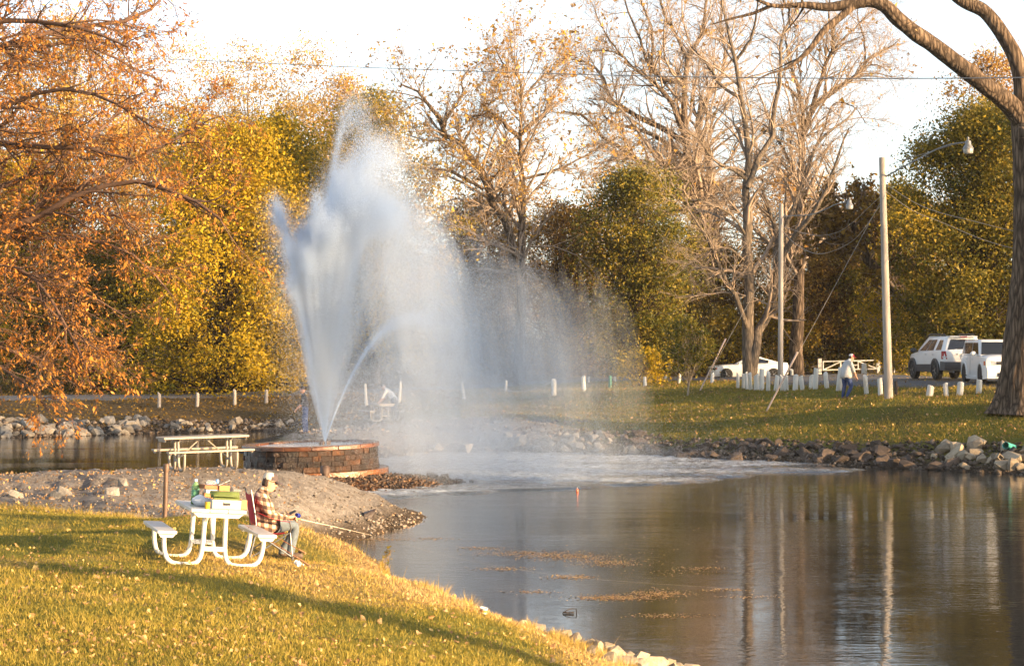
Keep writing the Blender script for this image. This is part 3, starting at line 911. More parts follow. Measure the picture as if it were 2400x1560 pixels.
drawn_tree('locust_tree', b1, limbs, 'feathery orange-leaved tree whose dark boughs reach over the water in front of the yellow trees', B_RUST, 21,
    [dict(count=26, t0=0.22, t1=1.0, length=(0.35, 0.17), ang=(38, 14), up=0.10, K=7, rr=0.5, rmin=0.007, curl=0.22),
     dict(count=7, t0=0.2, t1=1.0, length=(0.25, 0.28), ang=(42, 16), up=0.05, K=4, rr=0.6, rmin=0.005, curl=0.28),
     dict(count=3.0, t0=0.1, t1=1.0, length=(0.16, 0.30), ang=(40, 18), up=0.0, K=3, rr=0.7, rmin=0.004, curl=0.3)],
    L_ORANGE, 36000, 0.068, leaf_dir='hang', tint0=0.55, sides=8, twig_m=B_RUST)

# --- leafy trees (name, px, distance, height, width, label ...)
leafy('maple_tree', 520, 124, 15.2, 11.5, 'bright yellow tree with drooping foliage that hangs over the row of grey posts', L_YELLOW, B_DARK, 31, base_h=0.0, nclump=260, nleaf=130, leaf=0.25, clump=0.72, droop=0.5, shape='weep', tint0=0.56, tspread=0.28, trunk=0.3)
leafy('maple_tree', 655, 130, 15.8, 8.5, 'olive-yellow round-topped tree directly behind the left edge of the fountain plume', L_YELLOW, B_DARK, 32, base_h=0.05, nclump=230, nleaf=125, leaf=0.25, clump=0.75, droop=0.3, tint0=0.34, tspread=0.36)
leafy('maple_tree', 880, 138, 18.2, 9.5, 'green-gold tree whose crown shows above and right of the tall jet', L_YELLOW, B_DARK, 33, base_h=0.1, nclump=230, nleaf=120, leaf=0.26, clump=0.8, droop=0.25, tint0=0.42, tspread=0.4)
leafy('cottonwood_tree', 585, 176, 25.5, 13.5, 'tall pale gold tree with white limbs rising above the yellow trees', L_GOLD, B_PALE, 34, base_h=0.3, nclump=230, nleaf=85, leaf=0.26, clump=0.9, droop=0.1, tint0=0.6, tspread=0.4, trunk=0.3, shape='vase', split=5)
leafy('cottonwood_tree', 440, 182, 21.0, 11.0, 'thin pale gold tree between the orange boughs and the tall white-limbed tree', L_GOLD, B_PALE, 35, base_h=0.3, nclump=170, nleaf=72, leaf=0.25, clump=0.9, droop=0.1, tint0=0.45, tspread=0.4, trunk=0.28, shape='vase', split=6)
leafy('cottonwood_tree', 800, 186, 24.0, 9.0, 'sparse orange-gold treetop left of the tip of the tall jet', L_GOLD, B_TWIG, 36, base_h=0.35, nclump=170, nleaf=80, leaf=0.24, clump=0.85, droop=0.1, tint0=0.4, tspread=0.4, trunk=0.25, split=7)
leafy('cottonwood_tree', 150, 150, 24.5, 14.0, 'big golden tree standing behind the orange boughs', L_GOLD, B_DARK, 37, base_h=0.15, nclump=260, nleaf=95, leaf=0.26, clump=0.9, droop=0.2, tint0=0.45, tspread=0.4, trunk=0.35, split=4)
leafy('maple_tree', 40, 140, 14.0, 9.0, 'yellow tree low behind the orange boughs near the left road', L_YELLOW, B_DARK, 38, base_h=0.1, nclump=180, nleaf=90, leaf=0.25, clump=0.75, droop=0.3, tint0=0.5, tspread=0.45)
leafy('maple_tree', 255, 141, 9.5, 9.0, 'shaded olive tree behind the road left of the bright yellow tree', L_OLIVE, B_DARK, 39, base_h=0.04, nclump=180, nleaf=95, leaf=0.24, clump=0.72, droop=0.35, tint0=0.40, tspread=0.4)
leafy('elm_tree', 1495, 138, 12.9, 6.8, 'dense dark green tree right of the falling spray', L_GREEN, B_DARK, 41, base_h=0.05, nclump=230, nleaf=105, leaf=0.24, clump=0.75, droop=0.35, tint0=0.6, tspread=0.4, shape='flat')
leafy('elm_tree', 1330, 146, 11.5, 8.0, 'brownish bushy tree seen dimly through the falling spray', L_BROWN, B_DARK, 42, base_h=0.05, nclump=200, nleaf=85, leaf=0.24, clump=0.75, droop=0.3, tint0=0.4, tspread=0.4)
leafy('elm_tree', 1110, 150, 12.0, 8.0, 'dull brown tree hidden behind the thick of the spray', L_BROWN, B_DARK, 43, base_h=0.05, nclump=180, nleaf=80, leaf=0.25, clump=0.75, droop=0.3, tint0=0.35, tspread=0.4)
leafy('oak_tree', 2300, 112, 13.4, 9.0, 'big olive-green tree behind the parked vehicles and the nearer lamp', L_OLIVE, B_DARK, 44, base_h=0.12, nclump=300, nleaf=150, leaf=0.23, clump=0.72, droop=0.35, tint0=0.42, tspread=0.36, trunk=0.4)
leafy('oak_tree', 2330, 150, 21.5, 8.5, 'sparse gold-leaved treetop above the big olive-green tree', L_GOLD, B_TWIG, 45, base_h=0.45, nclump=120, nleaf=70, leaf=0.24, clump=0.75, droop=0.2, tint0=0.35, tspread=0.4, split=6)
leafy('oak_tree', 1960, 152, 11.8, 10.0, 'shaded brown-green tree behind the white gate', L_BROWN, B_DARK, 46, base_h=0.12, nclump=230, nleaf=105, leaf=0.24, clump=0.78, droop=0.45, tint0=0.35, tspread=0.38, shape='flat')
leafy('oak_tree', 2110, 148, 12.6, 8.0, 'dark olive tree behind the leaning trunk', L_OLIVE, B_DARK, 47, base_h=0.12, nclump=220, nleaf=105, leaf=0.24, clump=0.75, droop=0.4, tint0=0.32, tspread=0.36)
leafy('elm_tree', 1660, 156, 9.6, 9.0, 'shaded brown-gold tree behind the white saloon car', L_BROWN, B_DARK, 48, base_h=0.06, nclump=210, nleaf=95, leaf=0.24, clump=0.75, droop=0.35, tint0=0.42, tspread=0.4)
leafy('cottonwood_tree', 1850, 205, 17.5, 13.0, 'distant sunlit orange tree seen between the bare trunks', L_GOLD, B_TWIG, 49, base_h=0.2, nclump=170, nleaf=70, leaf=0.28, clump=1.0, droop=0.2, tint0=0.1, tspread=0.35, split=5)
leafy('cottonwood_tree', 2090, 198, 15.5, 9.0, 'distant rusty orange tree left of the nearer lamp pole', L_GOLD, B_TWIG, 50, base_h=0.2, nclump=130, nleaf=55, leaf=0.28, clump=1.0, droop=0.2, tint0=0.05, tspread=0.35, split=5)
leafy('cottonwood_tree', 1400, 200, 15.0, 12.0, 'distant russet tree behind the dark green tree by the spray', L_GOLD, B_TWIG, 51, base_h=0.2, nclump=130, nleaf=50, leaf=0.28, clump=1.0, droop=0.2, tint0=0.15, tspread=0.35, split=6)
leafy('cottonwood_tree', 1180, 195, 18.5, 12.0, 'distant russet tree behind the two-trunked tree beyond the spray', L_GOLD, B_TWIG, 52, base_h=0.2, nclump=130, nleaf=45, leaf=0.28, clump=1.0, droop=0.2, tint0=0.2, tspread=0.35, split=6)
leafy('cottonwood_tree', 700, 210, 20.0, 16.0, 'distant pale gold tree filling the gap left of the jet', L_GOLD, B_PALE, 53, base_h=0.15, nclump=200, nleaf=85, leaf=0.3, clump=1.1, droop=0.1, tint0=0.5, tspread=0.4, split=5)
leafy('cottonwood_tree', 300, 205, 22.0, 16.0, 'distant pale gold tree behind the tips of the orange boughs', L_GOLD, B_PALE, 54, base_h=0.15, nclump=220, nleaf=80, leaf=0.3, clump=1.1, droop=0.1, tint0=0.5, tspread=0.4, split=5)
leafy('cottonwood_tree', -60, 170, 27.0, 14.0, 'tall amber tree at the picture edge behind the orange boughs', L_GOLD, B_DARK, 55, base_h=0.1, nclump=200, nleaf=80, leaf=0.28, clump=1.0, droop=0.1, tint0=0.3, tspread=0.4)
# small ones
leafy('sapling', 1612, 99, 3.5, 2.3, 'small green-red sapling with a pale wrapped trunk on the far lawn', L_GREEN, B_PALE, 61, base_h=0.40, nclump=70, nleaf=60, leaf=0.10, clump=0.24, droop=0.2, tint0=0.6, tspread=0.5, trunk=0.045)
leafy('shrub', 1505, 112, 1.9, 2.6, 'small orange-yellow bush at the roadside by the edge of the spray', L_YELLOW, B_DARK, 62, base_h=0.1, nclump=60, nleaf=60, leaf=0.13, clump=0.3, droop=0.3, tint0=0.6, trunk=0.05, cat='bush')
leafy('shrub', 225, 131, 1.9, 3.2, 'red-leaved bush beyond the road on the far bank', L_RED, B_DARK, 63, base_h=0.05, nclump=60, nleaf=60, leaf=0.15, clump=0.4, droop=0.2, trunk=0.05, cat='bush')
leafy('shrub', 2088, 121, 4.9, 3.4, 'many-stemmed yellow shrub behind the nearer lamp pole', L_YELLOW, B_TWIG, 64, base_h=0.1, nclump=120, nleaf=36, leaf=0.15, clump=0.4, droop=0.3, tint0=0.5, trunk=0.07, shape='vase', cat='bush')
leafy('shrub', 1700, 151, 4.6, 2.4, 'yellow-leaved young tree behind the front of the white saloon car', L_YELLOW, B_DARK, 65, base_h=0.2, nclump=60, nleaf=60, leaf=0.17, clump=0.42, droop=0.4, tint0=0.55, trunk=0.06, cat='bush')
leafy('shrub', 1850, 150, 5.8, 4.6, 'bright yellow bush between the twin-stemmed tree and the furrowed trunk', L_YELLOW, B_DARK, 66, base_h=0.15, nclump=90, nleaf=70, leaf=0.2, clump=0.55, droop=0.4, tint0=0.45, trunk=0.07, cat='bush')

# --- bare big tree left of centre-right
def limb(pts, d, r, end): return (pix(pts, d, g0, 0.2, end), r)
DB = 154.0
bb = Vector((xat(1672, DB), DB, gzs(xat(1672, DB), DB) - 0.2))
TW = [dict(count=20, t0=0.25, t1=1.0, length=(0.9, 0.16), ang=(46, 16), up=0.22, K=6, rr=0.5, rmin=0.013, curl=0.28),
      dict(count=8, t0=0.2, t1=1.0, length=(0.6, 0.26), ang=(44, 18), up=0.14, K=4, rr=0.55, rmin=0.009, curl=0.3),
      dict(count=4.5, t0=0.2, t1=1.0, length=(0.4, 0.26), ang=(40, 18), up=0.08, K=3, rr=0.6, rmin=0.0065, curl=0.3)]
def tw(c0=20, c1=8, c2=4.5, ls=1.0):
    q = [dict(t) for t in TW]
    for t in q: t['length'] = (t['length'][0] * ls, t['length'][1] * ls)
    q[0]['count'], q[1]['count'], q[2]['count'] = c0, c1, c2
    return q
drawn_tree('cottonwood_tree', bb, [
    ([bb, at(1672, 700, DB), at(1668, 560, DB), at(1640, 470, DB), at(1616, 400, DB), at(1605, 330, DB), at(1602, 265, DB), at(1606, 190, DB), at(1612, 140, DB + 1), at(1640, 95, DB + 2), at(1655, 0, DB + 3), at(1662, -60, DB + 3)], (0.62, 0.55, 0.5, 0.45, 0.38, 0.32, 0.27, 0.22, 0.16, 0.12, 0.08)),
    limb([(1690, 620), (1646, 487), (1600, 460), (1559, 430), (1500, 380), (1454, 346), (1400, 310), (1380, 280), (1360, 268), (1320, 262)], DB, (0.36, 0.32, 0.26, 0.2, 0.12, 0.06), -4),
    limb([(1640, 480), (1622, 396), (1580, 350), (1538, 319), (1480, 300), (1424, 282), (1404, 249), (1380, 235)], DB, (0.28, 0.24, 0.18, 0.10, 0.05), 3),
    limb([(1612, 400), (1606, 340), (1565, 305), (1522, 286), (1470, 260), (1428, 228), (1417, 188), (1384, 151), (1337, 138)], DB, (0.26, 0.24, 0.19, 0.14, 0.06), 4),
    limb([(1606, 320), (1560, 220), (1522, 186), (1481, 156), (1454, 128), (1400, 118), (1372, 128)], DB, (0.24, 0.2, 0.14, 0.08, 0.04), -3),
    limb([(1610, 180), (1560, 190), (1520, 150), (1500, 90), (1470, 20), (1455, -40)], DB, (0.16, 0.14, 0.09, 0.05), 2),
    limb([(1690, 640), (1673, 487), (1649, 336), (1632, 286), (1650, 230), (1683, 202), (1700, 150), (1690, 60), (1700, -40)], DB + 1, (0.36, 0.3, 0.26, 0.2, 0.12, 0.06), 5),
    limb([(1612, 140), (1590, 90), (1560, 40), (1540, -30)], DB, (0.15, 0.11, 0.06), 3),
    limb([(1522, 188), (1530, 120), (1525, 60), (1500, 0), (1490, -40)], DB, (0.13, 0.1, 0.05), 1),
    limb([(1454, 128), (1420, 80), (1400, 40), (1390, 10)], DB - 3, (0.08, 0.05, 0.03), 1),
    limb([(1649, 440), (1580, 400), (1500, 420), (1440, 440), (1400, 470)], DB, (0.14, 0.1, 0.05, 0.03), -3),
    limb([(1680, 500), (1720, 420), (1780, 380), (1840, 350)], DB, (0.16, 0.1, 0.05), 3),
    ], 'huge bare grey-brown tree with wide crooked limbs right of the plume', B_MID, 71, tw(25, 9, 5, 1.22), L_GOLD, 1500, 0.2, tint0=0.4, rs=0.86)

# --- dark furrowed tree further right
DC = 139.0
bc = Vector((xat(1868, DC), DC, gzs(xat(1868, DC), DC) - 0.2))
drawn_tree('cottonwood_tree', bc, [
    ([bc, at(1868, 760, DC), at(1872, 620, DC), at(1878, 517, DC), at(1875, 420, DC), at(1879, 300, DC), at(1880, 235, DC), at(1868, 195, DC), at(1850, 150, DC), at(1840, 80, DC), at(1830, 0, DC)], (1.0, 0.85, 0.72, 0.62, 0.55, 0.48, 0.42, 0.25, 0.17, 0.1, 0.06)),
    limb([(1878, 330), (1902, 262), (1963, 208), (2010, 175), (2027, 148), (2055, 125), (2087, 111), (2110, 90)], DC, (0.42, 0.38, 0.3, 0.22, 0.12, 0.05), 4),
    limb([(1895, 280), (1920, 200), (1929, 161), (1953, 111), (1949, 74), (1942, 30), (1950, -30)], DC, (0.32, 0.28, 0.2, 0.12, 0.06), -3),
    limb([(1929, 161), (1960, 110), (2000, 70), (2040, 30), (2070, 10)], DC - 1, (0.18, 0.14, 0.09, 0.04), 3),
    limb([(2027, 148), (2025, 90), (2010, 40), (2015, -20)], DC + 3, (0.15, 0.1, 0.05), 2),
    limb([(2010, 175), (2050, 172), (2090, 180), (2118, 182)], DC + 3, (0.12, 0.08, 0.04), 2),
    limb([(1876, 430), (1830, 340), (1800, 300), (1760, 280), (1720, 285)], DC, (0.26, 0.2, 0.12, 0.05), 4),
    limb([(1878, 240), (1840, 200), (1800, 195), (1760, 205)], DC, (0.18, 0.12, 0.05), -4),
    limb([(1876, 400), (1920, 330), (1960, 240), (2000, 250), (2030, 290)], DC, (0.16, 0.12, 0.08, 0.04), -4),
    ], 'tall dark tree on the deeply furrowed trunk behind the further lamp pole', B_FURROW, 72, tw(22, 8, 4.5, 1.15), L_GOLD, 500, 0.2, tint0=0.3, rs=0.5)

# --- pale twin-stemmed bare tree
DT = 112.0
bt = Vector((xat(1757, DT), DT, gzs(xat(1757, DT), DT) - 0.2))
drawn_tree('ash_tree', bt, [
    ([bt, at(1752, 800, DT), at(1751, 700, DT), at(1755, 600, DT), at(1753, 500, DT), at(1753, 353, DT), at(1743, 270, DT), at(1734, 208, DT), at(1724, 144, DT), at(1704, 60, DT), at(1688, -10, DT), at(1670, -70, DT)], (0.36, 0.31, 0.29, 0.27, 0.25, 0.2, 0.17, 0.14, 0.12, 0.09, 0.06, 0.04)),
    limb([(1762, 892), (1768, 830), (1778, 777), (1796, 735), (1812, 693), (1818, 620), (1820, 567), (1812, 517), (1795, 470), (1785, 420)], DT, (0.26, 0.25, 0.24, 0.21, 0.18, 0.14, 0.10, 0.06), 1.5),
    limb([(1818, 640), (1841, 588), (1880, 530), (1904, 504), (1938, 433), (1960, 380), (1990, 300)], DT, (0.16, 0.14, 0.11, 0.07, 0.04), -3),
    limb([(1820, 580), (1850, 510), (1880, 440), (1920, 330), (1985, 280), (2010, 250)], DT + 1, (0.13, 0.11, 0.08, 0.04), 3),
    limb([(1752, 440), (1780, 370), (1802, 336), (1815, 269), (1828, 185), (1835, 77), (1870, 20)], DT, (0.16, 0.13, 0.09, 0.05), 2),
    limb([(1752, 770), (1738, 735), (1698, 643), (1670, 590), (1648, 546), (1620, 500), (1590, 470)], DT, (0.15, 0.12, 0.09, 0.06, 0.03), -3),
    limb([(1753, 420), (1720, 400), (1667, 370), (1640, 330), (1610, 310)], DT, (0.11, 0.08, 0.05, 0.03), -3),
    limb([(1736, 230), (1690, 200), (1650, 140), (1620, 110)], DT, (0.09, 0.07, 0.03), 2),
    limb([(1753, 353), (1790, 310), (1840, 290), (1880, 260)], DT, (0.08, 0.06, 0.03), 3),
    limb([(1724, 144), (1760, 90), (1775, 20), (1780, -40)], DT, (0.08, 0.06, 0.03), -2),
    limb([(1754, 560), (1710, 500), (1650, 480), (1600, 490)], DT, (0.07, 0.05, 0.02), -3),
    limb([(1755, 620), (1700, 580), (1640, 600), (1590, 640)], DT, (0.06, 0.04, 0.02), -3),
    ], 'pale twin-stemmed bare tree standing among the white posts', B_GREY, 73, tw(14, 6, 4.5))

# --- half-bare two-trunked tree behind the spray
DD = 126.0
bd = Vector((xat(1216, DD), DD, gzs(xat(1216, DD), DD) - 0.2))
drawn_tree('cottonwood_tree', bd, [
    ([bd, at(1220, 700, DD), at(1223, 517, DD), at(1223, 386, DD), at(1219, 319, DD), at(1220, 290, DD), at(1222, 235, DD), at(1216, 168, DD), at(1196, 118, DD), at(1192, 67, DD)], (0.5, 0.46, 0.4, 0.36, 0.3, 0.24, 0.18, 0.12, 0.07, 0.04)),
    limb([(1219, 325), (1186, 292), (1160, 275), (1135, 269), (1115, 272), (1095, 282)], DD, (0.22, 0.18, 0.12, 0.05), -3),
    limb([(1218, 315), (1263, 279), (1290, 252), (1292, 228), (1310, 200)], DD, (0.22, 0.17, 0.1, 0.05), 3),
    limb([(1222, 235), (1260, 190), (1300, 160), (1340, 120)], DD, (0.12, 0.08, 0.04), 2),
    limb([(1216, 180), (1180, 150), (1160, 110)], DD, (0.08, 0.05), -2),
    limb([(1226, 420), (1300, 400), (1380, 360), (1450, 320)], DD, (0.14, 0.1, 0.06, 0.04), 3),
    limb([(1205, 640), (1186, 517), (1155, 470), (1132, 420), (1108, 370), (1085, 339), (1051, 323), (1038, 289), (1007, 249), (977, 212), (940, 198)], DD, (0.36, 0.33, 0.3, 0.28, 0.24, 0.2, 0.14, 0.06), -4),
    limb([(1038, 292), (1068, 245), (1085, 218), (1082, 190), (1100, 160)], DD - 3, (0.14, 0.1, 0.05), 1),
    limb([(1132, 442), (1088, 417), (1051, 400), (1010, 395)], DD - 1, (0.16, 0.13, 0.07), -3),
    limb([(1085, 339), (1110, 290), (1150, 240), (1165, 200)], DD - 2, (0.1, 0.07, 0.03), 2),
    limb([(1007, 249), (980, 230), (955, 232)], DD - 3, (0.07, 0.04), 0),
    ], 'two-trunked tree with a thin scatter of orange leaves above the falling spray', B_MID, 74, tw(19, 8, 4.5, 1.1), L_GOLD, 6500, 0.155, tint0=0.45, rs=0.68)

# --- leaning dark trunk behind the vehicles
DL = 119.0
bl = Vector((xat(2212, DL), DL, gzs(xat(2212, DL), DL) - 0.2))
drawn_tree('willow_tree', bl, [
    ([bl, at(2195, 800, DL), at(2170, 745, DL), at(2148, 715, DL), at(2110, 680, DL), at(2075, 650, DL), at(2040, 615, DL), at(2018, 575, DL), at(2000, 530, DL), at(1985, 470, DL)], (0.95, 0.85, 0.78, 0.7, 0.6, 0.5, 0.42, 0.34, 0.25, 0.12)),
    limb([(2090, 665), (2110, 620), (2100, 560), (2120, 500)], DL, (0.26, 0.2, 0.12, 0.05), 3),
    limb([(2030, 600), (1990, 580), (1950, 560), (1910, 580)], DL, (0.2, 0.14, 0.06), -2),
    limb([(2150, 715), (2180, 660), (2190, 600), (2220, 540)], DL, (0.22, 0.16, 0.08), 3),
    ], 'dark trunk leaning steeply to the left behind the parked vehicles', B_FURROW, 75, tw(14, 6, 3), L_BROWN, 9000, 0.2, tint0=0.35, rs=0.62)

# --- big furrowed tree at the right edge
def furrow_tree():
    DR = 80.0
    base = Vector((xat(2400, DR), DR, gzs(xat(2400, DR), DR) - 0.15))
    g = np.random.default_rng(76)
    bag = Bag()
    def big(pts, rad, n, K, amp, flare=False):
        Q, Rr = resample(pts, rad, K)
        T = unit(np.gradient(Q, axis=0)); ref = np.array([0.1, 1.0, 0.05])
        U = unit(np.cross(T, ref)); Vv = np.cross(T, U)
        a = np.arange(n) * 2 * np.pi / n
        s = np.concatenate([[0], np.cumsum(np.linalg.norm(np.diff(Q, axis=0), axis=1))])
        ridge = vnoise(a[None] * n / 9.0 + 0.35 * np.sin(s[:, None] * 1.3) * 2, s[:, None] * 0.9 + 3)
        ridge = np.abs(ridge - 0.5) * 2 + 0.4 * vnoise(a[None] * n / 4.5, s[:, None] * 2.5)
        rr = Rr[:, None] * (1 + amp * (ridge - 0.5))
        if flare: rr = rr * (1 + 0.30 * np.exp(-s / 0.5)[:, None] * (1 + 0.5 * np.sin(a * 5 + 1))[None])
        V = Q[:, None] + rr[:, :, None] * (np.cos(a)[None, :, None] * U[:, None] + np.sin(a)[None, :, None] * Vv[:, None])
        idx = np.arange(K * n).reshape(K, n); r = np.roll(idx, -1, 1)
        bag.add(V.reshape(-1, 3), np.stack([idx[:-1], r[:-1], r[1:], idx[1:]], -1).reshape(-1, 4))
    big([base, at(2402, 900, DR), at(2408, 800, DR), at(2416, 650, DR), at(2420, 500, DR), at(2416, 380, DR), at(2405, 280, DR), at(2398, 240, DR)], (0.98, 0.86, 0.78, 0.68, 0.64, 0.64, 0.6, 0.5), 54, 90, 0.14, True)
    big([at(2412, 300, DR), at(2370, 248, DR - 0.3), at(2306, 198, DR - 0.8), at(2238, 145, DR - 1.2), at(2190, 108, DR - 1.4), at(2144, 77, DR - 1.6), at(2104, 44, DR - 1.8), at(2070, 12, DR - 2), at(2040, 2, DR - 2), at(2003, 8, DR - 2), at(1936, 17, DR - 2), at(1886, 12, DR - 2), at(1808, 13, DR - 2.2), at(1775, 0, DR - 2.4), at(1740, -20, DR - 2.5)],
        (0.44, 0.36, 0.33, 0.31, 0.30, 0.29, 0.28, 0.26, 0.24, 0.22, 0.17, 0.13, 0.08, 0.06, 0.03), 30, 110, 0.14)
    big([at(2410, 330, DR), at(2398, 249, DR), at(2392, 180, DR), at(2375, 125, DR), at(2356, 91, DR), at(2306, 27, DR), at(2248, -3, DR), at(2200, -60, DR)], (0.42, 0.34, 0.30, 0.27, 0.26, 0.25, 0.22, 0.15), 30, 70, 0.14)
    big([at(2000, 14, DR - 2), at(1970, 40, DR - 2.2), at(1936, 67, DR - 2.6), at(1896, 118, DR - 3), at(1842, 161, DR - 3.4), at(1798, 175, DR - 3.6), at(1770, 190, DR - 3.8)], (0.14, 0.13, 0.12, 0.10, 0.07, 0.035, 0.02), 12, 24, 0.1)
    for pts, r in (([at(1808, 13, DR - 2.2), at(1770, 30, DR - 2), at(1710, 45, DR - 2), at(1660, 60, DR - 2)], (0.07, 0.05, 0.02)), ([at(1886, 12, DR - 2), at(1870, 40, DR - 1.5), at(1840, 75, DR - 1)], (0.05, 0.03, 0.015)),
                   ([at(2300, 165, DR), at(2330, 145, DR + 1), at(2335, 110, DR + 1.5)], (0.05, 0.03, 0.015)), ([at(1896, 118, DR - 3), at(1890, 150, DR - 3), at(1893, 180, DR - 3)], (0.03, 0.02, 0.01))):
        Q, Rr = resample(pts, r, 8); bag.add(*tubes(Q[None], Rr[None], 6))
    for q, r in ((at(2146, 88, DR - 1.9), 0.13), (at(2394, 310, DR - 0.75), 0.2), (at(2358, 150, DR - 0.3), 0.10)):     # sawn-off stubs
        d = unit(np.array([-0.25, -0.9, -0.15]))
        Q, Rr = resample([np.array(q), np.array(q) + d * r * 1.2, np.array(q) + d * r * 2.0], (r * 1.1, r, r * 0.9), 5)
        bag.add(*tubes(Q[None], Rr[None], 12))
    lp_, lr_ = [], []
    for pts in ([at(1936, 17, DR - 2), at(1886, 12, DR - 2), at(1808, 13, DR - 2.2), at(1740, -20, DR - 2.5)], [at(1970, 40, DR - 2.2), at(1896, 118, DR - 3), at(1842, 161, DR - 3.4), at(1770, 190, DR - 3.8)], [at(2150, 70, DR - 1.6), at(2104, 44, DR - 1.8), at(2040, 2, DR - 2), at(2003, 8, DR - 2)]):
        Q, Rr = resample(pts, (0.12, 0.03), 12); lp_.append(Q); lr_.append(Rr)
    a, ar = sprout(np.array(lp_), np.array(lr_), 9, 0.1, 1, (0.5, 0.1), (55, 15), 0.05, 6, g, rmin=0.009)
    bag.add(*tubes(a, ar, 4))
    a2, ar2 = sprout(a, ar, 4, 0.2, 1, (0.3, 0.25), (45, 15), 0.0, 4, g, rmin=0.007)
    bag.add(*tubes(a2, ar2, 3))
    lv = leaves(a2[g.integers(0, len(a2), 70), -1] + g.normal(0, 0.05, (70, 3)), 0.12, g)
    return finish_tree('cottonwood_tree', base, bag, [lv], L_LITTER, B_FURROW, 'massive tree with deeply furrowed bark leaning over the parked vehicles', 'tree')
furrow_tree()
# ------------------------------------------------------------------ brush of the wood, and the trees out of view to the right that shade the far bank
def brush(name, label, y0, y1, n, hmin, hmax, leaf, leaf_m, seed, px0=-500, px1=2900, per=80):
    g = np.random.default_rng(seed)
    px = g.uniform(px0, px1, n); d = g.uniform(y0, y1, n)
    x = xat(px, d); zg = gz(x, d, False)
    hcap = hmin + (hmax - hmin) * smoothstep(fbm(px * 0.006 + seed, px * 0 + 2.2, 3), 0.25, 0.75)
    z = zg + hcap * g.uniform(0, 1, n) ** 0.8
    C0 = np.stack([x, d, z], 1)
    b = np.repeat(np.arange(n), per)
    C = C0[b] + g.normal(size=(len(b), 3)) * np.array([0.8, 0.8, 0.5]) * (0.4 + leaf * 2)
    C[:, 2] = np.maximum(C[:, 2], gz(C[:, 0], C[:, 1], False) + 0.02) if len(C) < 80000 else np.maximum(C[:, 2], zg[b] - 0.1)
    tint = 0.42 + 0.22 * g.normal(size=n)[b] + 0.2 * g.normal(size=len(b))
    V, Fq, T = leaves(C, leaf, g, 0.55, 0.2, tint)
    o = link(name, np_mesh(name, V, Fq, {'tint': T}), leaf_m)
    return tag(o, label, 'undergrowth', kind='stuff')
brush('woodland_brush', 'dark brown undergrowth along the edge of the wood', 146, 172, 560, 2.0, 6.0, 0.2, L_DARK, 81, per=75)
brush('woodland_brush', 'brown and gold thicket deep in the wood', 178, 200, 420, 4.0, 10.5, 0.32, L_BROWN, 82, per=60)
brush('woodland_brush', 'low weedy growth along the far side of the left road', 127, 134, 230, 0.4, 1.3, 0.14, L_DARK, 83, -500, 760, per=50)

SLIM = ['slim dark stem left of the bright yellow tree, behind the road', 'slim shaded tree behind the second grey post', 'slim shaded tree over the red-leaved bush', 'slim dark stem right of the dark green tree by the spray', 'slim brown tree above the slanting guard by the saloon car', 'slim dark tree seen between the lamp poles above the gate', 'slim dark tree behind the sport utility vehicle', 'slim brown tree behind the left gate post', 'slim dark tree just behind the orange-yellow bush', 'slim brown tree over the left end of the gate']
for i, (px, d, h) in enumerate([(430, 140, 10), (330, 143, 9.5), (180, 147, 9), (1560, 148, 9), (1625, 143, 10), (2010, 157, 10), (2250, 140, 11), (1900, 160, 10), (1480, 141, 9), (1930, 148, 8)]):
    leafy('young_tree', px, d, h, 3.6, SLIM[i], [L_DARK, L_BROWN][i % 2], B_DARK, 90 + i, base_h=0.3, nclump=60, nleaf=45, leaf=0.17, clump=0.5, trunk=0.15, group='slim dark-stemmed trees at the edge of the wood', tint0=0.45, split=3)

# trees beyond the right-hand edge of the view
def copy_tree(o, loc, rz, s, label):
    c = o.copy(); COL.objects.link(c)
    c.location = loc; c.rotation_euler = (0, 0, rz); c.scale = (s, s, s)
    c['label'] = label
    for ch in list(o.children):
        k = ch.copy(); COL.objects.link(k); k.parent = c
    return c
def sq(s, q): return 0.86 * s + 0.51 * q, -0.51 * s + 0.86 * q     # s: towards the sun, q: across the light
def shade_tree(s, q, h, w, seed, bh):
    x, y = sq(s, q)
    return leafy('shade_tree', PXC + x / y * F, y, h, w, 'leafy tree standing out of view beyond the right edge, shading the far bank', L_OLIVE, B_DARK, seed, base_h=bh, nclump=110, nleaf=60, leaf=0.19, clump=1.0, trunk=0.4, group='trees out of view on the right', split=0, cat='tree')
SH = [shade_tree(18, 74, 20, 11, 111, 0.1), shade_tree(22, 88, 22, 12, 112, 0.1)]
for i, (s, q, sc) in enumerate([(20, 63, 0.8), (17, 82, 0.95), (24, 98, 1.0), (19, 107, 1.05), (23, 117, 1.0), (20, 128, 1.05), (24, 139, 1.0), (21, 150, 1.05), (30, 68, 0.85), (33, 92, 1.0), (34, 112, 1.0), (34, 134, 1.0)]):
    x, y = sq(s, q)
    copy_tree(SH[i % 2], (x, y, gzs(x, y) - 0.1), i * 1.3, sc, SH[0]['label'])
TALL = leafy('shade_tree', PXC + sq(20, 57)[0] / sq(20, 57)[1] * F, sq(20, 57)[1], 25, 11, 'tall high-crowned tree out of view beyond the right edge, shading the plume', L_OLIVE, B_DARK, 113, base_h=0.46, nclump=130, nleaf=60, leaf=0.19, clump=1.0, trunk=0.4, group='trees out of view on the right', split=0)
for s, q in ((27, 50), (24, 64)):
    x, y = sq(s, q)
    copy_tree(TALL, (x, y, gzs(x, y) - 0.1), s * 1.7, 1.04, TALL['label'])
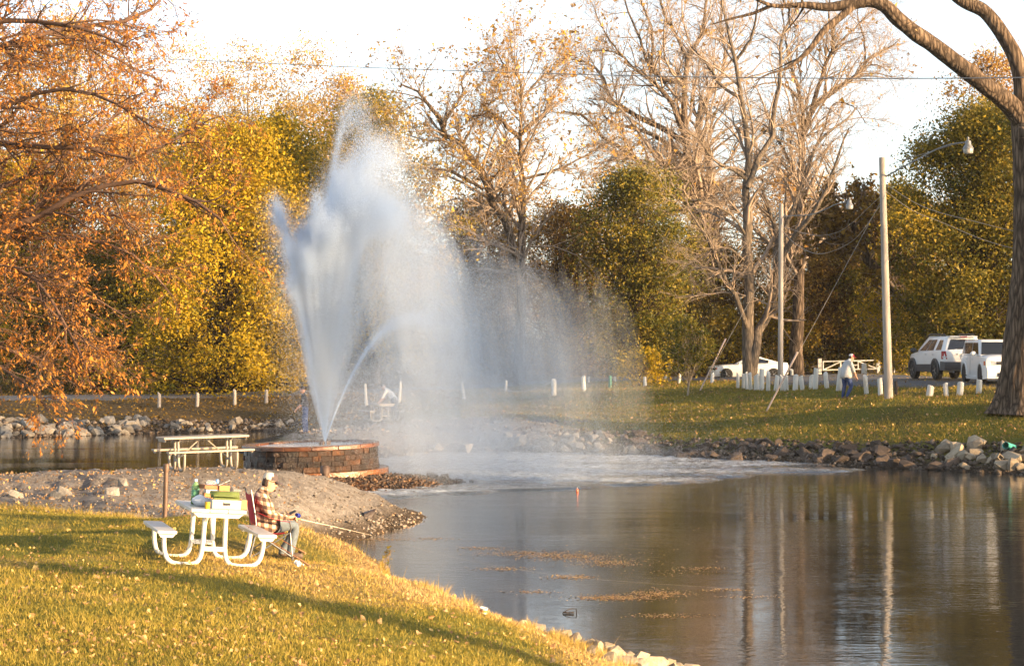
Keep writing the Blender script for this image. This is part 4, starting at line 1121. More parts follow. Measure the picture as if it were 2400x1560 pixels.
def lone(s, q, r, h, seed, label):
    x, y = sq(s, q)
    base = Vector((x, y, gzs(x, y) - 0.2))
    p = lambda dx, dy, z: (x + dx, y + dy, base.z + z)
    drawn_tree('shade_tree', base, [([p(0, 0, 0), p(0.05, 0, 4), p(-0.1, 0.1, 8), p(0.2, 0, 12), p(0, 0.2, 16)], (r * 1.2, r, r * 0.85, r * 0.6, r * 0.2)), ([p(0, 0, 8), p(1.5, 1, 10.5), p(3, 2, 13)], (r * 0.5, r * 0.3, r * 0.1)), ([p(0, 0, 9), p(-1.5, -1.4, 11), p(-3, -2, 14)], (r * 0.5, r * 0.3, r * 0.1))],
        label, B_DARK, seed, [], L_OLIVE, 900, 0.3)
lone(16, 20.7, 0.50, 16, 121, 'bare-stemmed tree out of view, its trunk shadow crossing the near lawn')
lone(22, 27.2, 0.30, 16, 122, 'slimmer tree out of view, its shadow falling left of the picnic table')
lone(26, 31.5, 0.25, 16, 123, 'slender tree out of view, its shadow falling by the gravel')
# ------------------------------------------------------------------ fountain basin
def basin_block_mat():
    m, n, l, p = _mat('wet_wall_block')
    oi = n.new('ShaderNodeObjectInfo')
    mp = _coords(n, l)
    t = _noise(n, l, mp, 5, 6, 0.7)
    ad = n.new('ShaderNodeMath'); ad.operation = 'MULTIPLY_ADD'
    ad.inputs[1].default_value = 0.36; l.new(oi.outputs['Random'], ad.inputs[0]); l.new(t.outputs['Fac'], ad.inputs[2])
    r = _ramp(n, [(0.42, (0.010, 0.006, 0.004)), (0.72, (0.036, 0.017, 0.008)), (0.94, (0.10, 0.040, 0.012)), (1.0, (0.17, 0.065, 0.018))])
    l.new(ad.outputs[0], r.inputs[0]); l.new(r.outputs[0], p.inputs['Base Color'])
    p.inputs['Roughness'].default_value = 0.30
    p.inputs['Specular IOR Level'].default_value = 0.4
    mp2 = _coords(n, l, (1, 1, 0.35))
    t3 = _noise(n, l, mp2, 22, 5, 0.7)
    b = _bump(n, l, t3.outputs['Fac'], 0.06); l.new(b.outputs[0], p.inputs['Normal'])
    return m
BLOCK = basin_block_mat()
CAPM = simple('rust_stained_cap', (0.13, 0.046, 0.014), 0.2, 0.45, 4, 0.02, 22, spec=0.7)
SLABM = simple('rust_stained_slab', (0.15, 0.058, 0.018), 0.25, 0.45, 3, 0.02, 16, spec=0.7, dirt=(0.08, 0.035, 0.015), dirt_amt=0.6)
BX, BY = xat(730, 67.0), 67.0
BZ = 0.30
basin = empty('fountain_basin', (BX, BY, BZ), (math.radians(0.6), math.radians(-1.5), 0))
tag(basin, 'round basin of wet rust-stained wall blocks under the plume', 'fountain')
g = np.random.default_rng(77)
def arc(r0, r1, a0, a1, z0, z1, n=3, jit=0.0):
    """a curved block"""
    mb = MB()
    rings = []
    for i in range(n + 1):
        a = a0 + (a1 - a0) * i / n
        c, s = math.cos(a), math.sin(a)
        j = g.normal(0, jit) if jit else 0
        rings.append([(c * r0, s * r0, z0), (c * (r1 + j), s * (r1 + j), z0), (c * (r1 + j * 0.5), s * (r1 + j * 0.5), z1), (c * r0, s * r0, z1)])
    mb.loft(rings)
    return mb
R0, R1 = 1.72, 2.02
arc(R0, 2.34, 0, 2 * math.pi * 0.9999, -0.35, 0.17, 64).build('base_slab', SLABM, basin, 30, 0.01)
for c in range(4):
    a = c * 0.37
    end = a + 2 * math.pi
    z0 = 0.174 + c * 0.158
    while a < end - 0.03:
        w = g.uniform(0.12, 0.22)
        if end - (a + w) < 0.1: w = end - a
        arc(R0, R1 - 0.006 * c, a + 0.002, a + w - 0.002, z0, z0 + 0.155, 3, 0.018).build('wall_block', BLOCK, basin, 30, 0.006)
        a += w
for k in range(16):
    a0 = k * 2 * math.pi / 16 + 0.1
    arc(R0 - 0.05, R1 + 0.05, a0 + 0.004, a0 + 2 * math.pi / 16 - 0.004, 0.81, 0.93, 5).build('cap_stone', CAPM, basin, 30, 0.012)
FOAM = simple('churned_water', (0.55, 0.60, 0.64), 0.12, 0.3, 3, 0.04, 9)
MB().lathe([(0.02, 0.0), (1.66, 0.0), (1.66, 0.05), (0.02, 0.06)], (0, 0, 0.82), 40).build('basin_water', FOAM, basin, 30)
nz_ = MB()
for k in range(7):
    a = k * 0.9
    nz_.tube([(0.42 + 0.14 * math.cos(a), 0.14 * math.sin(a), 0.5), (0.42 + 0.15 * math.cos(a), 0.15 * math.sin(a), 0.98)], 0.03, 8)
nz_.build('nozzle_ring', RUSTY, basin)
# capped valve standing in front of the slab
vp = at(762, 1110, 62.5)
vz = gzs(vp.x, vp.y)
valve = empty('pipe_valve', (vp.x, vp.y, vz))
tag(valve, 'short dark capped pipe in front of the basin slab', 'pipe')
MB().lathe([(0.10, -0.15), (0.10, 0.5), (0.14, 0.5), (0.14, 0.66), (0.09, 0.72)], n=14).build('pipe', RUSTY, valve)
MB().lathe([(0.22, 0.02), (0.24, 0.10), (0.13, 0.14)], n=14).build('flange', RUSTY, valve)

# ------------------------------------------------------------------ spray: jets that break up into drops and drift with the wind
def spray():
    g = np.random.default_rng(99)
    o = np.array([FX, FY, BZ + 1.0])
    G = 9.8
    pts, rad = [], []
    # (vx, vy, vz, share, spread)
    jets = [(-0.12, 0.1, 14.75, 0.45, 0.028, 0.55), (0.75, -0.3, 13.7, 0.8, 0.06, 0.55), (-2.05, 0.1, 12.2, 0.6, 0.05, 0.6), (2.95, 0.15, 8.8, 0.42, 0.03, 0.32), (-1.55, -0.3, 10.0, 0.4, 0.05, 0.5)]
    for k in range(30):
        a = k * 2.4
        s_ = math.sqrt((k + 0.5) / 30)
        vx_ = -0.28 + 1.55 * s_ * math.cos(a)
        top = np.interp(vx_, [-1.9, -0.9, -0.1, 0.5, 1.4], [11.6, 12.2, 14.3, 13.8, 11.9])
        jets.append((vx_, 1.0 * s_ * math.sin(a), top * g.uniform(0.84, 1.0), 0.46, g.uniform(0.05, 0.085), 0.55))
    def fly(n, v, sp, t, wc=0.55):
        vv = np.array(v)[None] * (1 + 0.02 * g.normal(size=(n, 1))) + g.normal(0, 1, (n, 3)) * np.array([1, 1, 0.5]) * sp * 4.0
        drag = 0.10
        e = (1 - np.exp(-drag * t)) / drag
        p = o + vv * e[:, None]
        p[:, 2] -= 0.5 * G * t * t * (1 - 0.02 * t)
        p[:, 0] += wc * t * t
        return p, vv
    for vx, vy, vz, sh, sp, wc in jets:
        ta = vz / G
        n = int(60000 * sh)
        t = g.uniform(0, 1, n) ** 0.85 * ta * 1.12
        core = g.random(n) < 0.45
        v = (vx, vy, vz)
        p, _ = fly(n, v, np.where(core, 0.4, 1.0)[:, None] * sp, t, wc)
        p += g.normal(0, 1, (n, 3)) * (0.012 + 0.055 * t[:, None]) * np.where(core, 0.5, 1.0)[:, None]
        pts.append(p); rad.append(np.where(core, 0.0046, 0.0030) * np.exp(g.normal(0, 0.25, n)))
        # break-up: drops lose speed, fall at their own rate and drift
        m = int(70000 * sh)
        t0 = g.uniform(0.62, 1.15, m) * ta
        p0, vv = fly(m, v, sp * 1.3, t0, wc)
        puff = g.integers(0, 26, m)
        pw = g.uniform(0.15, 1.0, 26)[puff]
        T = g.uniform(0, 1, m)
        vt = g.uniform(2.2, 6.0, m)
        wind = (0.25 + 1.55 * pw) * (4.6 / vt) ** 0.6
        v0 = vv[:, 2] - G * t0
        Hh = np.maximum(p0[:, 2] - 0.02, 0.1)
        dur = Hh / vt + 0.35
        t1 = T * dur
        z = p0[:, 2] + np.maximum(v0, -1) * 0.25 * (1 - np.exp(-t1 / 0.25)) - vt * (t1 - 0.45 * (1 - np.exp(-t1 / 0.45)))
        q = p0.copy()
        q[:, 0] += vx * 0.5 * (1 - np.exp(-t1 / 0.5)) + wind * t1 + g.normal(0, 0.10, m) * (1 + t1)
        q[:, 1] += vy * 0.5 * (1 - np.exp(-t1 / 0.5)) + g.normal(0, 0.25, m) * (0.6 + t1) + (pw - 0.5) * 1.6 * t1
        q[:, 2] = z
        ok = z > 0.03
        pts.append(q[ok]); rad.append((0.0023 * np.exp(g.normal(0, 0.3, m)))[ok])
    # fine drifting mist, carried furthest
    m = 150000
    puff = g.integers(0, 18, m); px_ = g.uniform(0, 1, 18)
    px_ = np.sort(px_)[puff]
    x = o[0] + 1.5 + 7.6 * px_ + g.normal(0, 0.22, m)
    top = np.interp(x - o[0], [0, 2.5, 5, 7, 9.5], [9.5, 9.2, 7.3, 6.6, 5.9]) + g.normal(0, 0.3, m)
    z = 0.1 + (top) * g.uniform(0, 1, m) ** 0.95
    y = o[1] + 0.6 + g.normal(0, 1.1, m) + 2.0 * (px_ - 0.3)
    keep = g.random(m) < np.interp(x - o[0], [0, 4, 6.5, 9, 11], [1.0, 1.0, 0.62, 0.42, 0.1])
    pts.append(np.stack([x, y, z], 1)[keep]); rad.append((0.0022 * np.exp(g.normal(0, 0.25, m)))[keep])
    # low mist over the water
    m = 50000
    a = g.normal(0, 1, (m, 2))
    q = np.stack([o[0] + 6.5 + a[:, 0] * 3.6, o[1] + 4.5 + a[:, 1] * 3.4, np.abs(g.normal(0, 0.9, m)) + 0.03], 1)
    pts.append(q); rad.append(np.full(m, 0.0028))
    P = np.concatenate(pts); R = np.concatenate(rad)
    me = bpy.data.meshes.new('fountain_spray')
    me.vertices.add(len(P)); me.vertices.foreach_set('co', P.astype(np.float32).ravel())
    a = me.attributes.new('drop_radius', 'FLOAT', 'POINT'); a.data.foreach_set('value', R.astype(np.float32))
    me.update()
    return me, len(P)
spray_me, spray_n = spray()
WATERDROP, _n, _l, _p = _mat('water_drops')
_p.inputs['Base Color'].default_value = (0.70, 0.79, 0.90, 1)
_p.inputs['Roughness'].default_value = 0.5
_tr = _n.new('ShaderNodeBsdfTranslucent'); _tr.inputs['Color'].default_value = (0.70, 0.79, 0.90, 1)
_mx = _n.new('ShaderNodeMixShader'); _mx.inputs[0].default_value = 0.5
_l.new(_p.outputs[0], _mx.inputs[1]); _l.new(_tr.outputs[0], _mx.inputs[2]); _l.new(_mx.outputs[0], _n['Material Output'].inputs['Surface'])
spray_o = link('fountain_spray', spray_me)
spray_me.materials.append(WATERDROP)
ng = bpy.data.node_groups.new('drops', 'GeometryNodeTree')
ng.interface.new_socket('Geometry', in_out='INPUT', socket_type='NodeSocketGeometry')
ng.interface.new_socket('Geometry', in_out='OUTPUT', socket_type='NodeSocketGeometry')
gi, go = ng.nodes.new('NodeGroupInput'), ng.nodes.new('NodeGroupOutput')
mp_ = ng.nodes.new('GeometryNodeMeshToPoints'); na = ng.nodes.new('GeometryNodeInputNamedAttribute')
na.data_type = 'FLOAT'; na.inputs[0].default_value = 'drop_radius'
sm = ng.nodes.new('GeometryNodeSetMaterial'); sm.inputs['Material'].default_value = WATERDROP
ng.links.new(gi.outputs[0], mp_.inputs['Mesh']); ng.links.new(na.outputs['Attribute'], mp_.inputs['Radius'])
ng.links.new(mp_.outputs[0], sm.inputs[0]); ng.links.new(sm.outputs[0], go.inputs[0])
md = spray_o.modifiers.new('drops', 'NODES'); md.node_group = ng
tag(spray_o, 'white plume of fountain spray drifting to the right over the water', 'spray', kind='stuff')

# ------------------------------------------------------------------ fine mist between the drops
def mist_mat(name, dens):
    m = bpy.data.materials.new(name); m.use_nodes = True
    n, l = m.node_tree.nodes, m.node_tree.links
    n.remove(n['Principled BSDF'])
    v = n.new('ShaderNodeVolumePrincipled')
    v.inputs['Color'].default_value = (0.88, 0.94, 1.0, 1)
    v.inputs['Density'].default_value = dens
    v.inputs['Anisotropy'].default_value = 0.2
    l.new(v.outputs[0], n['Material Output'].inputs['Volume'])
    return m
MIST = {}
def mist_tube(path, rad, dens, ydepth=1.0, n=18):
    """a soft-sided body of mist along a path"""
    P, R = resample(path, rad, 16)
    T = unit(np.gradient(P, axis=0))
    a = np.arange(n) * 2 * np.pi / n
    U = unit(np.cross(T, np.array([0, 1.0, 0]))); 
    V = P[:, None] + R[:, None, None] * (np.cos(a)[None, :, None] * U[:, None] + np.sin(a)[None, :, None] * np.array([0, ydepth, 0])[None, None])
    idx = np.arange(16 * n).reshape(16, n)
    mb = MB(); mb.loft([[tuple(p) for p in r] for r in V])
    key = round(dens, 3)
    if key not in MIST: MIST[key] = mist_mat('mist_%d' % int(dens * 1000), dens)
    o = mb.build('mist', MIST[key], spray_o, 180)
    return tag(o, kind='stuff')
def arcpath(vx, vy, vz, t0, t1, k=9, wind=0.55):
    o = np.array([FX, FY, BZ + 1.0]); out = []
    for t in np.linspace(t0, t1, k):
        e = (1 - math.exp(-0.1 * t)) / 0.1
        out.append(o + np.array([vx * e + wind * t * t, vy * e, vz * e - 4.9 * t * t * (1 - 0.02 * t)]))
    return out
gm = np.random.default_rng(123)
# rising cones
for vx, vy, vz, t1, r1, dn in [(-0.12, 0.1, 14.7, 1.46, 0.17, 0.9), (0.75, -0.2, 13.6, 1.45, 0.62, 0.42), (-0.2, 0.2, 12.9, 1.3, 0.62, 0.46), (0.3, 0.3, 13.5, 1.4, 0.8, 0.34), (1.15, 0.1, 12.4, 1.4, 0.75, 0.34), (-0.8, 0.0, 11.9, 1.15, 0.5, 0.42), (-2.05, 0.1, 12.2, 1.2, 0.32, 0.62), (-1.45, 0.1, 10.8, 1.0, 0.42, 0.46), (1.7, 0.0, 11.0, 1.2, 0.6, 0.34), (-0.3, -0.1, 9.8, 0.8, 0.62, 0.8), (0.5, 0.1, 9.8, 0.8, 0.6, 0.6), (-1.2, 0.1, 9.5, 0.7, 0.4, 0.7)]:
    mist_tube(arcpath(vx, vy, vz, 0.0, t1), (0.05, r1 * 0.45, r1 * 0.8, r1, r1 * 0.85, r1 * 0.25), dn)
mist_tube(arcpath(2.95, 0.15, 8.8, 0, 1.0, wind=0.32), (0.05, 0.12, 0.2, 0.24, 0.08), 0.7)
# falling curtains, leaning with the wind, thinning to the right
for x0, z0, x1, r0, r1, dn in [(1.3, 10.0, 2.4, 0.7, 0.8, 0.20), (2.0, 9.8, 3.4, 0.8, 0.9, 0.20), (2.5, 9.1, 4.2, 0.8, 0.8, 0.17), (3.0, 8.3, 4.8, 0.8, 0.8, 0.16), (3.5, 7.6, 5.4, 0.7, 0.8, 0.13), (1.8, 10.3, 2.6, 0.6, 0.7, 0.16), (2.4, 8.5, 4.2, 1.4, 1.5, 0.07), (8.3, 6.2, 9.3, 0.8, 1.0, 0.03), (8.9, 5.9, 9.6, 0.4, 0.8, 0.035),
                               (4.4, 7.5, 6.3, 0.6, 0.9, 0.12), (5.3, 7.3, 6.8, 0.45, 0.6, 0.14), (5.9, 6.9, 7.2, 0.5, 0.75, 0.11), (6.6, 6.8, 7.6, 0.3, 0.4, 0.15), (7.1, 6.7, 7.9, 0.4, 0.6, 0.10), (7.7, 6.6, 8.3, 0.25, 0.35, 0.15), (8.2, 6.5, 8.7, 0.35, 0.5, 0.09), (5.0, 6.9, 7.2, 1.6, 2.0, 0.05), (7.0, 6.4, 7.8, 1.0, 1.2, 0.05)]:
    o3 = np.array([FX, FY + gm.normal(0, 0.6), 0])
    pth = [o3 + np.array([x0 + (x1 - x0) * t ** 0.8, 0, z0 * (1 - t) + 0.03 * t]) for t in np.linspace(0, 1, 8)]
    mist_tube(pth[:6], (r0 * 0.15, r0 * 0.8, r0, (r0 + r1) / 2, r1 * 0.8, r1 * 0.2), dn, 1.3)
    mist_tube(pth[2:], (r0 * 0.15, r0 * 0.8, r1 * 0.9, r1, r1 * 0.9), dn * 0.45, 1.3)
# low cloud over the water
for cx, cy, cz, rx, ry, rz, dn in [(5.5, 5.0, 0.45, 6.0, 6.5, 1.0, 0.016), (4.0, 5.5, 0.6, 3.6, 3.0, 1.4, 0.03), (2.6, 6.0, 1.7, 3.4, 3.0, 2.3, 0.07)]:
    mb = MB(); mb.ball((FX + cx, FY + cy, cz), (rx, ry, rz), 28, 14)
    mb.v = [(x, y, max(z, 0.03)) for x, y, z in mb.v]
    key = round(dn, 3)
    if key not in MIST: MIST[key] = mist_mat('mist_%d' % int(dn * 1000), dn)
    tag(mb.build('mist', MIST[key], spray_o, 180), kind='stuff')
# ------------------------------------------------------------------ white posts
POST_MESHES = []
for k in range(4):
    gp = np.random.default_rng(200 + k)
    mb = MB()
    n = 14
    rings = []
    prof = [(1.0, -0.25), (1.0, 0.0), (0.97, 0.35), (0.96, 0.66), (0.95, 0.97), (0.86, 1.0)]
    dx, dy = gp.normal(0, 0.02, 2)
    cut = gp.normal(0, 0.05, 2)
    for r, z in prof:
        ring = []
        for i in range(n):
            a = 2 * math.pi * i / n
            rr = 0.125 * r * (1 + 0.03 * math.sin(3 * a + k) + gp.normal(0, 0.008))
            zz = z + (cut[0] * math.cos(a) + cut[1] * math.sin(a) if z > 0.9 else 0)
            ring.append((rr * math.cos(a) + dx * z, rr * math.sin(a) + dy * z, zz))
        rings.append(ring)
    mb.loft(rings)
    me = mb.mesh('post'); me.materials.append(WHITE_WOOD); me.shade_smooth(); me.set_sharp_from_angle(angle=math.radians(45))
    POST_MESHES.append(me)
post_i = 0
def post(px, yb, yt, d, label, group='white bollard posts along the road', wpx=None, tilt=(0, 0), mat=None):
    global post_i
    p = at(px, yb, d)
    z = gzs(p.x, p.y)
    o = bpy.data.objects.new('bollard_post', POST_MESHES[post_i % 4])
    COL.objects.link(o)
    h = (yb - yt) * d / F
    o.location = (p.x, p.y, z - 0.02)
    w = (wpx * d / F / 0.25) if wpx else 0.9
    o.scale = (w, w, h + (p.z - z if p.z > z else 0))
    o.rotation_euler = (tilt[0], tilt[1], post_i * 0.9)
    if mat:
        o.material_slots[0].link = 'OBJECT'; o.material_slots[0].material = mat
    post_i += 1
    return tag(o, label, 'post', group)
# near side of the road, right to left
for i, (x, yt, yb, w, d, lab) in enumerate([
    (2294, 896, 929, 14, 85, 'white post nearest the massive furrowed trunk'),
    (2249, 898, 930, 16, 85, 'white post in front of the boxy white car, dark stain on its top'),
    (2218, 897, 927, 12, 85.2, 'slanted-top white post between the two stubby posts before the cars'),
    (2178, 903, 928, 17, 85.4, 'stubby leaning white post, first one right of the nearer lamp pole'),
    (2064, 885, 917, 12, 87.5, 'white post immediately left of the nearer lamp pole'),
    (2031, 880, 911, 11, 90.5, 'white post just right of the walking person'),
    (1966, 862, 908, 14, 92, 'tall thick white post just left of the walking person'),
    (1938, 873, 907, 11, 93, 'short white post below the middle of the gate'),
    (1911, 862, 908, 12, 93.5, 'tall white post below the left gate post'),
    (1900, 879, 907, 10, 94, 'white post close beside the tall one under the gate'),
    (1881, 880, 907, 11, 94.5, 'white post in front of the furrowed dark trunk'),
    (1864, 879, 906, 13, 95, 'broad white post at the foot of the slanting guy guard'),
    (1843, 879, 904, 11, 95.5, 'slightly tilted white post just right of the further lamp pole'),
    (1834, 880, 903, 10, 96, 'white post touching the base of the further lamp pole'),
    (1818, 879, 903, 11, 96.5, 'white post just left of the further lamp pole'),
    (1800, 871, 903, 10, 97, 'leaning white post in front of the saloon car rear wheel'),
    (1785, 864, 899, 12, 98, 'tall wide white post right of the twin stems'),
    (1773, 876, 899, 13, 98.5, 'wide white post at the foot of the right twin stem'),
    (1760, 873, 899, 9, 99, 'white post at the foot of the left twin stem'),
    (1751, 873, 898, 8, 99.5, 'narrow white post in the tight cluster before the twin stems'),
    (1742, 875, 899, 8, 100, 'second post of the tight cluster left of the twin stems'),
    (1729, 875, 900, 8, 100.5, 'leftmost post of the tight cluster before the saloon car'),
    (1669, 873, 894, 9, 108, 'lone white post in front of the saloon car headlight'),
    (1591, 875, 895, 7, 112, 'lone white post behind the sapling'),
    (1512, 882, 899, 8, 110, 'white post beside the orange-yellow bush'),
    (1369, 881, 903, 10, 107, 'white post left of the green one beyond the spray'),
    (1298, 888, 910, 12, 104, 'white post holding the slack rope'),
    (1088, 895, 917, 8, 108, 'white post half lost in the spray'),
    (1185, 890, 908, 7, 114, 'faint white post behind the falling spray'),
    (936, 896, 915, 7, 112, 'faint post behind the bending person'),
    (859, 900, 918, 7, 112, 'faint post beyond the misty picnic table'),
    ]):
    post(x, yb, yt, d, lab, wpx=w, tilt=((0.02, 0.06, -0.05, 0.08)[i % 4], (0.04, -0.10, 0.08, -0.02)[(i * 3) % 4]))
for x, yt, yb, w, d, lab in [(2025, 858, 882, 13, 116, 'white post across the road right of the walking person'), (1781, 879, 889, 7, 128, 'distant low post right of the twin stems'), (1856, 865, 884, 8, 126, 'distant post before the furrowed dark trunk'),
                             (2094, 863, 877, 7, 122, 'distant post by the many-stemmed shrub'), (1560, 880, 888, 7, 124, 'distant stub of a post left of the sapling'), (1441, 881, 891, 6, 124, 'distant white post right of the green one'), (1380, 882, 893, 5, 124, 'distant post at the edge of the spray'), (1497, 882, 888, 5, 124, 'distant tiny post left of the orange-yellow bush')]:
    post(x, yb, yt, d, lab, 'white posts on the far side of the road', w)
GREENP = simple('green_plastic', (0.04, 0.20, 0.13), 0.5, 0.15, 6)
post(1430, 901, 881, 110, 'bright green post beyond the edge of the spray', None, 8, mat=GREENP)
STUMP = simple('dark_stump', (0.05, 0.038, 0.03), 0.9, 0.3, 10)
post(2100, 917, 891, 86.5, 'dark wooden stump just right of the nearer lamp pole', None, 8, mat=STUMP)
for x, yt, yb, d, lab in [(373, 921, 954, 112.8, 'pale grey post furthest left on the far bank'), (462, 919, 949, 113.5, 'grey post partly behind hanging yellow leaves'), (550, 914, 946, 114.3, 'third grey post along the left bank'), (624, 912, 943, 115.2, 'grey post nearest the plume on the left bank')]:
    post(x, yb, yt, d, lab, 'grey posts along the left bank', 8.5, mat=POLE_WOOD)
# rope
rp = at(1296, 892, 104); 
rope = [(rp + (at(1140, 897, 108) - rp) * t) - Vector((0, 0, 0.45 * 4 * t * (1 - t))) for t in np.linspace(0, 1, 16)]
rp_o = MB().tube(rope, 0.014, 5).build('rope', simple('hemp_rope', (0.5, 0.43, 0.33), 0.9), None)
tag(rp_o, 'slack pale rope running from a white post into the spray', 'rope')

# ------------------------------------------------------------------ lamp poles
def lamp_head(root, p, s=1.0):
    """yard-light: cap, ribbed collar, flared shade and glass bowl"""
    h = empty_part('lamp_head', root, p)
    MB().lathe([(0.03 * s, 0.16 * s), (0.05 * s, 0.24 * s), (0.05 * s, 0.34 * s), (0.02 * s, 0.36 * s)], n=12).build('photocell', LAMP_METAL, h)
    MB().lathe([(0.05 * s, 0.22 * s), (0.12 * s, 0.18 * s), (0.14 * s, 0.02 * s), (0.24 * s, -0.14 * s), (0.25 * s, -0.17 * s), (0.23 * s, -0.17 * s)], n=18).build('lamp_shade', LAMP_METAL, h)
    MB().lathe([(0.22 * s, -0.16 * s), (0.23 * s, -0.20 * s), (0.20 * s, -0.36 * s), (0.13 * s, -0.40 * s)], n=18).build('lamp_glass', LAMP_GLASS, h)
def empty_part(name, root, p):
    o = bpy.data.objects.new(name, None); COL.objects.link(o); o.parent = root; o.location = p; o.empty_display_size = 0.1
    return o
def lamp(px0, yb, px1, yt, d, arm, head, label, r0, r1, arm_mat, brace=None, s=1.0):
    b = at(px0, yb, d); b.z = gzs(b.x, b.y)
    t = at(px1, yt, d)
    root = empty('lamp_post', b)
    tag(root, label, 'lamp post', 'lamp posts by the road')
    L = lambda v: tuple(Vector(v) - b)
    mb = MB()
    mb.tube([L(b - Vector((0, 0, 0.3)))] + [L(b + (t - b) * k / 8) for k in range(9)], [r0] + [r0 + (r1 - r0) * k / 8 for k in range(9)], 16)
    mb.build('pole', POLE_WOOD, root, 60)
    pts, _ = resample([at(x, y, d + e) for x, y, e in arm], 0.03, 16)
    MB().tube([L(p) for p in pts], 0.035 * s, 8).build('lamp_arm', arm_mat, root)
    if brace:
        MB().tube([L(at(*brace[0])), L(at(*brace[1]))], 0.012, 5).build('arm_brace', WIRE, root)
    MB().lathe([(0.07, -0.12), (0.07, 0.12)], L(at(arm[0][0], arm[0][1], d)), 10).build('arm_bracket', arm_mat, root)
    lamp_head(root, L(at(*head)), s)
    return root, b, t
LP1, lb1, lt1 = lamp(2083, 930, 2067, 369, 85, [(2074, 415, 0), (2110, 395, -0.6), (2160, 368, -1.2), (2200, 348, -1.6), (2230, 338, -1.9), (2262, 334, -2.1)], (2269, 340, 82.85), 'nearer wooden lamp pole, its curved arm reaching right over the vehicles', 0.17, 0.115, LAMP_METAL, ((2100, 380, 84.5), (2250, 335, 83)), 0.85)
LP2, lb2, lt2 = lamp(1829, 893, 1831, 478, 99.5, [(1833, 507, 0), (1870, 505, -0.5), (1902, 503, -0.9), (1935, 490, -1.3), (1965, 477, -1.6), (1986, 474, -1.8)], (1991, 476, 97.6), 'further lamp pole among the white posts, grey arm reaching right', 0.125, 0.10, LAMP_METAL, None, 0.72)

def wire(name, pts, r, label, cat='wire', mat=WIRE, sag=0.0, n=24):
    P, _ = resample(pts, 0.01, n) if len(pts) > 2 else (np.array([np.array(pts[0]) * (1 - t) + np.array(pts[1]) * t for t in np.linspace(0, 1, n)]), 0)
    P = np.array(P); t = np.linspace(0, 1, n)
    P[:, 2] -= sag * 4 * t * (1 - t)
    o = MB().tube([tuple(p) for p in P], r, 5).build(name, mat, None, 180)
    return tag(o, label, cat)
wire('overhead_wire', [at(-500, 118, 125), at(330, 137, 108), at(900, 160, 92), at(1600, 180, 76), at(2400, 182, 60), at(3200, 160, 48)], 0.016, 'long pale overhead wire crossing the whole sky', n=40)
wire('service_wire', [at(2076, 432, 85), at(2150, 478, 84), at(2289, 520, 82), at(2400, 546, 80.5), at(2600, 570, 78)], 0.012, 'upper of two wires sagging right from the nearer lamp pole')
wire('service_wire', [at(2076, 448, 85), at(2140, 494, 84.5), at(2205, 520, 84), at(2300, 560, 83), at(2400, 588, 81.5), at(2600, 625, 80)], 0.012, 'lower of two wires sagging right from the nearer lamp pole')
wire('service_wire', [at(1833, 540, 99.5), at(1870, 575, 96), at(1921, 595, 93), at(1990, 570, 90), at(2072, 470, 85.1)], 0.012, 'drooping wire strung between the two lamp poles')
wire('service_wire', [at(1833, 530, 99.5), at(1900, 550, 96), at(1960, 545, 92), at(2070, 455, 85.1)], 0.010, 'straighter wire strung between the two lamp poles')
def guy(px0, py0, px1, py1, d0, d1, ex, ey, ed, lab):
    a = at(px0, py0, d0); a.z = gzs(a.x, a.y) - 0.05
    root = empty('guy_wire', a); tag(root, lab, 'guy wire', 'guy wires')
    L = lambda v: tuple(Vector(v) - a)
    b = at(px1, py1, d1)
    MB().tube([L(a), L(b)], 0.034, 8).build('guard_sleeve', GUARD, root)
    MB().tube([L(a), L(at(ex, ey, ed))], 0.011, 5).build('wire', WIRE, root)
guy(1795, 950, 1869, 825, 88, 87.2, 2068, 466, 85, 'slanting pinkish guy guard nearer the water, wired to the nearer lamp pole')
guy(1640, 898, 1701, 793, 101, 100.6, 1828, 577, 99.5, 'slanting pinkish guy guard in front of the saloon car bonnet')

# ------------------------------------------------------------------ white gate
gd = 134.0
def gate():
    a = at(1921, 877, gd); b = at(2059, 873, gd - 1)
    za, zb = gzs(a.x, a.y), gzs(b.x, b.y)
    root = empty('park_gate', (a.x, a.y, za)); tag(root, 'white barred gate with diagonal braces across the track', 'gate')
    o = Vector((a.x, a.y, za))
    def P(px, py): return tuple(at(px, py, gd - 0.5) - o)
    MB().box(tuple(Vector((a.x, a.y, a.z + 0.30)) - o), (0.22, 0.22, 1.3)).build('gate_post', WHITE_WOOD, root, 30, 0.01)
    MB().box(tuple(Vector((b.x, b.y, b.z + 0.22)) - o), (0.18, 0.18, 1.0)).build('gate_post', WHITE_WOOD, root, 30, 0.01)
    for n_, q in (('top_rail', ((1928, 847), (2057, 844))), ('bottom_rail', ((1928, 867), (2057, 864))), ('middle_rail', ((1970, 856), (2012, 855))), ('upright', ((1929, 847), (1929, 868))), ('upright', ((1970, 846), (1970, 866))),
                  ('upright', ((2011, 845), (2011, 865))), ('upright', ((2055, 844), (2055, 864))), ('brace', ((1930, 866), (1969, 848))), ('brace', ((2012, 847), (2054, 863)))):
        MB().tube([P(*q[0]), P(*q[1])], 0.04 if n_ != 'middle_rail' else 0.03, 6).build(n_, WHITE_WOOD, root)
gate()

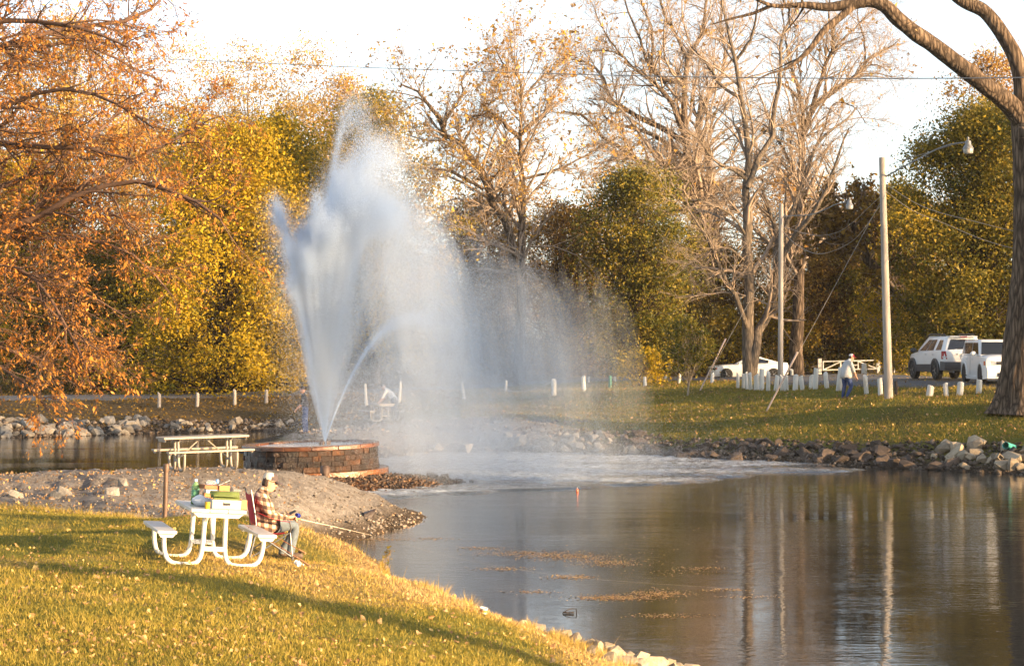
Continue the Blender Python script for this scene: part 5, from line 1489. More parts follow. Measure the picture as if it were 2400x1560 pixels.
# ------------------------------------------------------------------ cars (local x forward, y left, z up)
def wheel(root, x, y, r, w, rim_mat, spokes=6):
    s = 1 if y > 0 else -1
    h = empty_part('wheel', root, (x, y, r))
    rot = Euler((math.radians(-90 * s), 0, 0))
    MB().lathe([(r * 0.62, -w / 2), (r * 0.92, -w / 2), (r, -w / 2 + 0.03), (r, w / 2 - 0.03), (r * 0.93, w / 2), (r * 0.64, w / 2)], n=26, rot=rot).build('tyre', RUBBER, h, 50)
    m = MB()
    m.lathe([(r * 0.66, w / 2 - 0.05), (r * 0.66, w / 2 - 0.005), (r * 0.58, w / 2 - 0.01), (r * 0.56, w / 2 - 0.06), (r * 0.02, w / 2 - 0.06)], n=26, rot=rot)
    for k in range(spokes):
        a = 2 * math.pi * k / spokes
        c = Vector((math.cos(a) * r * 0.33, math.sin(a) * r * 0.33, w / 2 - 0.02)); c.rotate(rot)
        e = Euler((0, 0, a)).to_matrix(); e = (rot.to_matrix() @ e).to_euler()
        m.box(c, (r * 0.56, r * 0.15, 0.04), e)
    c = Vector((0, 0, w / 2)); 
    m.lathe([(r * 0.12, w / 2 - 0.04), (r * 0.12, w / 2 + 0.005), (r * 0.05, w / 2 + 0.01)], n=12, rot=rot)
    m.build('rim', rim_mat, h, 40)

def body_ring(x, hw, zb, zt, k=0.10, tuck=0.06, crown=0.03):
    """cross-section of the lower body at station x"""
    pts = [(-hw + tuck, zb), (-hw + 0.01, zb + 0.10), (-hw, zb + (zt - zb) * 0.45), (-hw + 0.012, zt - 0.14), (-hw + 0.05, zt - 0.035), (-hw + 0.14, zt), (-hw * 0.4, zt + crown)]
    full = pts + [(-y, z) for y, z in pts[::-1]]
    return [(x, y, z) for y, z in full]

def car_shell(root, stations, mat, name='body', bevel=0.0):
    mb = MB(); mb.loft([body_ring(*s) for s in stations])
    return mb.build(name, mat, root, 40)

def cabin(root, base, roof, mat, glass, windows, name='cabin', zrise=0.03):
    """base, roof: (x_front, x_rear, half_width_front, half_width_rear, z_front, z_rear). windows on the four sides as boxes in (u,v) of that side"""
    def corners(q):
        xf, xr, wf, wr, zf, zr = q
        return [Vector((xf, wf, zf)), Vector((xr, wr, zr)), Vector((xr, -wr, zr)), Vector((xf, -wf, zf))]
    B, T = corners(base), corners(roof)
    rings = []
    def rounded(c, rad):
        out = []
        n = len(c)
        for i in range(n):
            p, a, b = c[i], c[i - 1], c[(i + 1) % n]
            da, db = (a - p).normalized(), (b - p).normalized()
            for t in (1, 0.29, 0):
                q = p + da * rad * t + db * rad * (0 if t == 1 else (0.29 if t == 0.29 else 1))
                out.append(q)
        return out
    mb = MB()
    mid = [b * 0.10 + t * 0.90 for b, t in zip(B, T)]
    top = [t.lerp(sum(T, Vector()) / 4, 0.07) + Vector((0, 0, zrise)) for t in T]
    mb.loft([rounded(B, 0.07), rounded(mid, 0.09), rounded([t.lerp(sum(T, Vector()) / 4, 0.012) + Vector((0, 0, zrise * 0.5)) for t in T], 0.11), rounded(top, 0.2)])
    mb.build(name, mat, root, 50)
    sides = {'left': (0, 1), 'rear': (1, 2), 'right': (3, 2), 'front': (0, 3)}
    cen = (sum(B, Vector()) + sum(T, Vector())) / 8
    for sd, poly, nm in windows:
        i, j = sides[sd]
        nrm = (B[j] - B[i]).cross(T[i] - B[i]).normalized()
        if nrm.dot(B[i] - cen) < 0: nrm = -nrm
        P = [(B[i].lerp(B[j], u)).lerp(T[i].lerp(T[j], u), v) + nrm * 0.006 for u, v in poly]
        MB().prism(P, tuple(nrm * 0.006)).build(nm, glass, root, 30)

def panel(root, name, mat, pts, thick, bevel=0.0):
    return MB().prism(pts, thick).build(name, mat, root, 30, bevel)

def arch(root, x, y, r, mat, name='wheel_arch', w=0.05, r2=None):
    s = 1 if y > 0 else -1
    r2 = r2 or r * 1.14
    mb = MB()
    rings = []
    for k in range(15):
        a = math.radians(-8 + 196 * k / 14)
        c, sn = math.cos(a), math.sin(a)
        rings.append([(x + c * r, y - s * 0.02, r * 0.9 + sn * r), (x + c * r2, y - s * 0.02, r * 0.9 + sn * r2), (x + c * r2, y + s * w, r * 0.9 + sn * r2), (x + c * r, y + s * w, r * 0.9 + sn * r)])
    mb.loft(rings)
    mb.build(name, mat, root, 40)
def well(root, x, y, r, name='wheel_well'):
    s = 1 if y > 0 else -1
    mb = MB()
    pts = [(x + r * math.cos(math.radians(a)), y, r * 0.88 + r * math.sin(math.radians(a))) for a in range(-30, 211, 12)]
    mb.prism(pts, (0, s * 0.006, 0)).build(name, BLACK, root, 30)

# --- white sport utility, seen from its left rear
def suv():
    p = at(2172, 893, 93.5); z = gzs(p.x, p.y)
    root = empty('sport_utility_vehicle', (xat(2217, 94.5), 94.5, gzs(xat(2217, 94.5), 94.5) + 0.07), (0, 0, math.radians(98)), 1.06)
    tag(root, 'white sport utility vehicle with grey lower cladding, seen from its rear corner', 'car', 'vehicles by the road')
    st = [(2.25, 0.62, 0.42, 0.86), (2.18, 0.78, 0.36, 0.95), (1.9, 0.87, 0.34, 1.03), (1.2, 0.915, 0.34, 1.10), (0.7, 0.925, 0.34, 1.14), (-0.5, 0.93, 0.34, 1.17), (-1.6, 0.92, 0.36, 1.20), (-2.1, 0.90, 0.42, 1.20), (-2.26, 0.86, 0.50, 1.18), (-2.30, 0.80, 0.55, 1.12)]
    car_shell(root, st, CAR_WHITE)
    cabin(root, (1.15, -2.20, 0.84, 0.82, 1.10, 1.15), (0.30, -1.92, 0.64, 0.62, 1.70, 1.70), CAR_WHITE, CAR_GLASS, [
        ('left', [(0.10, 0.06), (0.335, 0.06), (0.345, 0.80), (0.20, 0.80)], 'side_window'), ('left', [(0.365, 0.06), (0.60, 0.06), (0.58, 0.80), (0.375, 0.80)], 'side_window'), ('left', [(0.68, 0.06), (0.88, 0.06), (0.88, 0.76), (0.72, 0.78)], 'quarter_window'),
        ('right', [(0.10, 0.06), (0.335, 0.06), (0.345, 0.80), (0.20, 0.80)], 'side_window'), ('right', [(0.365, 0.06), (0.60, 0.06), (0.58, 0.80), (0.375, 0.80)], 'side_window'), ('right', [(0.68, 0.06), (0.88, 0.06), (0.88, 0.76), (0.72, 0.78)], 'quarter_window'),
        ('rear', [(0.07, 0.08), (0.93, 0.08), (0.88, 0.80), (0.12, 0.80)], 'rear_window'), ('front', [(0.06, 0.05), (0.94, 0.05), (0.92, 0.9), (0.08, 0.9)], 'windscreen')])
    for s in (1, -1):
        panel(root, 'side_cladding', CLAD, [(1.0, s * 0.915, 0.32), (-0.95, s * 0.915, 0.32), (-0.95, s * 0.94, 0.62), (1.0, s * 0.94, 0.60)], (0, s * 0.02, 0), 0.01)
        for x in (1.38, -1.38):
            well(root, x, s * 0.928, 0.42); arch(root, x, s * 0.925, 0.40, CLAD, w=0.04, r2=0.50)
            wheel(root, x, s * 0.83, 0.37, 0.24, CHROME, 5)
        panel(root, 'tail_light', RED_LENS, [(-2.10, s * 0.913, 0.83), (-2.10, s * 0.905, 1.14), (-2.30, s * 0.79, 1.14), (-2.325, s * 0.74, 0.83)], (-0.02, s * 0.02, 0), 0.01)
        panel(root, 'reverse_light', CLEAR_LENS, [(-2.18, s * 0.885, 0.885), (-2.18, s * 0.885, 0.935), (-2.33, s * 0.76, 0.935), (-2.335, s * 0.745, 0.885)], (-0.022, s * 0.022, 0))
        MB().tube([(0.35, s * 0.60, 1.74), (0.2, s * 0.62, 1.80), (-1.5, s * 0.60, 1.80), (-1.7, s * 0.58, 1.74)], 0.025, 8).build('roof_rail', BLACK, root)
        m = MB(); m.ball((0.98, s * 1.03, 1.16), (0.07, 0.13, 0.10)); m.box((1.0, s * 0.92, 1.12), (0.06, 0.2, 0.05)); m.build('door_mirror', CLAD, root)
        for x in (-0.12, -1.0):
            panel(root, 'door_handle', CAR_WHITE, [(x, s * 0.935, 1.0), (x - 0.16, s * 0.935, 1.0), (x - 0.16, s * 0.935, 1.04), (x, s * 0.935, 1.04)], (0, s * 0.03, 0))
    mb = MB(); mb.loft([[(-2.05, y, 0.38), (-2.36, y * 0.93, 0.40), (-2.40, y * 0.92, 0.56), (-2.36, y * 0.92, 0.72), (-2.05, y, 0.74)] for y in (-0.95, -0.5, 0, 0.5, 0.95)]); mb.build('rear_bumper', CLAD, root, 40)
    mb = MB(); mb.loft([[(2.0, y, 0.34), (2.32, y * 0.8, 0.38), (2.34, y * 0.8, 0.62), (2.0, y, 0.66)] for y in (-0.92, -0.5, 0, 0.5, 0.92)]); mb.build('front_bumper', CLAD, root, 40)
    panel(root, 'licence_plate', PLATE, [(-2.315, 0.17, 0.84), (-2.315, -0.17, 0.84), (-2.31, -0.17, 1.0), (-2.31, 0.17, 1.0)], (-0.02, 0, 0))
    panel(root, 'plate_recess', CAR_WHITE, [(-2.30, 0.34, 1.01), (-2.30, -0.34, 1.01), (-2.30, -0.34, 1.05), (-2.30, 0.34, 1.05)], (-0.05, 0, 0))
    panel(root, 'roof_spoiler', CAR_WHITE, [(-1.85, 0.58, 1.70), (-1.85, -0.58, 1.70), (-2.10, -0.56, 1.69), (-2.10, 0.56, 1.69)], (0, 0, 0.04), 0.01)
    panel(root, 'brake_light', RED_LENS, [(-2.10, 0.14, 1.685), (-2.10, -0.14, 1.685), (-2.10, -0.14, 1.72), (-2.10, 0.14, 1.72)], (-0.015, 0, 0))
    MB().tube([(-2.24, -0.1, 1.20), (-2.19, 0.25, 1.27)], 0.015, 6).build('rear_wiper', BLACK, root)
    MB().tube([(-1.9, 0.5, 0.33), (-2.35, 0.5, 0.33)], 0.035, 8).build('exhaust_pipe', CHROME, root)
    panel(root, 'bonnet_seam', CLAD, [(1.15, 0.8, 1.115), (1.15, -0.8, 1.115), (1.12, -0.8, 1.12), (1.12, 0.8, 1.12)], (0, 0, 0.01))
suv()

# --- boxy white hatchback, seen from its front right
def boxy():
    p = at(2285, 906, 89.0)
    root = empty('hatchback_car', (xat(2330, 89.0), 89.0, gzs(xat(2330, 89.0), 89.0) + 0.07), (0, 0, math.radians(-88)), 1.06)
    tag(root, 'boxy white hatchback with black wheels, half hidden by the massive trunk', 'car', 'vehicles by the road')
    st = [(1.96, 0.70, 0.24, 0.86), (1.92, 0.80, 0.20, 0.95), (1.75, 0.845, 0.18, 1.0), (1.2, 0.85, 0.18, 1.03), (0.6, 0.85, 0.18, 1.04), (-1.2, 0.85, 0.18, 1.05), (-1.8, 0.84, 0.2, 1.05), (-1.95, 0.80, 0.25, 1.03)]
    car_shell(root, st, CAR_WHITE)
    cabin(root, (0.98, -1.92, 0.81, 0.80, 1.02, 1.04), (0.58, -1.82, 0.70, 0.69, 1.585, 1.57), CAR_WHITE, CAR_GLASS, [
        ('right', [(0.035, 0.07), (0.37, 0.07), (0.37, 0.84), (0.075, 0.84)], 'side_window'), ('right', [(0.40, 0.07), (0.68, 0.07), (0.68, 0.84), (0.40, 0.84)], 'side_window'), ('right', [(0.70, 0.07), (0.93, 0.07), (0.92, 0.84), (0.70, 0.84)], 'quarter_window'),
        ('left', [(0.035, 0.07), (0.37, 0.07), (0.37, 0.84), (0.075, 0.84)], 'side_window'), ('left', [(0.40, 0.07), (0.68, 0.07), (0.68, 0.84), (0.40, 0.84)], 'side_window'),
        ('front', [(0.045, 0.05), (0.955, 0.05), (0.945, 0.87), (0.055, 0.87)], 'windscreen'), ('rear', [(0.08, 0.1), (0.92, 0.1), (0.9, 0.85), (0.1, 0.85)], 'rear_window')])
    for s in (1, -1):
        for x in (1.25, -1.25):
            well(root, x, s * 0.848, 0.37); arch(root, x, s * 0.84, 0.37, CAR_WHITE, w=0.03, r2=0.43)
            wheel(root, x, s * 0.76, 0.31, 0.21, BLACK, 5)
        panel(root, 'headlight', CLEAR_LENS, [(1.90, s * 0.80, 0.66), (1.985, s * 0.48, 0.66), (1.985, s * 0.48, 0.82), (1.905, s * 0.80, 0.82)], (0.012, 0, 0), 0.01)
        panel(root, 'indicator_light', AMBER, [(1.79, s * 0.842, 0.66), (1.885, s * 0.815, 0.66), (1.885, s * 0.815, 0.81), (1.79, s * 0.842, 0.81)], (0.006, s * 0.012, 0), 0.005)
        m = MB(); m.ball((0.72, s * 0.97, 1.08), (0.07, 0.12, 0.09)); m.box((0.74, s * 0.87, 1.04), (0.05, 0.16, 0.05)); m.build('door_mirror', CAR_WHITE, root)
        panel(root, 'side_skirt', CAR_WHITE, [(0.85, s * 0.83, 0.12), (-0.85, s * 0.83, 0.12), (-0.85, s * 0.86, 0.24), (0.85, s * 0.86, 0.24)], (0, s * 0.03, 0), 0.01)
        for x in (0.1, -0.75):
            panel(root, 'door_handle', CAR_WHITE, [(x, s * 0.85, 0.86), (x - 0.15, s * 0.85, 0.86), (x - 0.15, s * 0.85, 0.9), (x, s * 0.85, 0.9)], (0, s * 0.025, 0))
        panel(root, 'door_seam', CLAD, [(-0.28, s * 0.851, 0.3), (-0.29, s * 0.851, 0.3), (-0.29, s * 0.845, 0.98), (-0.28, s * 0.845, 0.98)], (0, s * 0.006, 0))
    mb = MB(); mb.loft([[(1.7, y, 0.14), (2.04, y * 0.88, 0.17), (2.06, y * 0.88, 0.42), (2.0, y * 0.9, 0.60), (1.7, y, 0.60)] for y in (-0.87, -0.5, 0, 0.5, 0.87)]); mb.build('front_bumper', CAR_WHITE, root, 40)
    panel(root, 'grille', BLACK, [(1.985, 0.42, 0.68), (1.985, -0.42, 0.68), (1.985, -0.42, 0.80), (1.985, 0.42, 0.80)], (0.01, 0, 0))
    panel(root, 'air_intake', BLACK, [(2.062, 0.4, 0.24), (2.062, -0.4, 0.24), (2.062, -0.4, 0.38), (2.062, 0.4, 0.38)], (0.008, 0, 0))
boxy()

# --- white saloon in the distance, side on, facing left
def saloon():
    d = 143.0
    c = at(1752, 886, d); 
    root = empty('saloon_car', (c.x, d, gzs(c.x, d) + 0.02), (0, 0, math.radians(184)))
    tag(root, 'white low saloon car side-on behind the twin stems', 'car', 'vehicles by the road')
    st = [(2.50, 0.55, 0.34, 0.72), (2.46, 0.78, 0.24, 0.82), (2.2, 0.89, 0.20, 0.88), (1.6, 0.94, 0.20, 0.95), (0.9, 0.95, 0.20, 1.00), (-0.6, 0.95, 0.20, 1.02), (-1.6, 0.95, 0.22, 1.06), (-2.2, 0.90, 0.26, 1.10), (-2.46, 0.82, 0.34, 1.10), (-2.52, 0.74, 0.40, 1.02)]
    car_shell(root, st, CAR_WHITE)
    cabin(root, (1.05, -2.12, 0.84, 0.80, 0.98, 1.07), (0.12, -0.78, 0.62, 0.60, 1.45, 1.45), CAR_WHITE, CAR_GLASS, [
        ('left', [(0.13, 0.10), (0.38, 0.08), (0.40, 0.84), (0.19, 0.84)], 'side_window'), ('left', [(0.40, 0.08), (0.72, 0.06), (0.86, 0.42), (0.66, 0.84), (0.42, 0.84)], 'side_window'),
        ('right', [(0.13, 0.10), (0.38, 0.08), (0.40, 0.84), (0.19, 0.84)], 'side_window'), ('right', [(0.40, 0.08), (0.72, 0.06), (0.86, 0.42), (0.66, 0.84), (0.42, 0.84)], 'side_window'),
        ('front', [(0.06, 0.04), (0.94, 0.04), (0.93, 0.92), (0.07, 0.92)], 'windscreen'), ('rear', [(0.1, 0.1), (0.9, 0.1), (0.88, 0.9), (0.12, 0.9)], 'rear_window')])
    for s in (1, -1):
        for x in (1.52, -1.52):
            well(root, x, s * 0.948, 0.40); wheel(root, x, s * 0.86, 0.355, 0.23, CHROME, 5)
        panel(root, 'headlight', BLACK, [(2.22, s * 0.90, 0.66), (2.44, s * 0.80, 0.64), (2.44, s * 0.79, 0.76), (2.2, s * 0.89, 0.79)], (0.02, s * 0.012, 0))
        panel(root, 'indicator_light', AMBER, [(2.12, s * 0.915, 0.68), (2.21, s * 0.905, 0.67), (2.2, s * 0.90, 0.77), (2.12, s * 0.905, 0.78)], (0, s * 0.012, 0))
        m = MB(); m.ball((0.72, s * 1.0, 1.06), (0.06, 0.11, 0.08)); m.box((0.74, s * 0.92, 1.02), (0.05, 0.14, 0.04)); m.build('door_mirror', CAR_WHITE, root)
    panel(root, 'grille', BLACK, [(2.505, 0.4, 0.46), (2.505, -0.4, 0.46), (2.505, -0.4, 0.7), (2.505, 0.4, 0.7)], (0.02, 0, 0))
saloon()
# ------------------------------------------------------------------ people: one continuous skin grown over a posed skeleton
def figure(name, J, bones, mats, root, sub=2):
    """J: joint -> (x, y, z, radius[, radius2]); bones: (a, b, material index). Returns the body mesh object"""
    names = list(J)
    me = bpy.data.meshes.new(name)
    me.from_pydata([J[k][:3] for k in names], [(names.index(a), names.index(b)) for a, b, _ in bones], [])
    o = bpy.data.objects.new(name, me); COL.objects.link(o)
    sk = o.modifiers.new('skin', 'SKIN'); sk.use_smooth_shade = True
    ss = o.modifiers.new('sub', 'SUBSURF'); ss.levels = ss.render_levels = sub
    for i, k in enumerate(names):
        r = J[k][3]; r2 = J[k][4] if len(J[k]) > 4 else r
        me.skin_vertices[0].data[i].radius = (r, r2)
        me.skin_vertices[0].data[i].use_root = (k == 'pelvis')
    dg = bpy.context.evaluated_depsgraph_get()
    ev = o.evaluated_get(dg)
    m2 = bpy.data.meshes.new_from_object(ev)
    bpy.data.objects.remove(o); bpy.data.meshes.remove(me)
    # material by nearest bone
    A = np.array([J[a][:3] for a, b, _ in bones]); B = np.array([J[b][:3] for a, b, _ in bones])
    rad = np.array([(J[a][3] + J[b][3]) / 2 for a, b, _ in bones])
    mi = np.array([c for _, _, c in bones])
    C = np.array([p.center for p in m2.polygons])
    AB = B - A
    t = np.clip(((C[:, None] - A[None]) * AB[None]).sum(2) / ((AB ** 2).sum(1) + 1e-9)[None], 0, 1)
    D = np.linalg.norm(C[:, None] - (A[None] + t[..., None] * AB[None]), axis=2) / rad[None]
    m2.polygons.foreach_set('material_index', mi[D.argmin(1)].astype(np.int32))
    m2.name = name
    return m2

def join_meshes(name, first, mbs):
    """append MB shapes to a mesh, keeping material indices"""
    import bmesh
    bm = bmesh.new(); bm.from_mesh(first)
    for mb in mbs:
        t = mb.mesh('tmp'); bm.from_mesh(t); bpy.data.meshes.remove(t)
    me = bpy.data.meshes.new(name); bm.to_mesh(me); bm.free()
    me.shade_smooth()
    return me

SKIN = simple('skin', (0.55, 0.30, 0.20), 0.55, 0.08, 20, spec=0.35)
JEANS = simple('faded_jeans', (0.11, 0.135, 0.155), 0.9, 0.25, 14, 0.004, 60)
JEANS_BLUE = simple('blue_jeans', (0.035, 0.06, 0.16), 0.9, 0.25, 14, 0.004, 60)
SHOE = simple('brown_shoe', (0.09, 0.06, 0.042), 0.7, 0.2, 20)
HAIR = simple('dark_hair', (0.04, 0.025, 0.016), 0.8, 0.3, 30)
CAP_PALE = simple('cream_cap', (0.62, 0.55, 0.43), 0.85, 0.06, 20)
CAP_DARK = simple('dark_cap', (0.075, 0.055, 0.055), 0.85, 0.1, 20)
CAP_RED = simple('red_cap', (0.35, 0.015, 0.04), 0.8, 0.1, 20)
CAP_WHITE = simple('white_cap', (0.6, 0.58, 0.58), 0.85, 0.05, 20)
SHIRT_GREY = simple('pale_grey_shirt', (0.46, 0.46, 0.45), 0.95, 0.06, 6, 0.02, 9)
SHIRT_WHITE = simple('white_shirt', (0.75, 0.74, 0.74), 0.95, 0.04, 6)
DARK_CLOTH = simple('dark_cloth', (0.035, 0.035, 0.045), 0.95, 0.2, 8)

def plaid():
    m, n, l, p = _mat('brown_plaid_flannel')
    tc = n.new('ShaderNodeTexCoord'); sp = n.new('ShaderNodeSeparateXYZ')
    l.new(tc.outputs['Object'], sp.inputs[0])
    def mth(op, a, b):
        q = n.new('ShaderNodeMath'); q.operation = op
        for i, v in enumerate((a, b)):
            if isinstance(v, (int, float)): q.inputs[i].default_value = v
            else: l.new(v, q.inputs[i])
        return q.outputs[0]
    def stripes(c, ph):
        return mth('GREATER_THAN', mth('FRACT', mth('ADD', mth('MULTIPLY', c, 10.0), ph), 0.0), 0.5)
    u = mth('ADD', mth('MULTIPLY', sp.outputs[0], 0.94), mth('MULTIPLY', sp.outputs[1], 0.35))
    w = mth('ADD', sp.outputs[2], mth('MULTIPLY', sp.outputs[0], 0.22))
    s = mth('ADD', stripes(u, 0.2), stripes(w, 0.1))
    r = _ramp(n, [(0.0, (0.52, 0.42, 0.30)), (0.26, (0.20, 0.125, 0.085)), (0.76, (0.055, 0.032, 0.024))], 'CONSTANT')
    l.new(mth('MULTIPLY', s, 0.5), r.inputs[0])
    t = _noise(n, l, _coords(n, l), 40, 3)
    mx = n.new('ShaderNodeMixRGB'); mx.blend_type = 'MULTIPLY'; mx.inputs[0].default_value = 0.5
    l.new(r.outputs[0], mx.inputs[1]); l.new(t.outputs['Fac'], mx.inputs[2])
    g2 = n.new('ShaderNodeHueSaturation'); g2.inputs['Value'].default_value = 1.35
    l.new(mx.outputs[0], g2.inputs['Color'])
    l.new(g2.outputs[0], p.inputs['Base Color'])
    p.inputs['Roughness'].default_value = 0.95
    t2 = _noise(n, l, _coords(n, l), 9, 3)
    b = _bump(n, l, t2.outputs['Fac'], 0.05); l.new(b.outputs[0], p.inputs['Normal'])
    return m
PLAID = plaid()

def head_shape(mi=0, s=1.0):
    """a head about its own centre, facing +x, 0.235 high: cranium, brow, nose, lips, chin, ears and neck"""
    mb = MB()
    # horizontal rings: z, front x, back x, half width
    rows = [(-0.150, 0.030, -0.055, 0.052), (-0.118, 0.060, -0.066, 0.058), (-0.105, 0.085, -0.070, 0.060), (-0.085, 0.094, -0.078, 0.064), (-0.060, 0.091, -0.088, 0.069), (-0.035, 0.093, -0.096, 0.073), (-0.005, 0.092, -0.102, 0.076),
            (0.025, 0.097, -0.105, 0.078), (0.055, 0.094, -0.102, 0.077), (0.085, 0.078, -0.088, 0.068), (0.105, 0.050, -0.062, 0.050), (0.117, 0.015, -0.03, 0.022)]
    n = 20
    rings = []
    for z, f, bk, w in rows:
        ring = []
        for k in range(n):
            a = 2 * math.pi * k / n
            c, sn = math.cos(a), math.sin(a)
            x = (f if c > 0 else -bk) * (abs(c) ** 0.85) * (1 if c > 0 else -1)
            ring.append((x * s, w * sn * (1 - 0.12 * max(c, 0)) * s, z * s))
        rings.append(ring)
    mb.loft(rings, mi=mi)
    nose = [(0.088, 0.020), (0.112, -0.022), (0.116, -0.034), (0.098, -0.044)]
    mb.loft([[(x * s, -0.008 * s, z * s), (x * s - 0.03 * s, -0.017 * s, z * s), (x * s - 0.03 * s, 0.017 * s, z * s), (x * s, 0.008 * s, z * s)] for x, z in nose], mi=mi)
    for zz, xx in ((-0.064, 0.096), (-0.075, 0.095)):
        mb.ball((xx * s, 0, zz * s), (0.008 * s, 0.024 * s, 0.006 * s), 8, 5, mi)
    for sd in (1, -1):
        mb.ball((-0.012 * s, sd * 0.079 * s, -0.012 * s), (0.019 * s, 0.010 * s, 0.032 * s), 10, 7, mi)
    return mb

def place(mb, loc, rot, scale=1.0):
    e = Euler(rot).to_matrix()
    mb.v = [tuple(e @ (Vector(v) * scale) + Vector(loc)) for v in mb.v]
    return mb

def hand_shape(mi=0, curl=0.9, s=1.0, flip=1):
    """palm along +x, fingers curling towards -z, thumb on the +y*flip side"""
    mb = MB()
    mb.loft([[(x * s, y * s, z * s) for y, z in ((-w, -t), (w, -t), (w, t), (-w, t))] for x, w, t in ((-0.03, 0.026, 0.020), (0.02, 0.036, 0.016), (0.075, 0.042, 0.013), (0.09, 0.040, 0.010))], mi=mi)
    for k, (y, L) in enumerate(((0.032, 0.072), (0.011, 0.082), (-0.011, 0.076), (-0.032, 0.060))):
        pts = [Vector((0.085, y, 0))]
        a = 0.15
        for seg in (0.45, 0.30, 0.25):
            a += curl * (0.5 + 0.12 * k)
            pts.append(pts[-1] + Vector((math.cos(a), 0, -math.sin(a))) * L * seg)
        mb.tube([tuple(p * s) for p in pts], [0.0100 * s, 0.0094 * s, 0.0086 * s, 0.0065 * s], 7, mi)
    pts = [Vector((0.005, flip * 0.026, -0.006)), Vector((0.035, flip * 0.056, -0.02)), Vector((0.062, flip * 0.056, -0.038)), Vector((0.083, flip * 0.045, -0.046))]
    mb.tube([tuple(p * s) for p in pts], [0.0125 * s, 0.0115 * s, 0.0098 * s, 0.007 * s], 7, mi)
    return mb

def cap_parts(root, loc, rot, crown_m, front_m, bill_m, s=1.0):
    c = MB()
    n = 22
    rings = []
    for z, r in ((0.035, 1.0), (0.06, 1.02), (0.09, 0.95), (0.115, 0.75), (0.13, 0.42), (0.135, 0.05)):
        rings.append([((0.104 * math.cos(2 * math.pi * k / n) - 0.006) * r, 0.086 * math.sin(2 * math.pi * k / n) * r, z) for k in range(n)])
    c.loft(rings)
    front = [i for i, f in enumerate(c.f) if np.mean([c.v[j][0] for j in f]) > 0.02]
    for i in front: c.mi[i] = 1
    place(c, loc, rot, s).build('cap', [crown_m, front_m], root, 60)
    b = MB()
    rings = []
    for t in np.linspace(0, 1, 6):
        x = 0.075 + 0.105 * t; w = 0.078 * math.sqrt(max(1 - t ** 3, 0.04)); dz = 0.040 - 0.022 * t
        rings.append([(x, -w, dz - 0.012), (x, -w * 0.5, dz), (x, 0, dz + 0.004), (x, w * 0.5, dz), (x, w, dz - 0.012), (x, 0, dz - 0.004)])
    b.loft(rings)
    place(b, loc, rot, s).build('cap_peak', bill_m, root, 60)

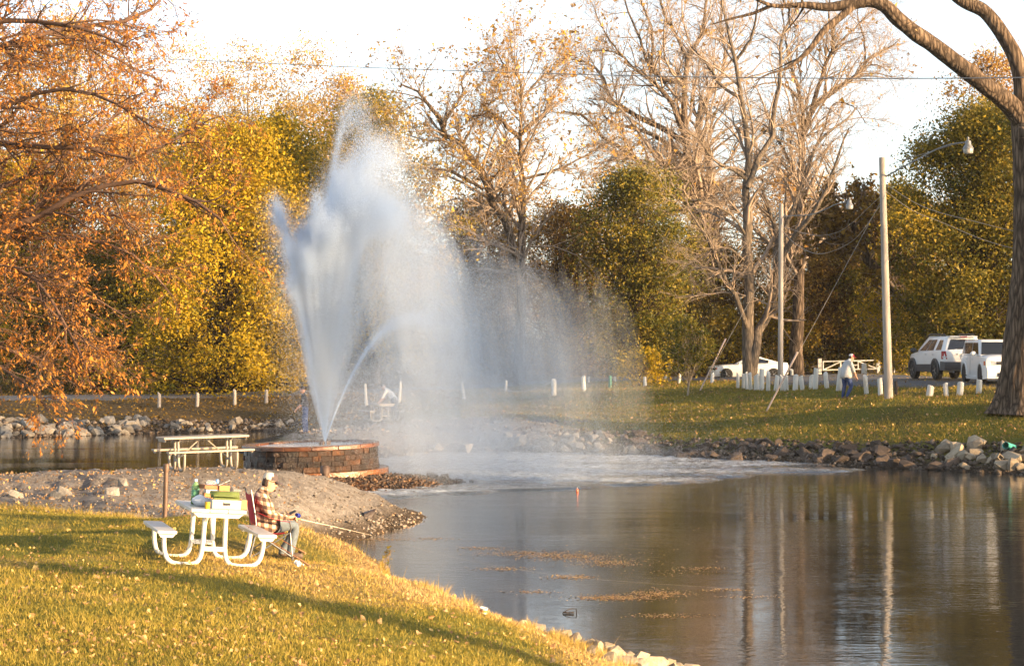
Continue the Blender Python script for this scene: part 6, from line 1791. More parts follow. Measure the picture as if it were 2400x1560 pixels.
# --- the angler, seated, facing right
def angler():
    px, d = 661, 30.7
    x0 = xat(px, d); z0 = gzs(x0, d)
    base_y = at(px, 1306, d).z
    z0 = base_y
    root = empty('person', (x0, d, z0), (0, 0, math.radians(11)))
    tag(root, 'seated person in brown plaid shirt, jeans and cap, fishing from a red chair', 'person')
    J = {'pelvis': (-0.27, 0, 0.46, 0.165, 0.185), 'belly': (-0.245, 0, 0.60, 0.165, 0.19), 'chest': (-0.29, 0, 0.76, 0.145, 0.19), 'neckb': (-0.275, 0, 0.905, 0.075, 0.09), 'neck': (-0.235, 0, 0.965, 0.058, 0.058), 'head': (-0.20, 0, 1.03, 0.060, 0.060)}
    bones = [('pelvis', 'belly', 0), ('belly', 'chest', 0), ('chest', 'neckb', 0), ('neckb', 'neck', 2), ('neck', 'head', 2)]
    for s, n in ((-1, 'r'), (1, 'l')):
        J.update({n + 'sh': (-0.30, s * 0.205, 0.845, 0.085), n + 'el': (-0.185 + 0.01 * s, s * 0.27, 0.60, 0.066), n + 'wr': (0.03, s * 0.13, 0.565, 0.040), n + 'hd': (0.065, s * 0.115, 0.565, 0.034),
                  n + 'hip': (-0.25, s * 0.10, 0.43, 0.125), n + 'mid': (-0.03, s * 0.125, 0.455, 0.098), n + 'kn': (0.185, s * 0.135, 0.455, 0.074), n + 'sn': (0.135, s * 0.13, 0.25, 0.066), n + 'an': (0.055 - 0.05 * s, s * 0.125, 0.075, 0.058),
                  n + 'he': (0.045 - 0.05 * s, s * 0.125, 0.04, 0.045), n + 'ba': (0.17 - 0.05 * s, s * 0.135, 0.035, 0.042, 0.05), n + 'to': (0.235 - 0.05 * s, s * 0.14, 0.03, 0.032, 0.042)})
        bones += [('chest', n + 'sh', 0), (n + 'sh', n + 'el', 0), (n + 'el', n + 'wr', 0), (n + 'wr', n + 'hd', 2), ('pelvis', n + 'hip', 1), (n + 'hip', n + 'mid', 1), (n + 'mid', n + 'kn', 1), (n + 'kn', n + 'sn', 1), (n + 'sn', n + 'an', 1), (n + 'an', n + 'he', 3), (n + 'he', n + 'ba', 3), (n + 'ba', n + 'to', 3)]
    body = figure('body', J, bones, None, root)
    hl, hr = (-0.165, 0, 1.045), (0, math.radians(14), math.radians(-8))
    mbs = [place(head_shape(2), hl, hr),
           place(hand_shape(2, 0.8, 1.0, -1), (0.075, 0.115, 0.57), (0.5, -0.1, -0.25)), place(hand_shape(2, 0.9, 1.0, 1), (0.075, -0.115, 0.56), (-0.6, 0.0, 0.3))]
    me = join_meshes('body', body, mbs)
    link('body', me, [PLAID, JEANS, SKIN, SHOE], root)
    cap_parts(root, hl, hr, CAP_PALE, CAP_DARK, CAP_DARK)
    hm = MB(); hm.loft([[(x, w, z) for x, w in ((-0.104, -0.03), (-0.07, -0.072), (-0.02, -0.081), (-0.02, 0.081), (-0.07, 0.072), (-0.104, 0.03))] for z in (-0.065, -0.03, 0.0, 0.03, 0.05)])
    place(hm, hl, hr).build('hair', HAIR, root, 180)
    be = MB(); be.ball((0.083, 0, -0.093), (0.022, 0.032, 0.024), 10, 7); be.ball((0.094, 0, -0.052), (0.010, 0.03, 0.006), 8, 5)
    place(be, hl, hr).build('beard', HAIR, root, 180)
    gl = MB(); gl.loft([[(0.097, -0.066, z), (0.106, -0.02, z), (0.106, 0.02, z), (0.097, 0.066, z), (0.088, 0.064, z), (0.096, 0, z), (0.088, -0.064, z)] for z in (0.0, 0.032)])
    for s in (1, -1): gl.tube([(0.092, s * 0.068, 0.024), (-0.01, s * 0.083, 0.016)], 0.004, 5)
    place(gl, hl, hr).build('sunglasses', BLACK, root, 40)
    co = MB(); co.loft([[(-0.335, -0.05, 0.93), (-0.25, -0.088, 0.945), (-0.165, -0.05, 0.90), (-0.155, 0.0, 0.885), (-0.165, 0.05, 0.90), (-0.25, 0.088, 0.945), (-0.335, 0.05, 0.93)], [(-0.32, -0.045, 0.965), (-0.25, -0.075, 0.985), (-0.18, -0.045, 0.945), (-0.172, 0, 0.93), (-0.18, 0.045, 0.945), (-0.25, 0.075, 0.985), (-0.32, 0.045, 0.965)]], caps=False)
    co.build('collar', PLAID, root, 180)
    # shirt tail hanging over the chair side
    st = MB(); st.loft([[(-0.41, -0.175, 0.60), (-0.30, -0.205, 0.60), (-0.16, -0.195, 0.60), (-0.06, -0.15, 0.60)], [(-0.42, -0.19, 0.47), (-0.30, -0.222, 0.46), (-0.14, -0.215, 0.47), (-0.03, -0.17, 0.50)], [(-0.41, -0.19, 0.36), (-0.29, -0.22, 0.33), (-0.15, -0.215, 0.36), (-0.05, -0.18, 0.42)]], closed=False)
    so = st.build('shirt_tail', PLAID, root, 180)
    sd = so.modifiers.new('t', 'SOLIDIFY'); sd.thickness = 0.012
    return root, Vector((x0, d, z0))
ANG, ang0 = angler()
ROT4 = Euler((0, 0, math.radians(11)))
def AW(x, y, z):
    v = Vector((x, y, z)); v.rotate(ROT4); return ang0 + v

# --- red folding camp chair
def camp_chair():
    root = empty('camp_chair', ang0 + Vector((0.045, 0, 0)), (0, 0, math.radians(15)))
    tag(root, 'red fabric folding camp chair with grey legs under the angler', 'chair')
    RED = simple('red_canvas', (0.40, 0.022, 0.035), 0.85, 0.12, 14, 0.004, 60)
    def sheet(name, rows):
        mb = MB(); mb.loft(rows, closed=False)
        o = mb.build(name, RED, root, 180)
        m = o.modifiers.new('t', 'SOLIDIFY'); m.thickness = 0.008; m.offset = 0
        s2 = o.modifiers.new('s', 'SUBSURF'); s2.levels = s2.render_levels = 2
    sheet('back_panel', [[(-0.505, -0.27, 0.95), (-0.50, -0.15, 0.90), (-0.515, 0, 0.89), (-0.52, 0.15, 0.90), (-0.53, 0.27, 0.95)], [(-0.465, -0.27, 0.75), (-0.50, -0.12, 0.75), (-0.51, 0, 0.75), (-0.51, 0.12, 0.75), (-0.49, 0.27, 0.75)], [(-0.45, -0.25, 0.55), (-0.48, -0.12, 0.55), (-0.49, 0, 0.55), (-0.48, 0.12, 0.55), (-0.46, 0.25, 0.55)], [(-0.43, -0.22, 0.40), (-0.43, -0.1, 0.35), (-0.43, 0, 0.34), (-0.43, 0.1, 0.35), (-0.43, 0.22, 0.40)]])
    sheet('seat_panel', [[(-0.44, -0.26, 0.40), (-0.42, -0.1, 0.33), (-0.42, 0.1, 0.33), (-0.44, 0.26, 0.40)], [(-0.2, -0.26, 0.36), (-0.2, -0.1, 0.29), (-0.2, 0.1, 0.29), (-0.2, 0.26, 0.36)], [(0.0, -0.27, 0.37), (0.0, -0.1, 0.345), (0.0, 0.1, 0.345), (0.0, 0.27, 0.37)]])
    for s in (-1, 1):
        sheet('arm_band', [[(-0.47, s * 0.31, 0.675), (-0.47, s * 0.37, 0.675)], [(-0.28, s * 0.31, 0.585), (-0.28, s * 0.375, 0.585)], [(-0.10, s * 0.31, 0.53), (-0.10, s * 0.38, 0.53)], [(0.03, s * 0.31, 0.52), (0.03, s * 0.38, 0.52)]])
        MB().tube([(-0.515, s * 0.275, 0.96), (-0.46, s * 0.285, 0.62), (-0.44, s * 0.29, 0.40)], 0.011, 8).build('back_post', STEEL, root)
        MB().tube([(0.0, s * 0.345, 0.53), (0.03, s * 0.32, 0.44), (0.02, s * 0.28, 0.37)], 0.011, 8).build('arm_post', STEEL, root)
        MB().tube([(-0.44, s * 0.29, 0.42), (-0.54, s * 0.30, 0.02)], 0.010, 8).build('leg', STEEL, root)
        MB().tube([(0.02, s * 0.28, 0.38), (0.05, s * 0.30, 0.02)], 0.010, 8).build('leg', STEEL, root)
        MB().tube([(-0.45, s * 0.28, 0.38), (0.05, s * 0.30, 0.03)], 0.009, 8).build('cross_leg', STEEL, root)
        MB().tube([(0.01, s * 0.27, 0.36), (-0.54, s * 0.30, 0.03)], 0.009, 8).build('cross_leg', STEEL, root)
        for x in (-0.54, 0.05):
            MB().lathe([(0.022, -0.01), (0.022, 0.03), (0.013, 0.05)], (x, s * 0.30, 0.0), 10).build('foot_cap', BLACK, root)
    MB().tube([(-0.45, -0.28, 0.36), (-0.54, 0.30, 0.03)], 0.009, 8).build('cross_leg', STEEL, root)
    MB().tube([(-0.45, 0.28, 0.36), (-0.54, -0.30, 0.03)], 0.009, 8).build('cross_leg', STEEL, root)
camp_chair()

# --- fishing tackle in hand
CORK = simple('cork_grip', (0.42, 0.22, 0.10), 0.8, 0.2, 40)
ROD_W = simple('pale_rod', (0.66, 0.58, 0.46), 0.35, 0.05, 10)
ROD_O = simple('orange_rod', (0.50, 0.17, 0.05), 0.35, 0.1, 10)
BLUE = simple('blue_reel', (0.02, 0.035, 0.28), 0.25, 0.1, 10, coat=0.5)
CREAM = simple('white_reel', (0.75, 0.74, 0.72), 0.3, 0.05, 10)
def rod(name, label, butt, tip, mat, grip, reel_m, reel_at, reel_rot, reel_size, guides=5):
    butt, tip = Vector(butt), Vector(tip)
    root = empty(name, butt); tag(root, label, 'fishing rod')
    v = tip - butt; L = v.length; u = v.normalized()
    MB().tube([u * t * L - Vector((0, 0, 0.03 * L * (t ** 2))) * 0.3 for t in np.linspace(0.0, 1, 12)], [0.0055 - 0.0042 * t for t in np.linspace(0, 1, 12)], 7).build('blank', mat, root)
    MB().tube([tuple(u * 0.0), tuple(u * grip)], [0.014, 0.012], 9).build('grip', CORK, root)
    side = u.cross(Vector((0, 0, 1))).normalized(); dn = u.cross(side).normalized()
    if dn.z > 0: dn = -dn
    dn = (dn * reel_rot[0] + side * reel_rot[1]).normalized()
    for k in range(guides):
        c = u * (grip + (L - grip) * (k + 1) / guides * 0.98) + dn * 0.012
        MB().lathe([(0.009, -0.002), (0.011, 0.0), (0.009, 0.002)], tuple(c), 9, u.to_track_quat('Z', 'Y').to_euler()).build('line_guide', STEEL, root)
    h = empty_part('reel', root, u * reel_at + dn * reel_size * 1.5)
    q = u.to_track_quat('Z', 'Y').to_euler()
    MB().lathe([(reel_size * 0.3, -reel_size * 1.1), (reel_size * 0.95, -reel_size), (reel_size, -reel_size * 0.2), (reel_size * 0.6, 0), (reel_size * 0.6, reel_size * 0.6), (reel_size * 0.9, reel_size * 0.75), (reel_size * 0.8, reel_size)], n=16, rot=q).build('spool', reel_m, h, 40)
    m = MB(); m.tube([tuple(-dn * reel_size * 1.5), (0, 0, 0)], reel_size * 0.22, 8); m.build('reel_foot', reel_m, h)
    m = MB(); m.tube([(0, 0, 0), tuple(side * reel_size * 1.5), tuple(side * reel_size * 1.5 - u * reel_size * 1.3)], reel_size * 0.12, 7); m.ball(tuple(side * reel_size * 1.5 - u * reel_size * 1.4), reel_size * 0.3); m.build('reel_crank', reel_m, h)
    return root
tipw = at(872, 1251, 32.2)
rod('fishing_rod', 'pale fishing rod with a blue reel in the angler hands', AW(0.06, -0.09, 0.575), tipw, ROD_W, 0.30, BLUE, 0.19, (-0.6, 0.5), 0.034)
fl = wire('fishing_line', [tipw, at(1050, 1302, 33.5), at(1300, 1346, 34.5), at(1700, 1378, 34.9)], 0.0004, 'thin fishing line running from the pale rod tip out to the water', 'fishing line', ROD_W)
ph = MB(); ph.box((0, 0, 0), (0.10, 0.055, 0.014)); pho = ph.build('mobile_phone', BLACK, None, 30, 0.003)
pho.location = AW(0.145, -0.02, 0.625); pho.rotation_euler = (0.3, -0.45, 0.3)
tag(pho, 'small black phone held over the reel by the angler', 'phone')

# --- walking person on the far lawn
def walker():
    px, d = 1984, 90.0
    b = at(px, 936, d); b.z = gzs(b.x, b.y)
    root = empty('person', b, (0, 0, math.radians(24)), 1.07)
    tag(root, 'walking person in pale grey shirt, blue jeans and red and white cap', 'person')
    J = {'pelvis': (-0.02, 0, 0.93, 0.155, 0.175), 'belly': (0.0, 0, 1.08, 0.205, 0.225), 'chest': (0.04, 0, 1.29, 0.165, 0.21), 'neckb': (0.11, 0, 1.46, 0.07, 0.085), 'neck': (0.15, 0, 1.52, 0.055), 'head': (0.185, 0, 1.585, 0.058),
         'rsh': (0.06, -0.21, 1.385, 0.085), 'rel': (0.15, -0.27, 1.09, 0.06), 'rwr': (0.27, -0.24, 0.87, 0.036), 'rhd': (0.295, -0.235, 0.83, 0.032),
         'lsh': (0.06, 0.21, 1.385, 0.085), 'lel': (0.02, 0.28, 1.09, 0.06), 'lwr': (0.12, 0.26, 0.86, 0.036), 'lhd': (0.14, 0.26, 0.82, 0.032),
         'rhip': (-0.02, -0.10, 0.86, 0.12), 'rmid': (0.08, -0.11, 0.68, 0.10), 'rkn': (0.14, -0.11, 0.49, 0.078), 'rsn': (0.04, -0.105, 0.30, 0.07), 'ran': (-0.04, -0.10, 0.13, 0.058), 'rhe': (-0.09, -0.10, 0.10, 0.04), 'rba': (0.05, -0.10, 0.045, 0.04, 0.048), 'rto': (0.12, -0.10, 0.035, 0.03, 0.04),
         'lhip': (-0.02, 0.10, 0.86, 0.12), 'lmid': (-0.03, 0.10, 0.67, 0.10), 'lkn': (-0.03, 0.10, 0.48, 0.076), 'lsn': (-0.07, 0.10, 0.28, 0.068), 'lan': (-0.10, 0.10, 0.10, 0.056), 'lhe': (-0.12, 0.10, 0.05, 0.042), 'lba': (0.02, 0.11, 0.035, 0.04, 0.048), 'lto': (0.09, 0.115, 0.03, 0.03, 0.04)}
    bones = [('pelvis', 'belly', 0), ('belly', 'chest', 0), ('chest', 'neckb', 0), ('neckb', 'neck', 2), ('neck', 'head', 2)]
    for n in 'rl':
        bones += [('chest', n + 'sh', 0), (n + 'sh', n + 'el', 0), (n + 'el', n + 'wr', 2), (n + 'wr', n + 'hd', 2), ('pelvis', n + 'hip', 1), (n + 'hip', n + 'mid', 1), (n + 'mid', n + 'kn', 1), (n + 'kn', n + 'sn', 1), (n + 'sn', n + 'an', 1), (n + 'an', n + 'he', 3), (n + 'he', n + 'ba', 3), (n + 'ba', n + 'to', 3)]
    body = figure('body', J, bones, None, root)
    hl, hr = (0.225, 0, 1.60), (0, math.radians(10), math.radians(-22))
    me = join_meshes('body', body, [place(head_shape(2), hl, hr), place(hand_shape(2, 0.7, 1.0, 1), (0.295, -0.235, 0.83), (0, math.radians(62), 0)), place(hand_shape(2, 0.7, 1.0, -1), (0.14, 0.26, 0.82), (0, math.radians(65), 0))])
    link('body', me, [SHIRT_GREY, JEANS_BLUE, SKIN, SHOE], root)
    cap_parts(root, hl, hr, CAP_WHITE, CAP_RED, CAP_RED)
    gl = MB(); gl.loft([[(0.097, -0.066, z), (0.106, 0, z), (0.097, 0.066, z), (0.088, 0.064, z), (0.096, 0, z), (0.088, -0.064, z)] for z in (0.0, 0.032)])
    place(gl, hl, hr).build('sunglasses', BLACK, root, 40)
    hm = MB(); hm.loft([[(x, w, z) for x, w in ((-0.104, -0.03), (-0.07, -0.072), (-0.02, -0.081), (-0.02, 0.081), (-0.07, 0.072), (-0.104, 0.03))] for z in (-0.06, -0.03, 0.0, 0.03, 0.05)])
    place(hm, hl, hr).build('hair', HAIR, root, 180)
    st = MB(); n = 24
    rings = []
    for z, rx, ry, ox in ((1.22, 0.185, 0.225, 0.025), (1.05, 0.215, 0.235, 0.005), (0.93, 0.22, 0.24, -0.01), (0.82, 0.215, 0.24, -0.01)):
        rings.append([(ox + rx * math.cos(2 * math.pi * k / n) * (1 + 0.05 * math.sin(5 * k)), ry * math.sin(2 * math.pi * k / n), z + 0.02 * math.sin(k * 1.3)) for k in range(n)])
    st.loft(rings, caps=False)
    o = st.build('shirt_tail', SHIRT_GREY, root, 180); m = o.modifiers.new('t', 'SOLIDIFY'); m.thickness = 0.01
walker()

# --- two people seen dimly through the spray
def misty(px, yb, d, rz, label, shirt, trousers, bend):
    b = at(px, yb, d); b.z = gzs(b.x, b.y)
    root = empty('person', b, (0, 0, math.radians(rz)), 1.0)
    tag(root, label, 'person')
    s_, c_ = math.sin(bend), math.cos(bend)
    U = lambda h, y=0, r=0.1, *k: (s_ * h, y, 0.92 + c_ * h, r, *k)
    J = {'pelvis': (0, 0, 0.92, 0.14, 0.17), 'belly': U(0.16, 0, 0.135, 0.17), 'chest': U(0.38, 0, 0.125, 0.18), 'neckb': U(0.53, 0, 0.065, 0.08), 'neck': U(0.60, 0, 0.053), 'head': U(0.66, 0, 0.055)}
    bones = [('pelvis', 'belly', 0), ('belly', 'chest', 0), ('chest', 'neckb', 0), ('neckb', 'neck', 2), ('neck', 'head', 2)]
    for s, n in ((-1, 'r'), (1, 'l')):
        sh = U(0.46, s * 0.2, 0.075)
        f = 0.30 * s_
        J.update({n + 'sh': sh, n + 'el': (sh[0] + 0.06 + f * 0.4, s * 0.25, sh[2] - 0.28, 0.055), n + 'wr': (sh[0] + 0.22 + f * 0.3, s * 0.2, sh[2] - 0.44, 0.035), n + 'hd': (sh[0] + 0.26 + f * 0.3, s * 0.2, sh[2] - 0.47, 0.031),
                  n + 'hip': (0, s * 0.09, 0.86, 0.11), n + 'kn': (0.04 * s + 0.02, s * 0.10, 0.47, 0.072), n + 'an': (0.0 + 0.05 * s, s * 0.10, 0.09, 0.05), n + 'he': (-0.02 + 0.05 * s, s * 0.10, 0.045, 0.04), n + 'to': (0.16 + 0.05 * s, s * 0.11, 0.032, 0.032, 0.04)})
        bones += [('chest', n + 'sh', 0), (n + 'sh', n + 'el', 0), (n + 'el', n + 'wr', 2), (n + 'wr', n + 'hd', 2), ('pelvis', n + 'hip', 1), (n + 'hip', n + 'kn', 1), (n + 'kn', n + 'an', 1), (n + 'an', n + 'he', 3), (n + 'he', n + 'to', 3)]
    body = figure('body', J, bones, None, root)
    hp = U(0.70)
    hl = (hp[0] + 0.03, 0, hp[2]); hr = (0, bend * 0.7, 0)
    hands = [place(hand_shape(2, 0.7, 1.0, 1), J[n + 'hd'][:3], (0, math.radians(45), 0)) for n in 'rl']
    me = join_meshes('body', body, [place(head_shape(2), hl, hr)] + hands)
    link('body', me, [shirt, trousers, SKIN, SHOE], root)
    hm = MB(); hm.ball((-0.012, 0, 0.035), (0.105, 0.086, 0.098), 14, 8)
    place(hm, hl, hr).build('hair', HAIR, root, 180)
misty(716, 1013, 82.0, 185, 'standing person in dark top and blue jeans left of the jet, dimmed by spray', DARK_CLOTH, JEANS_BLUE, 0.12)
misty(925, 986, 93.6, 170, 'person in white shirt bending over a table, seen through the spray', SHIRT_WHITE, DARK_CLOTH, 0.75)
# ------------------------------------------------------------------ picnic tables (local y along the table, x across)
def picnic_table(name, loc, rot, label, plank_m, tube_m, L=1.83, lowered=0.0, top=3, scale=1.0):
    root = empty(name, loc, rot, scale)
    tag(root, label, 'picnic table', 'picnic tables')
    H, w = 0.76, 0.71
    pw = w / top
    for k in range(top):
        x = -w / 2 + pw * (k + 0.5)
        m = MB(); m.box((x, 0, H - 0.022), (pw - 0.006, L, 0.044))
        m.build('top_plank', plank_m, root, 30, 0.004)
    for s in (-1, 1):
        MB().box((s * 0.64, 0, 0.445), (0.245, L, 0.042)).build('seat_plank', plank_m, root, 30, 0.004)
    for e in (-1, 1):
        y = e * 0.60
        yb = e * (L / 2 - 0.05)
        # end brackets under the top and the seats
        for yy in (yb, y):
            MB().prism([(-0.33, yy - 0.012, H - 0.046), (0.33, yy - 0.012, H - 0.046), (0.26, yy - 0.012, H - 0.105), (-0.26, yy - 0.012, H - 0.105)], (0, 0.024, 0)).build('top_bracket', tube_m, root, 30)
        for s in (-1, 1):
            MB().prism([(s * 0.64 - 0.11, yb - 0.012, 0.423), (s * 0.64 + 0.11, yb - 0.012, 0.423), (s * 0.64 + 0.075, yb - 0.012, 0.38), (s * 0.64 - 0.075, yb - 0.012, 0.38)], (0, 0.024, 0)).build('seat_bracket', tube_m, root, 30)
            pts = [(s * 0.13, y, H - 0.05), (s * 0.135, y, 0.60), (s * 0.14, y, 0.35), (s * 0.15, y, 0.20), (s * 0.175, y, 0.10), (s * 0.225, y, 0.045), (s * 0.30, y, 0.03), (s * 0.45, y, 0.03), (s * 0.53, y, 0.045), (s * 0.595, y, 0.10), (s * 0.625, y, 0.18), (s * 0.64, y, 0.28), (s * 0.645, y, 0.42)]
            P, _ = resample(pts, 0.03, 34)
            MB().tube([tuple(p) for p in P], 0.030, 12).build('leg', tube_m, root, 180)
        MB().box((0, y, 0.235), (0.30, 0.045, 0.06)).build('cross_brace', tube_m, root, 30, 0.004)
        MB().tube([(0, y * 0.97, 0.25), (0, e * 0.05, H - 0.05)], 0.016, 8).build('diagonal_brace', tube_m, root)
    return root
# near table: axis swings to the left going away, ground falls to the right
TY = 29.2
tx = xat(497, TY)
tz = gzs(tx, TY)
near_t = at(484, 1317, TY)
NT_ROT = Euler((math.radians(-0.5), math.radians(3.6), math.radians(15)))
NT = picnic_table('picnic_table', (near_t.x, TY, near_t.z - 0.01), NT_ROT, 'white picnic table on the near lawn with tackle and a bottle on it', ALU, GALV)
FTY = 49.6
ft = at(476, 1100, FTY)
FT_ROT = Euler((math.radians(1.0), 0, math.radians(-66)))
picnic_table('picnic_table', (ft.x, FTY, gzs(ft.x, FTY) + 0.01), FT_ROT, 'tan empty picnic table standing on the gravel spit', ALU_DULL, GALV_DULL, 1.95)
mt = at(893, 984, 93.8)
picnic_table('picnic_table', (mt.x, 93.8, gzs(mt.x, 93.8) + 0.02), (0, 0, math.radians(20)), 'pale picnic table dimly seen through the spray', ALU_DULL, GALV_DULL)

# ------------------------------------------------------------------ things on the near table
def on_table(x, y, z=0.0):
    v = Vector((x, y, 0.762 + z)); v.rotate(NT_ROT)
    return Vector((near_t.x, TY, near_t.z - 0.01)) + v
def glass_mat(name, col, rough=0.05, mix=0.75):
    m, n, l, p = _mat(name)
    p.inputs['Base Color'].default_value = (*col, 1); p.inputs['Roughness'].default_value = rough
    p.inputs['Transmission Weight'].default_value = mix; p.inputs['IOR'].default_value = 1.2
    return m
def bottle():
    root = empty('soda_bottle', on_table(-0.19, 0.12), NT_ROT); tag(root, 'green plastic bottle half full of bright soda, white cap', 'bottle')
    GB = glass_mat('green_plastic_clear', (0.5, 0.9, 0.45))
    SODA = simple('green_soda', (0.45, 0.75, 0.03), 0.2, 0.03, 5)
    LAB = simple('soda_label', (0.10, 0.28, 0.16), 0.35, 0.7, 26, stretch=(1, 1, 2))
    MB().lathe([(0.044, 0.0), (0.052, 0.012), (0.053, 0.10), (0.050, 0.11), (0.050, 0.19), (0.054, 0.20), (0.050, 0.235), (0.032, 0.27), (0.016, 0.29), (0.015, 0.305)], n=22).build('bottle_body', GB, root, 60)
    MB().lathe([(0.042, 0.004), (0.0495, 0.014), (0.0505, 0.10), (0.004, 0.102)], n=22).build('soda', SODA, root, 40)
    MB().lathe([(0.0512, 0.112), (0.0516, 0.15), (0.0512, 0.188)], n=22).build('label_band', LAB, root, 40)
    MB().lathe([(0.019, 0.295), (0.020, 0.30), (0.020, 0.325), (0.016, 0.33)], n=16).build('bottle_cap', CREAM, root, 40)
bottle()
def tackle_box():
    root = empty('tackle_box', on_table(0.12, -0.62), NT_ROT); tag(root, 'cream tackle box with its green lid open', 'tackle box')
    CRM = simple('cream_plastic', (0.66, 0.60, 0.46), 0.45, 0.05, 8)
    GRN = simple('olive_plastic', (0.115, 0.15, 0.035), 0.4, 0.1, 8)
    ORG = simple('orange_plastic', (0.55, 0.25, 0.10), 0.45, 0.1, 8)
    w, dp, h, t = 0.37, 0.20, 0.115, 0.008
    m = MB()
    m.box((0, 0, t / 2), (w - 0.03, dp - 0.03, t))
    for s in (-1, 1):
        m.box((0, s * (dp / 2 - t / 2), h / 2), (w, t, h)); m.box((s * (w / 2 - t / 2), 0, h / 2), (t, dp - 2 * t, h))
    m.build('box_base', CRM, root, 30, 0.004)
    m = MB(); m.box((0.0, -dp / 2 - 0.003, 0.062), (0.09, 0.008, 0.035)); m.build('latch_recess', BLACK, root, 30)
    m = MB(); m.box((0.0, -dp / 2 - 0.006, 0.085), (0.075, 0.010, 0.014)); m.build('latch', CRM, root, 30)
    # lid stands open at the back: a curved shell
    lid = MB()
    rings = []
    for k in range(9):
        a = math.radians(-10 + 150 * k / 8)
        rings.append([(x * 0.98, dp / 2 + 0.075 - 0.085 * math.cos(a), h + 0.005 + 0.085 * math.sin(a) * 0.9 + 0.02) for x in (-w / 2, -w / 6, w / 6, w / 2)])
    lid.loft(rings, closed=False)
    o = lid.build('lid', GRN, root, 60); md = o.modifiers.new('t', 'SOLIDIFY'); md.thickness = 0.008
    for s in (-1, 1):
        pts = [(s * w / 2 * 0.98, dp / 2 + 0.075 - 0.083 * math.cos(math.radians(a)), h + 0.025 + 0.083 * math.sin(math.radians(a)) * 0.9) for a in range(-10, 141, 15)]
        MB().prism(pts, (s * 0.006, 0, 0)).build('lid_end', GRN, root, 30)
    for z, y in ((h + 0.01, 0.02), (h + 0.045, 0.065)):
        MB().box((0.005, y, z), (w * 0.9, 0.10, 0.02)).build('lift_tray', GRN, root, 30, 0.003)
    MB().box((0.235, 0.03, 0.06), (0.075, 0.11, 0.12)).build('side_compartment', ORG, root, 30, 0.004)
tackle_box()
def boxes():
    CARD = simple('brown_carton', (0.30, 0.11, 0.04), 0.7, 0.15, 8)
    CARD2 = simple('orange_carton', (0.55, 0.22, 0.07), 0.6, 0.12, 8)
    r1 = empty('food_carton', on_table(0.08, 0.05), NT_ROT); tag(r1, 'stack of brown and orange cartons behind the green lid', 'carton')
    MB().box((0, 0, 0.08), (0.34, 0.24, 0.16)).build('lower_carton', CARD2, r1, 30, 0.003)
    MB().box((0.0, 0.0, 0.185), (0.30, 0.22, 0.05)).build('middle_carton', CREAM, r1, 30, 0.003)
    MB().box((-0.035, 0.0, 0.236), (0.34, 0.24, 0.05), Euler((0, 0.04, 0.2))).build('upper_carton', CARD, r1, 30, 0.003)
    MB().box((0.085, -0.125, 0.225), (0.14, 0.03, 0.09)).build('carton_flap', CARD2, r1, 30, 0.003)
    r2 = empty('water_bottle', on_table(0.06, 0.04, 0.262), NT_ROT); tag(r2, 'small clear bottle with blue cap lying on the cartons', 'bottle')
    MB().lathe([(0.03, -0.06), (0.032, -0.05), (0.032, 0.05), (0.012, 0.08)], (-0.06, 0, 0.033), 14, Euler((0, math.radians(90), 0))).build('bottle_body', glass_mat('clear_plastic', (0.85, 0.88, 0.92)), r2, 50)
    MB().lathe([(0.022, 0.0), (0.026, 0.02), (0.02, 0.05)], (0.02, 0, 0.03), 12).build('bottle_cap', simple('blue_plastic', (0.12, 0.30, 0.62), 0.35), r2, 50)
    r3 = tag(MB().prism([(0, 0, 0), (0.14, 0.01, 0.06), (0.145, 0.05, 0.065), (0.01, 0.05, 0.005)], (0, 0, 0.004)).build('paper_napkin', CREAM, None, 30), 'white paper sticking up from the cartons', 'paper')
    r3.location = on_table(0.10, 0.02, 0.262)
    r4 = empty('bait_tin', on_table(-0.14, -0.80), NT_ROT); tag(r4, 'small yellow tin at the near edge of the white table', 'tin')
    TIN = simple('yellow_tin', (0.62, 0.42, 0.03), 0.35, 0.5, 22)
    MB().lathe([(0.030, 0.0), (0.034, 0.006), (0.034, 0.072), (0.030, 0.076)], n=18).build('tin_body', TIN, r4, 40)
    MB().lathe([(0.035, 0.073), (0.036, 0.076), (0.036, 0.086), (0.03, 0.088)], n=18).build('tin_lid', simple('gold_lid', (0.55, 0.38, 0.05), 0.3, 0.1, metal=0.5), r4, 40)
    # crumpled plastic bag
    gq = np.random.default_rng(8)
    mb = MB(); mb.ball((0, 0, 0.06), (0.15, 0.10, 0.075), 26, 16)
    mb.v = [(x * (1 + 0.25 * (vnoise(x * 22 + 3, z * 25 + y * 20) - 0.5)), y * (1 + 0.3 * (vnoise(x * 19, y * 24 + 9) - 0.5)), max(z * (1 + 0.45 * (vnoise(x * 17 + y * 13, y * 21 + z * 9) - 0.5)), 0.004)) for x, y, z in mb.v]
    BAG = simple('white_bag', (0.66, 0.68, 0.72), 0.35, 0.06, 12, 0.02, 30, dirt=(0.10, 0.16, 0.45), dirt_amt=0.5)
    o = mb.build('plastic_bag', BAG, None, 30); o.location = on_table(-0.13, -0.32); o.rotation_euler = NT_ROT
    tag(o, 'crumpled white and blue plastic bag between the bottle and the tackle box', 'bag')
boxes()
# rods leaning over the near seat
rod('fishing_rod', 'orange fishing rod with a white reel leaning from the grass over the seat', at(727, 1326, 28.7), at(545, 1208, 29.6), ROD_O, 0.26, CREAM, 0.20, (1.0, -0.5), 0.038, 4)
rod('fishing_rod', 'second orange rod lying close beside the white-reeled one', at(716, 1296, 29.6), at(575, 1216, 30.2), ROD_O, 0.12, BLACK, 0.1, (1.0, 0.3), 0.018, 4)
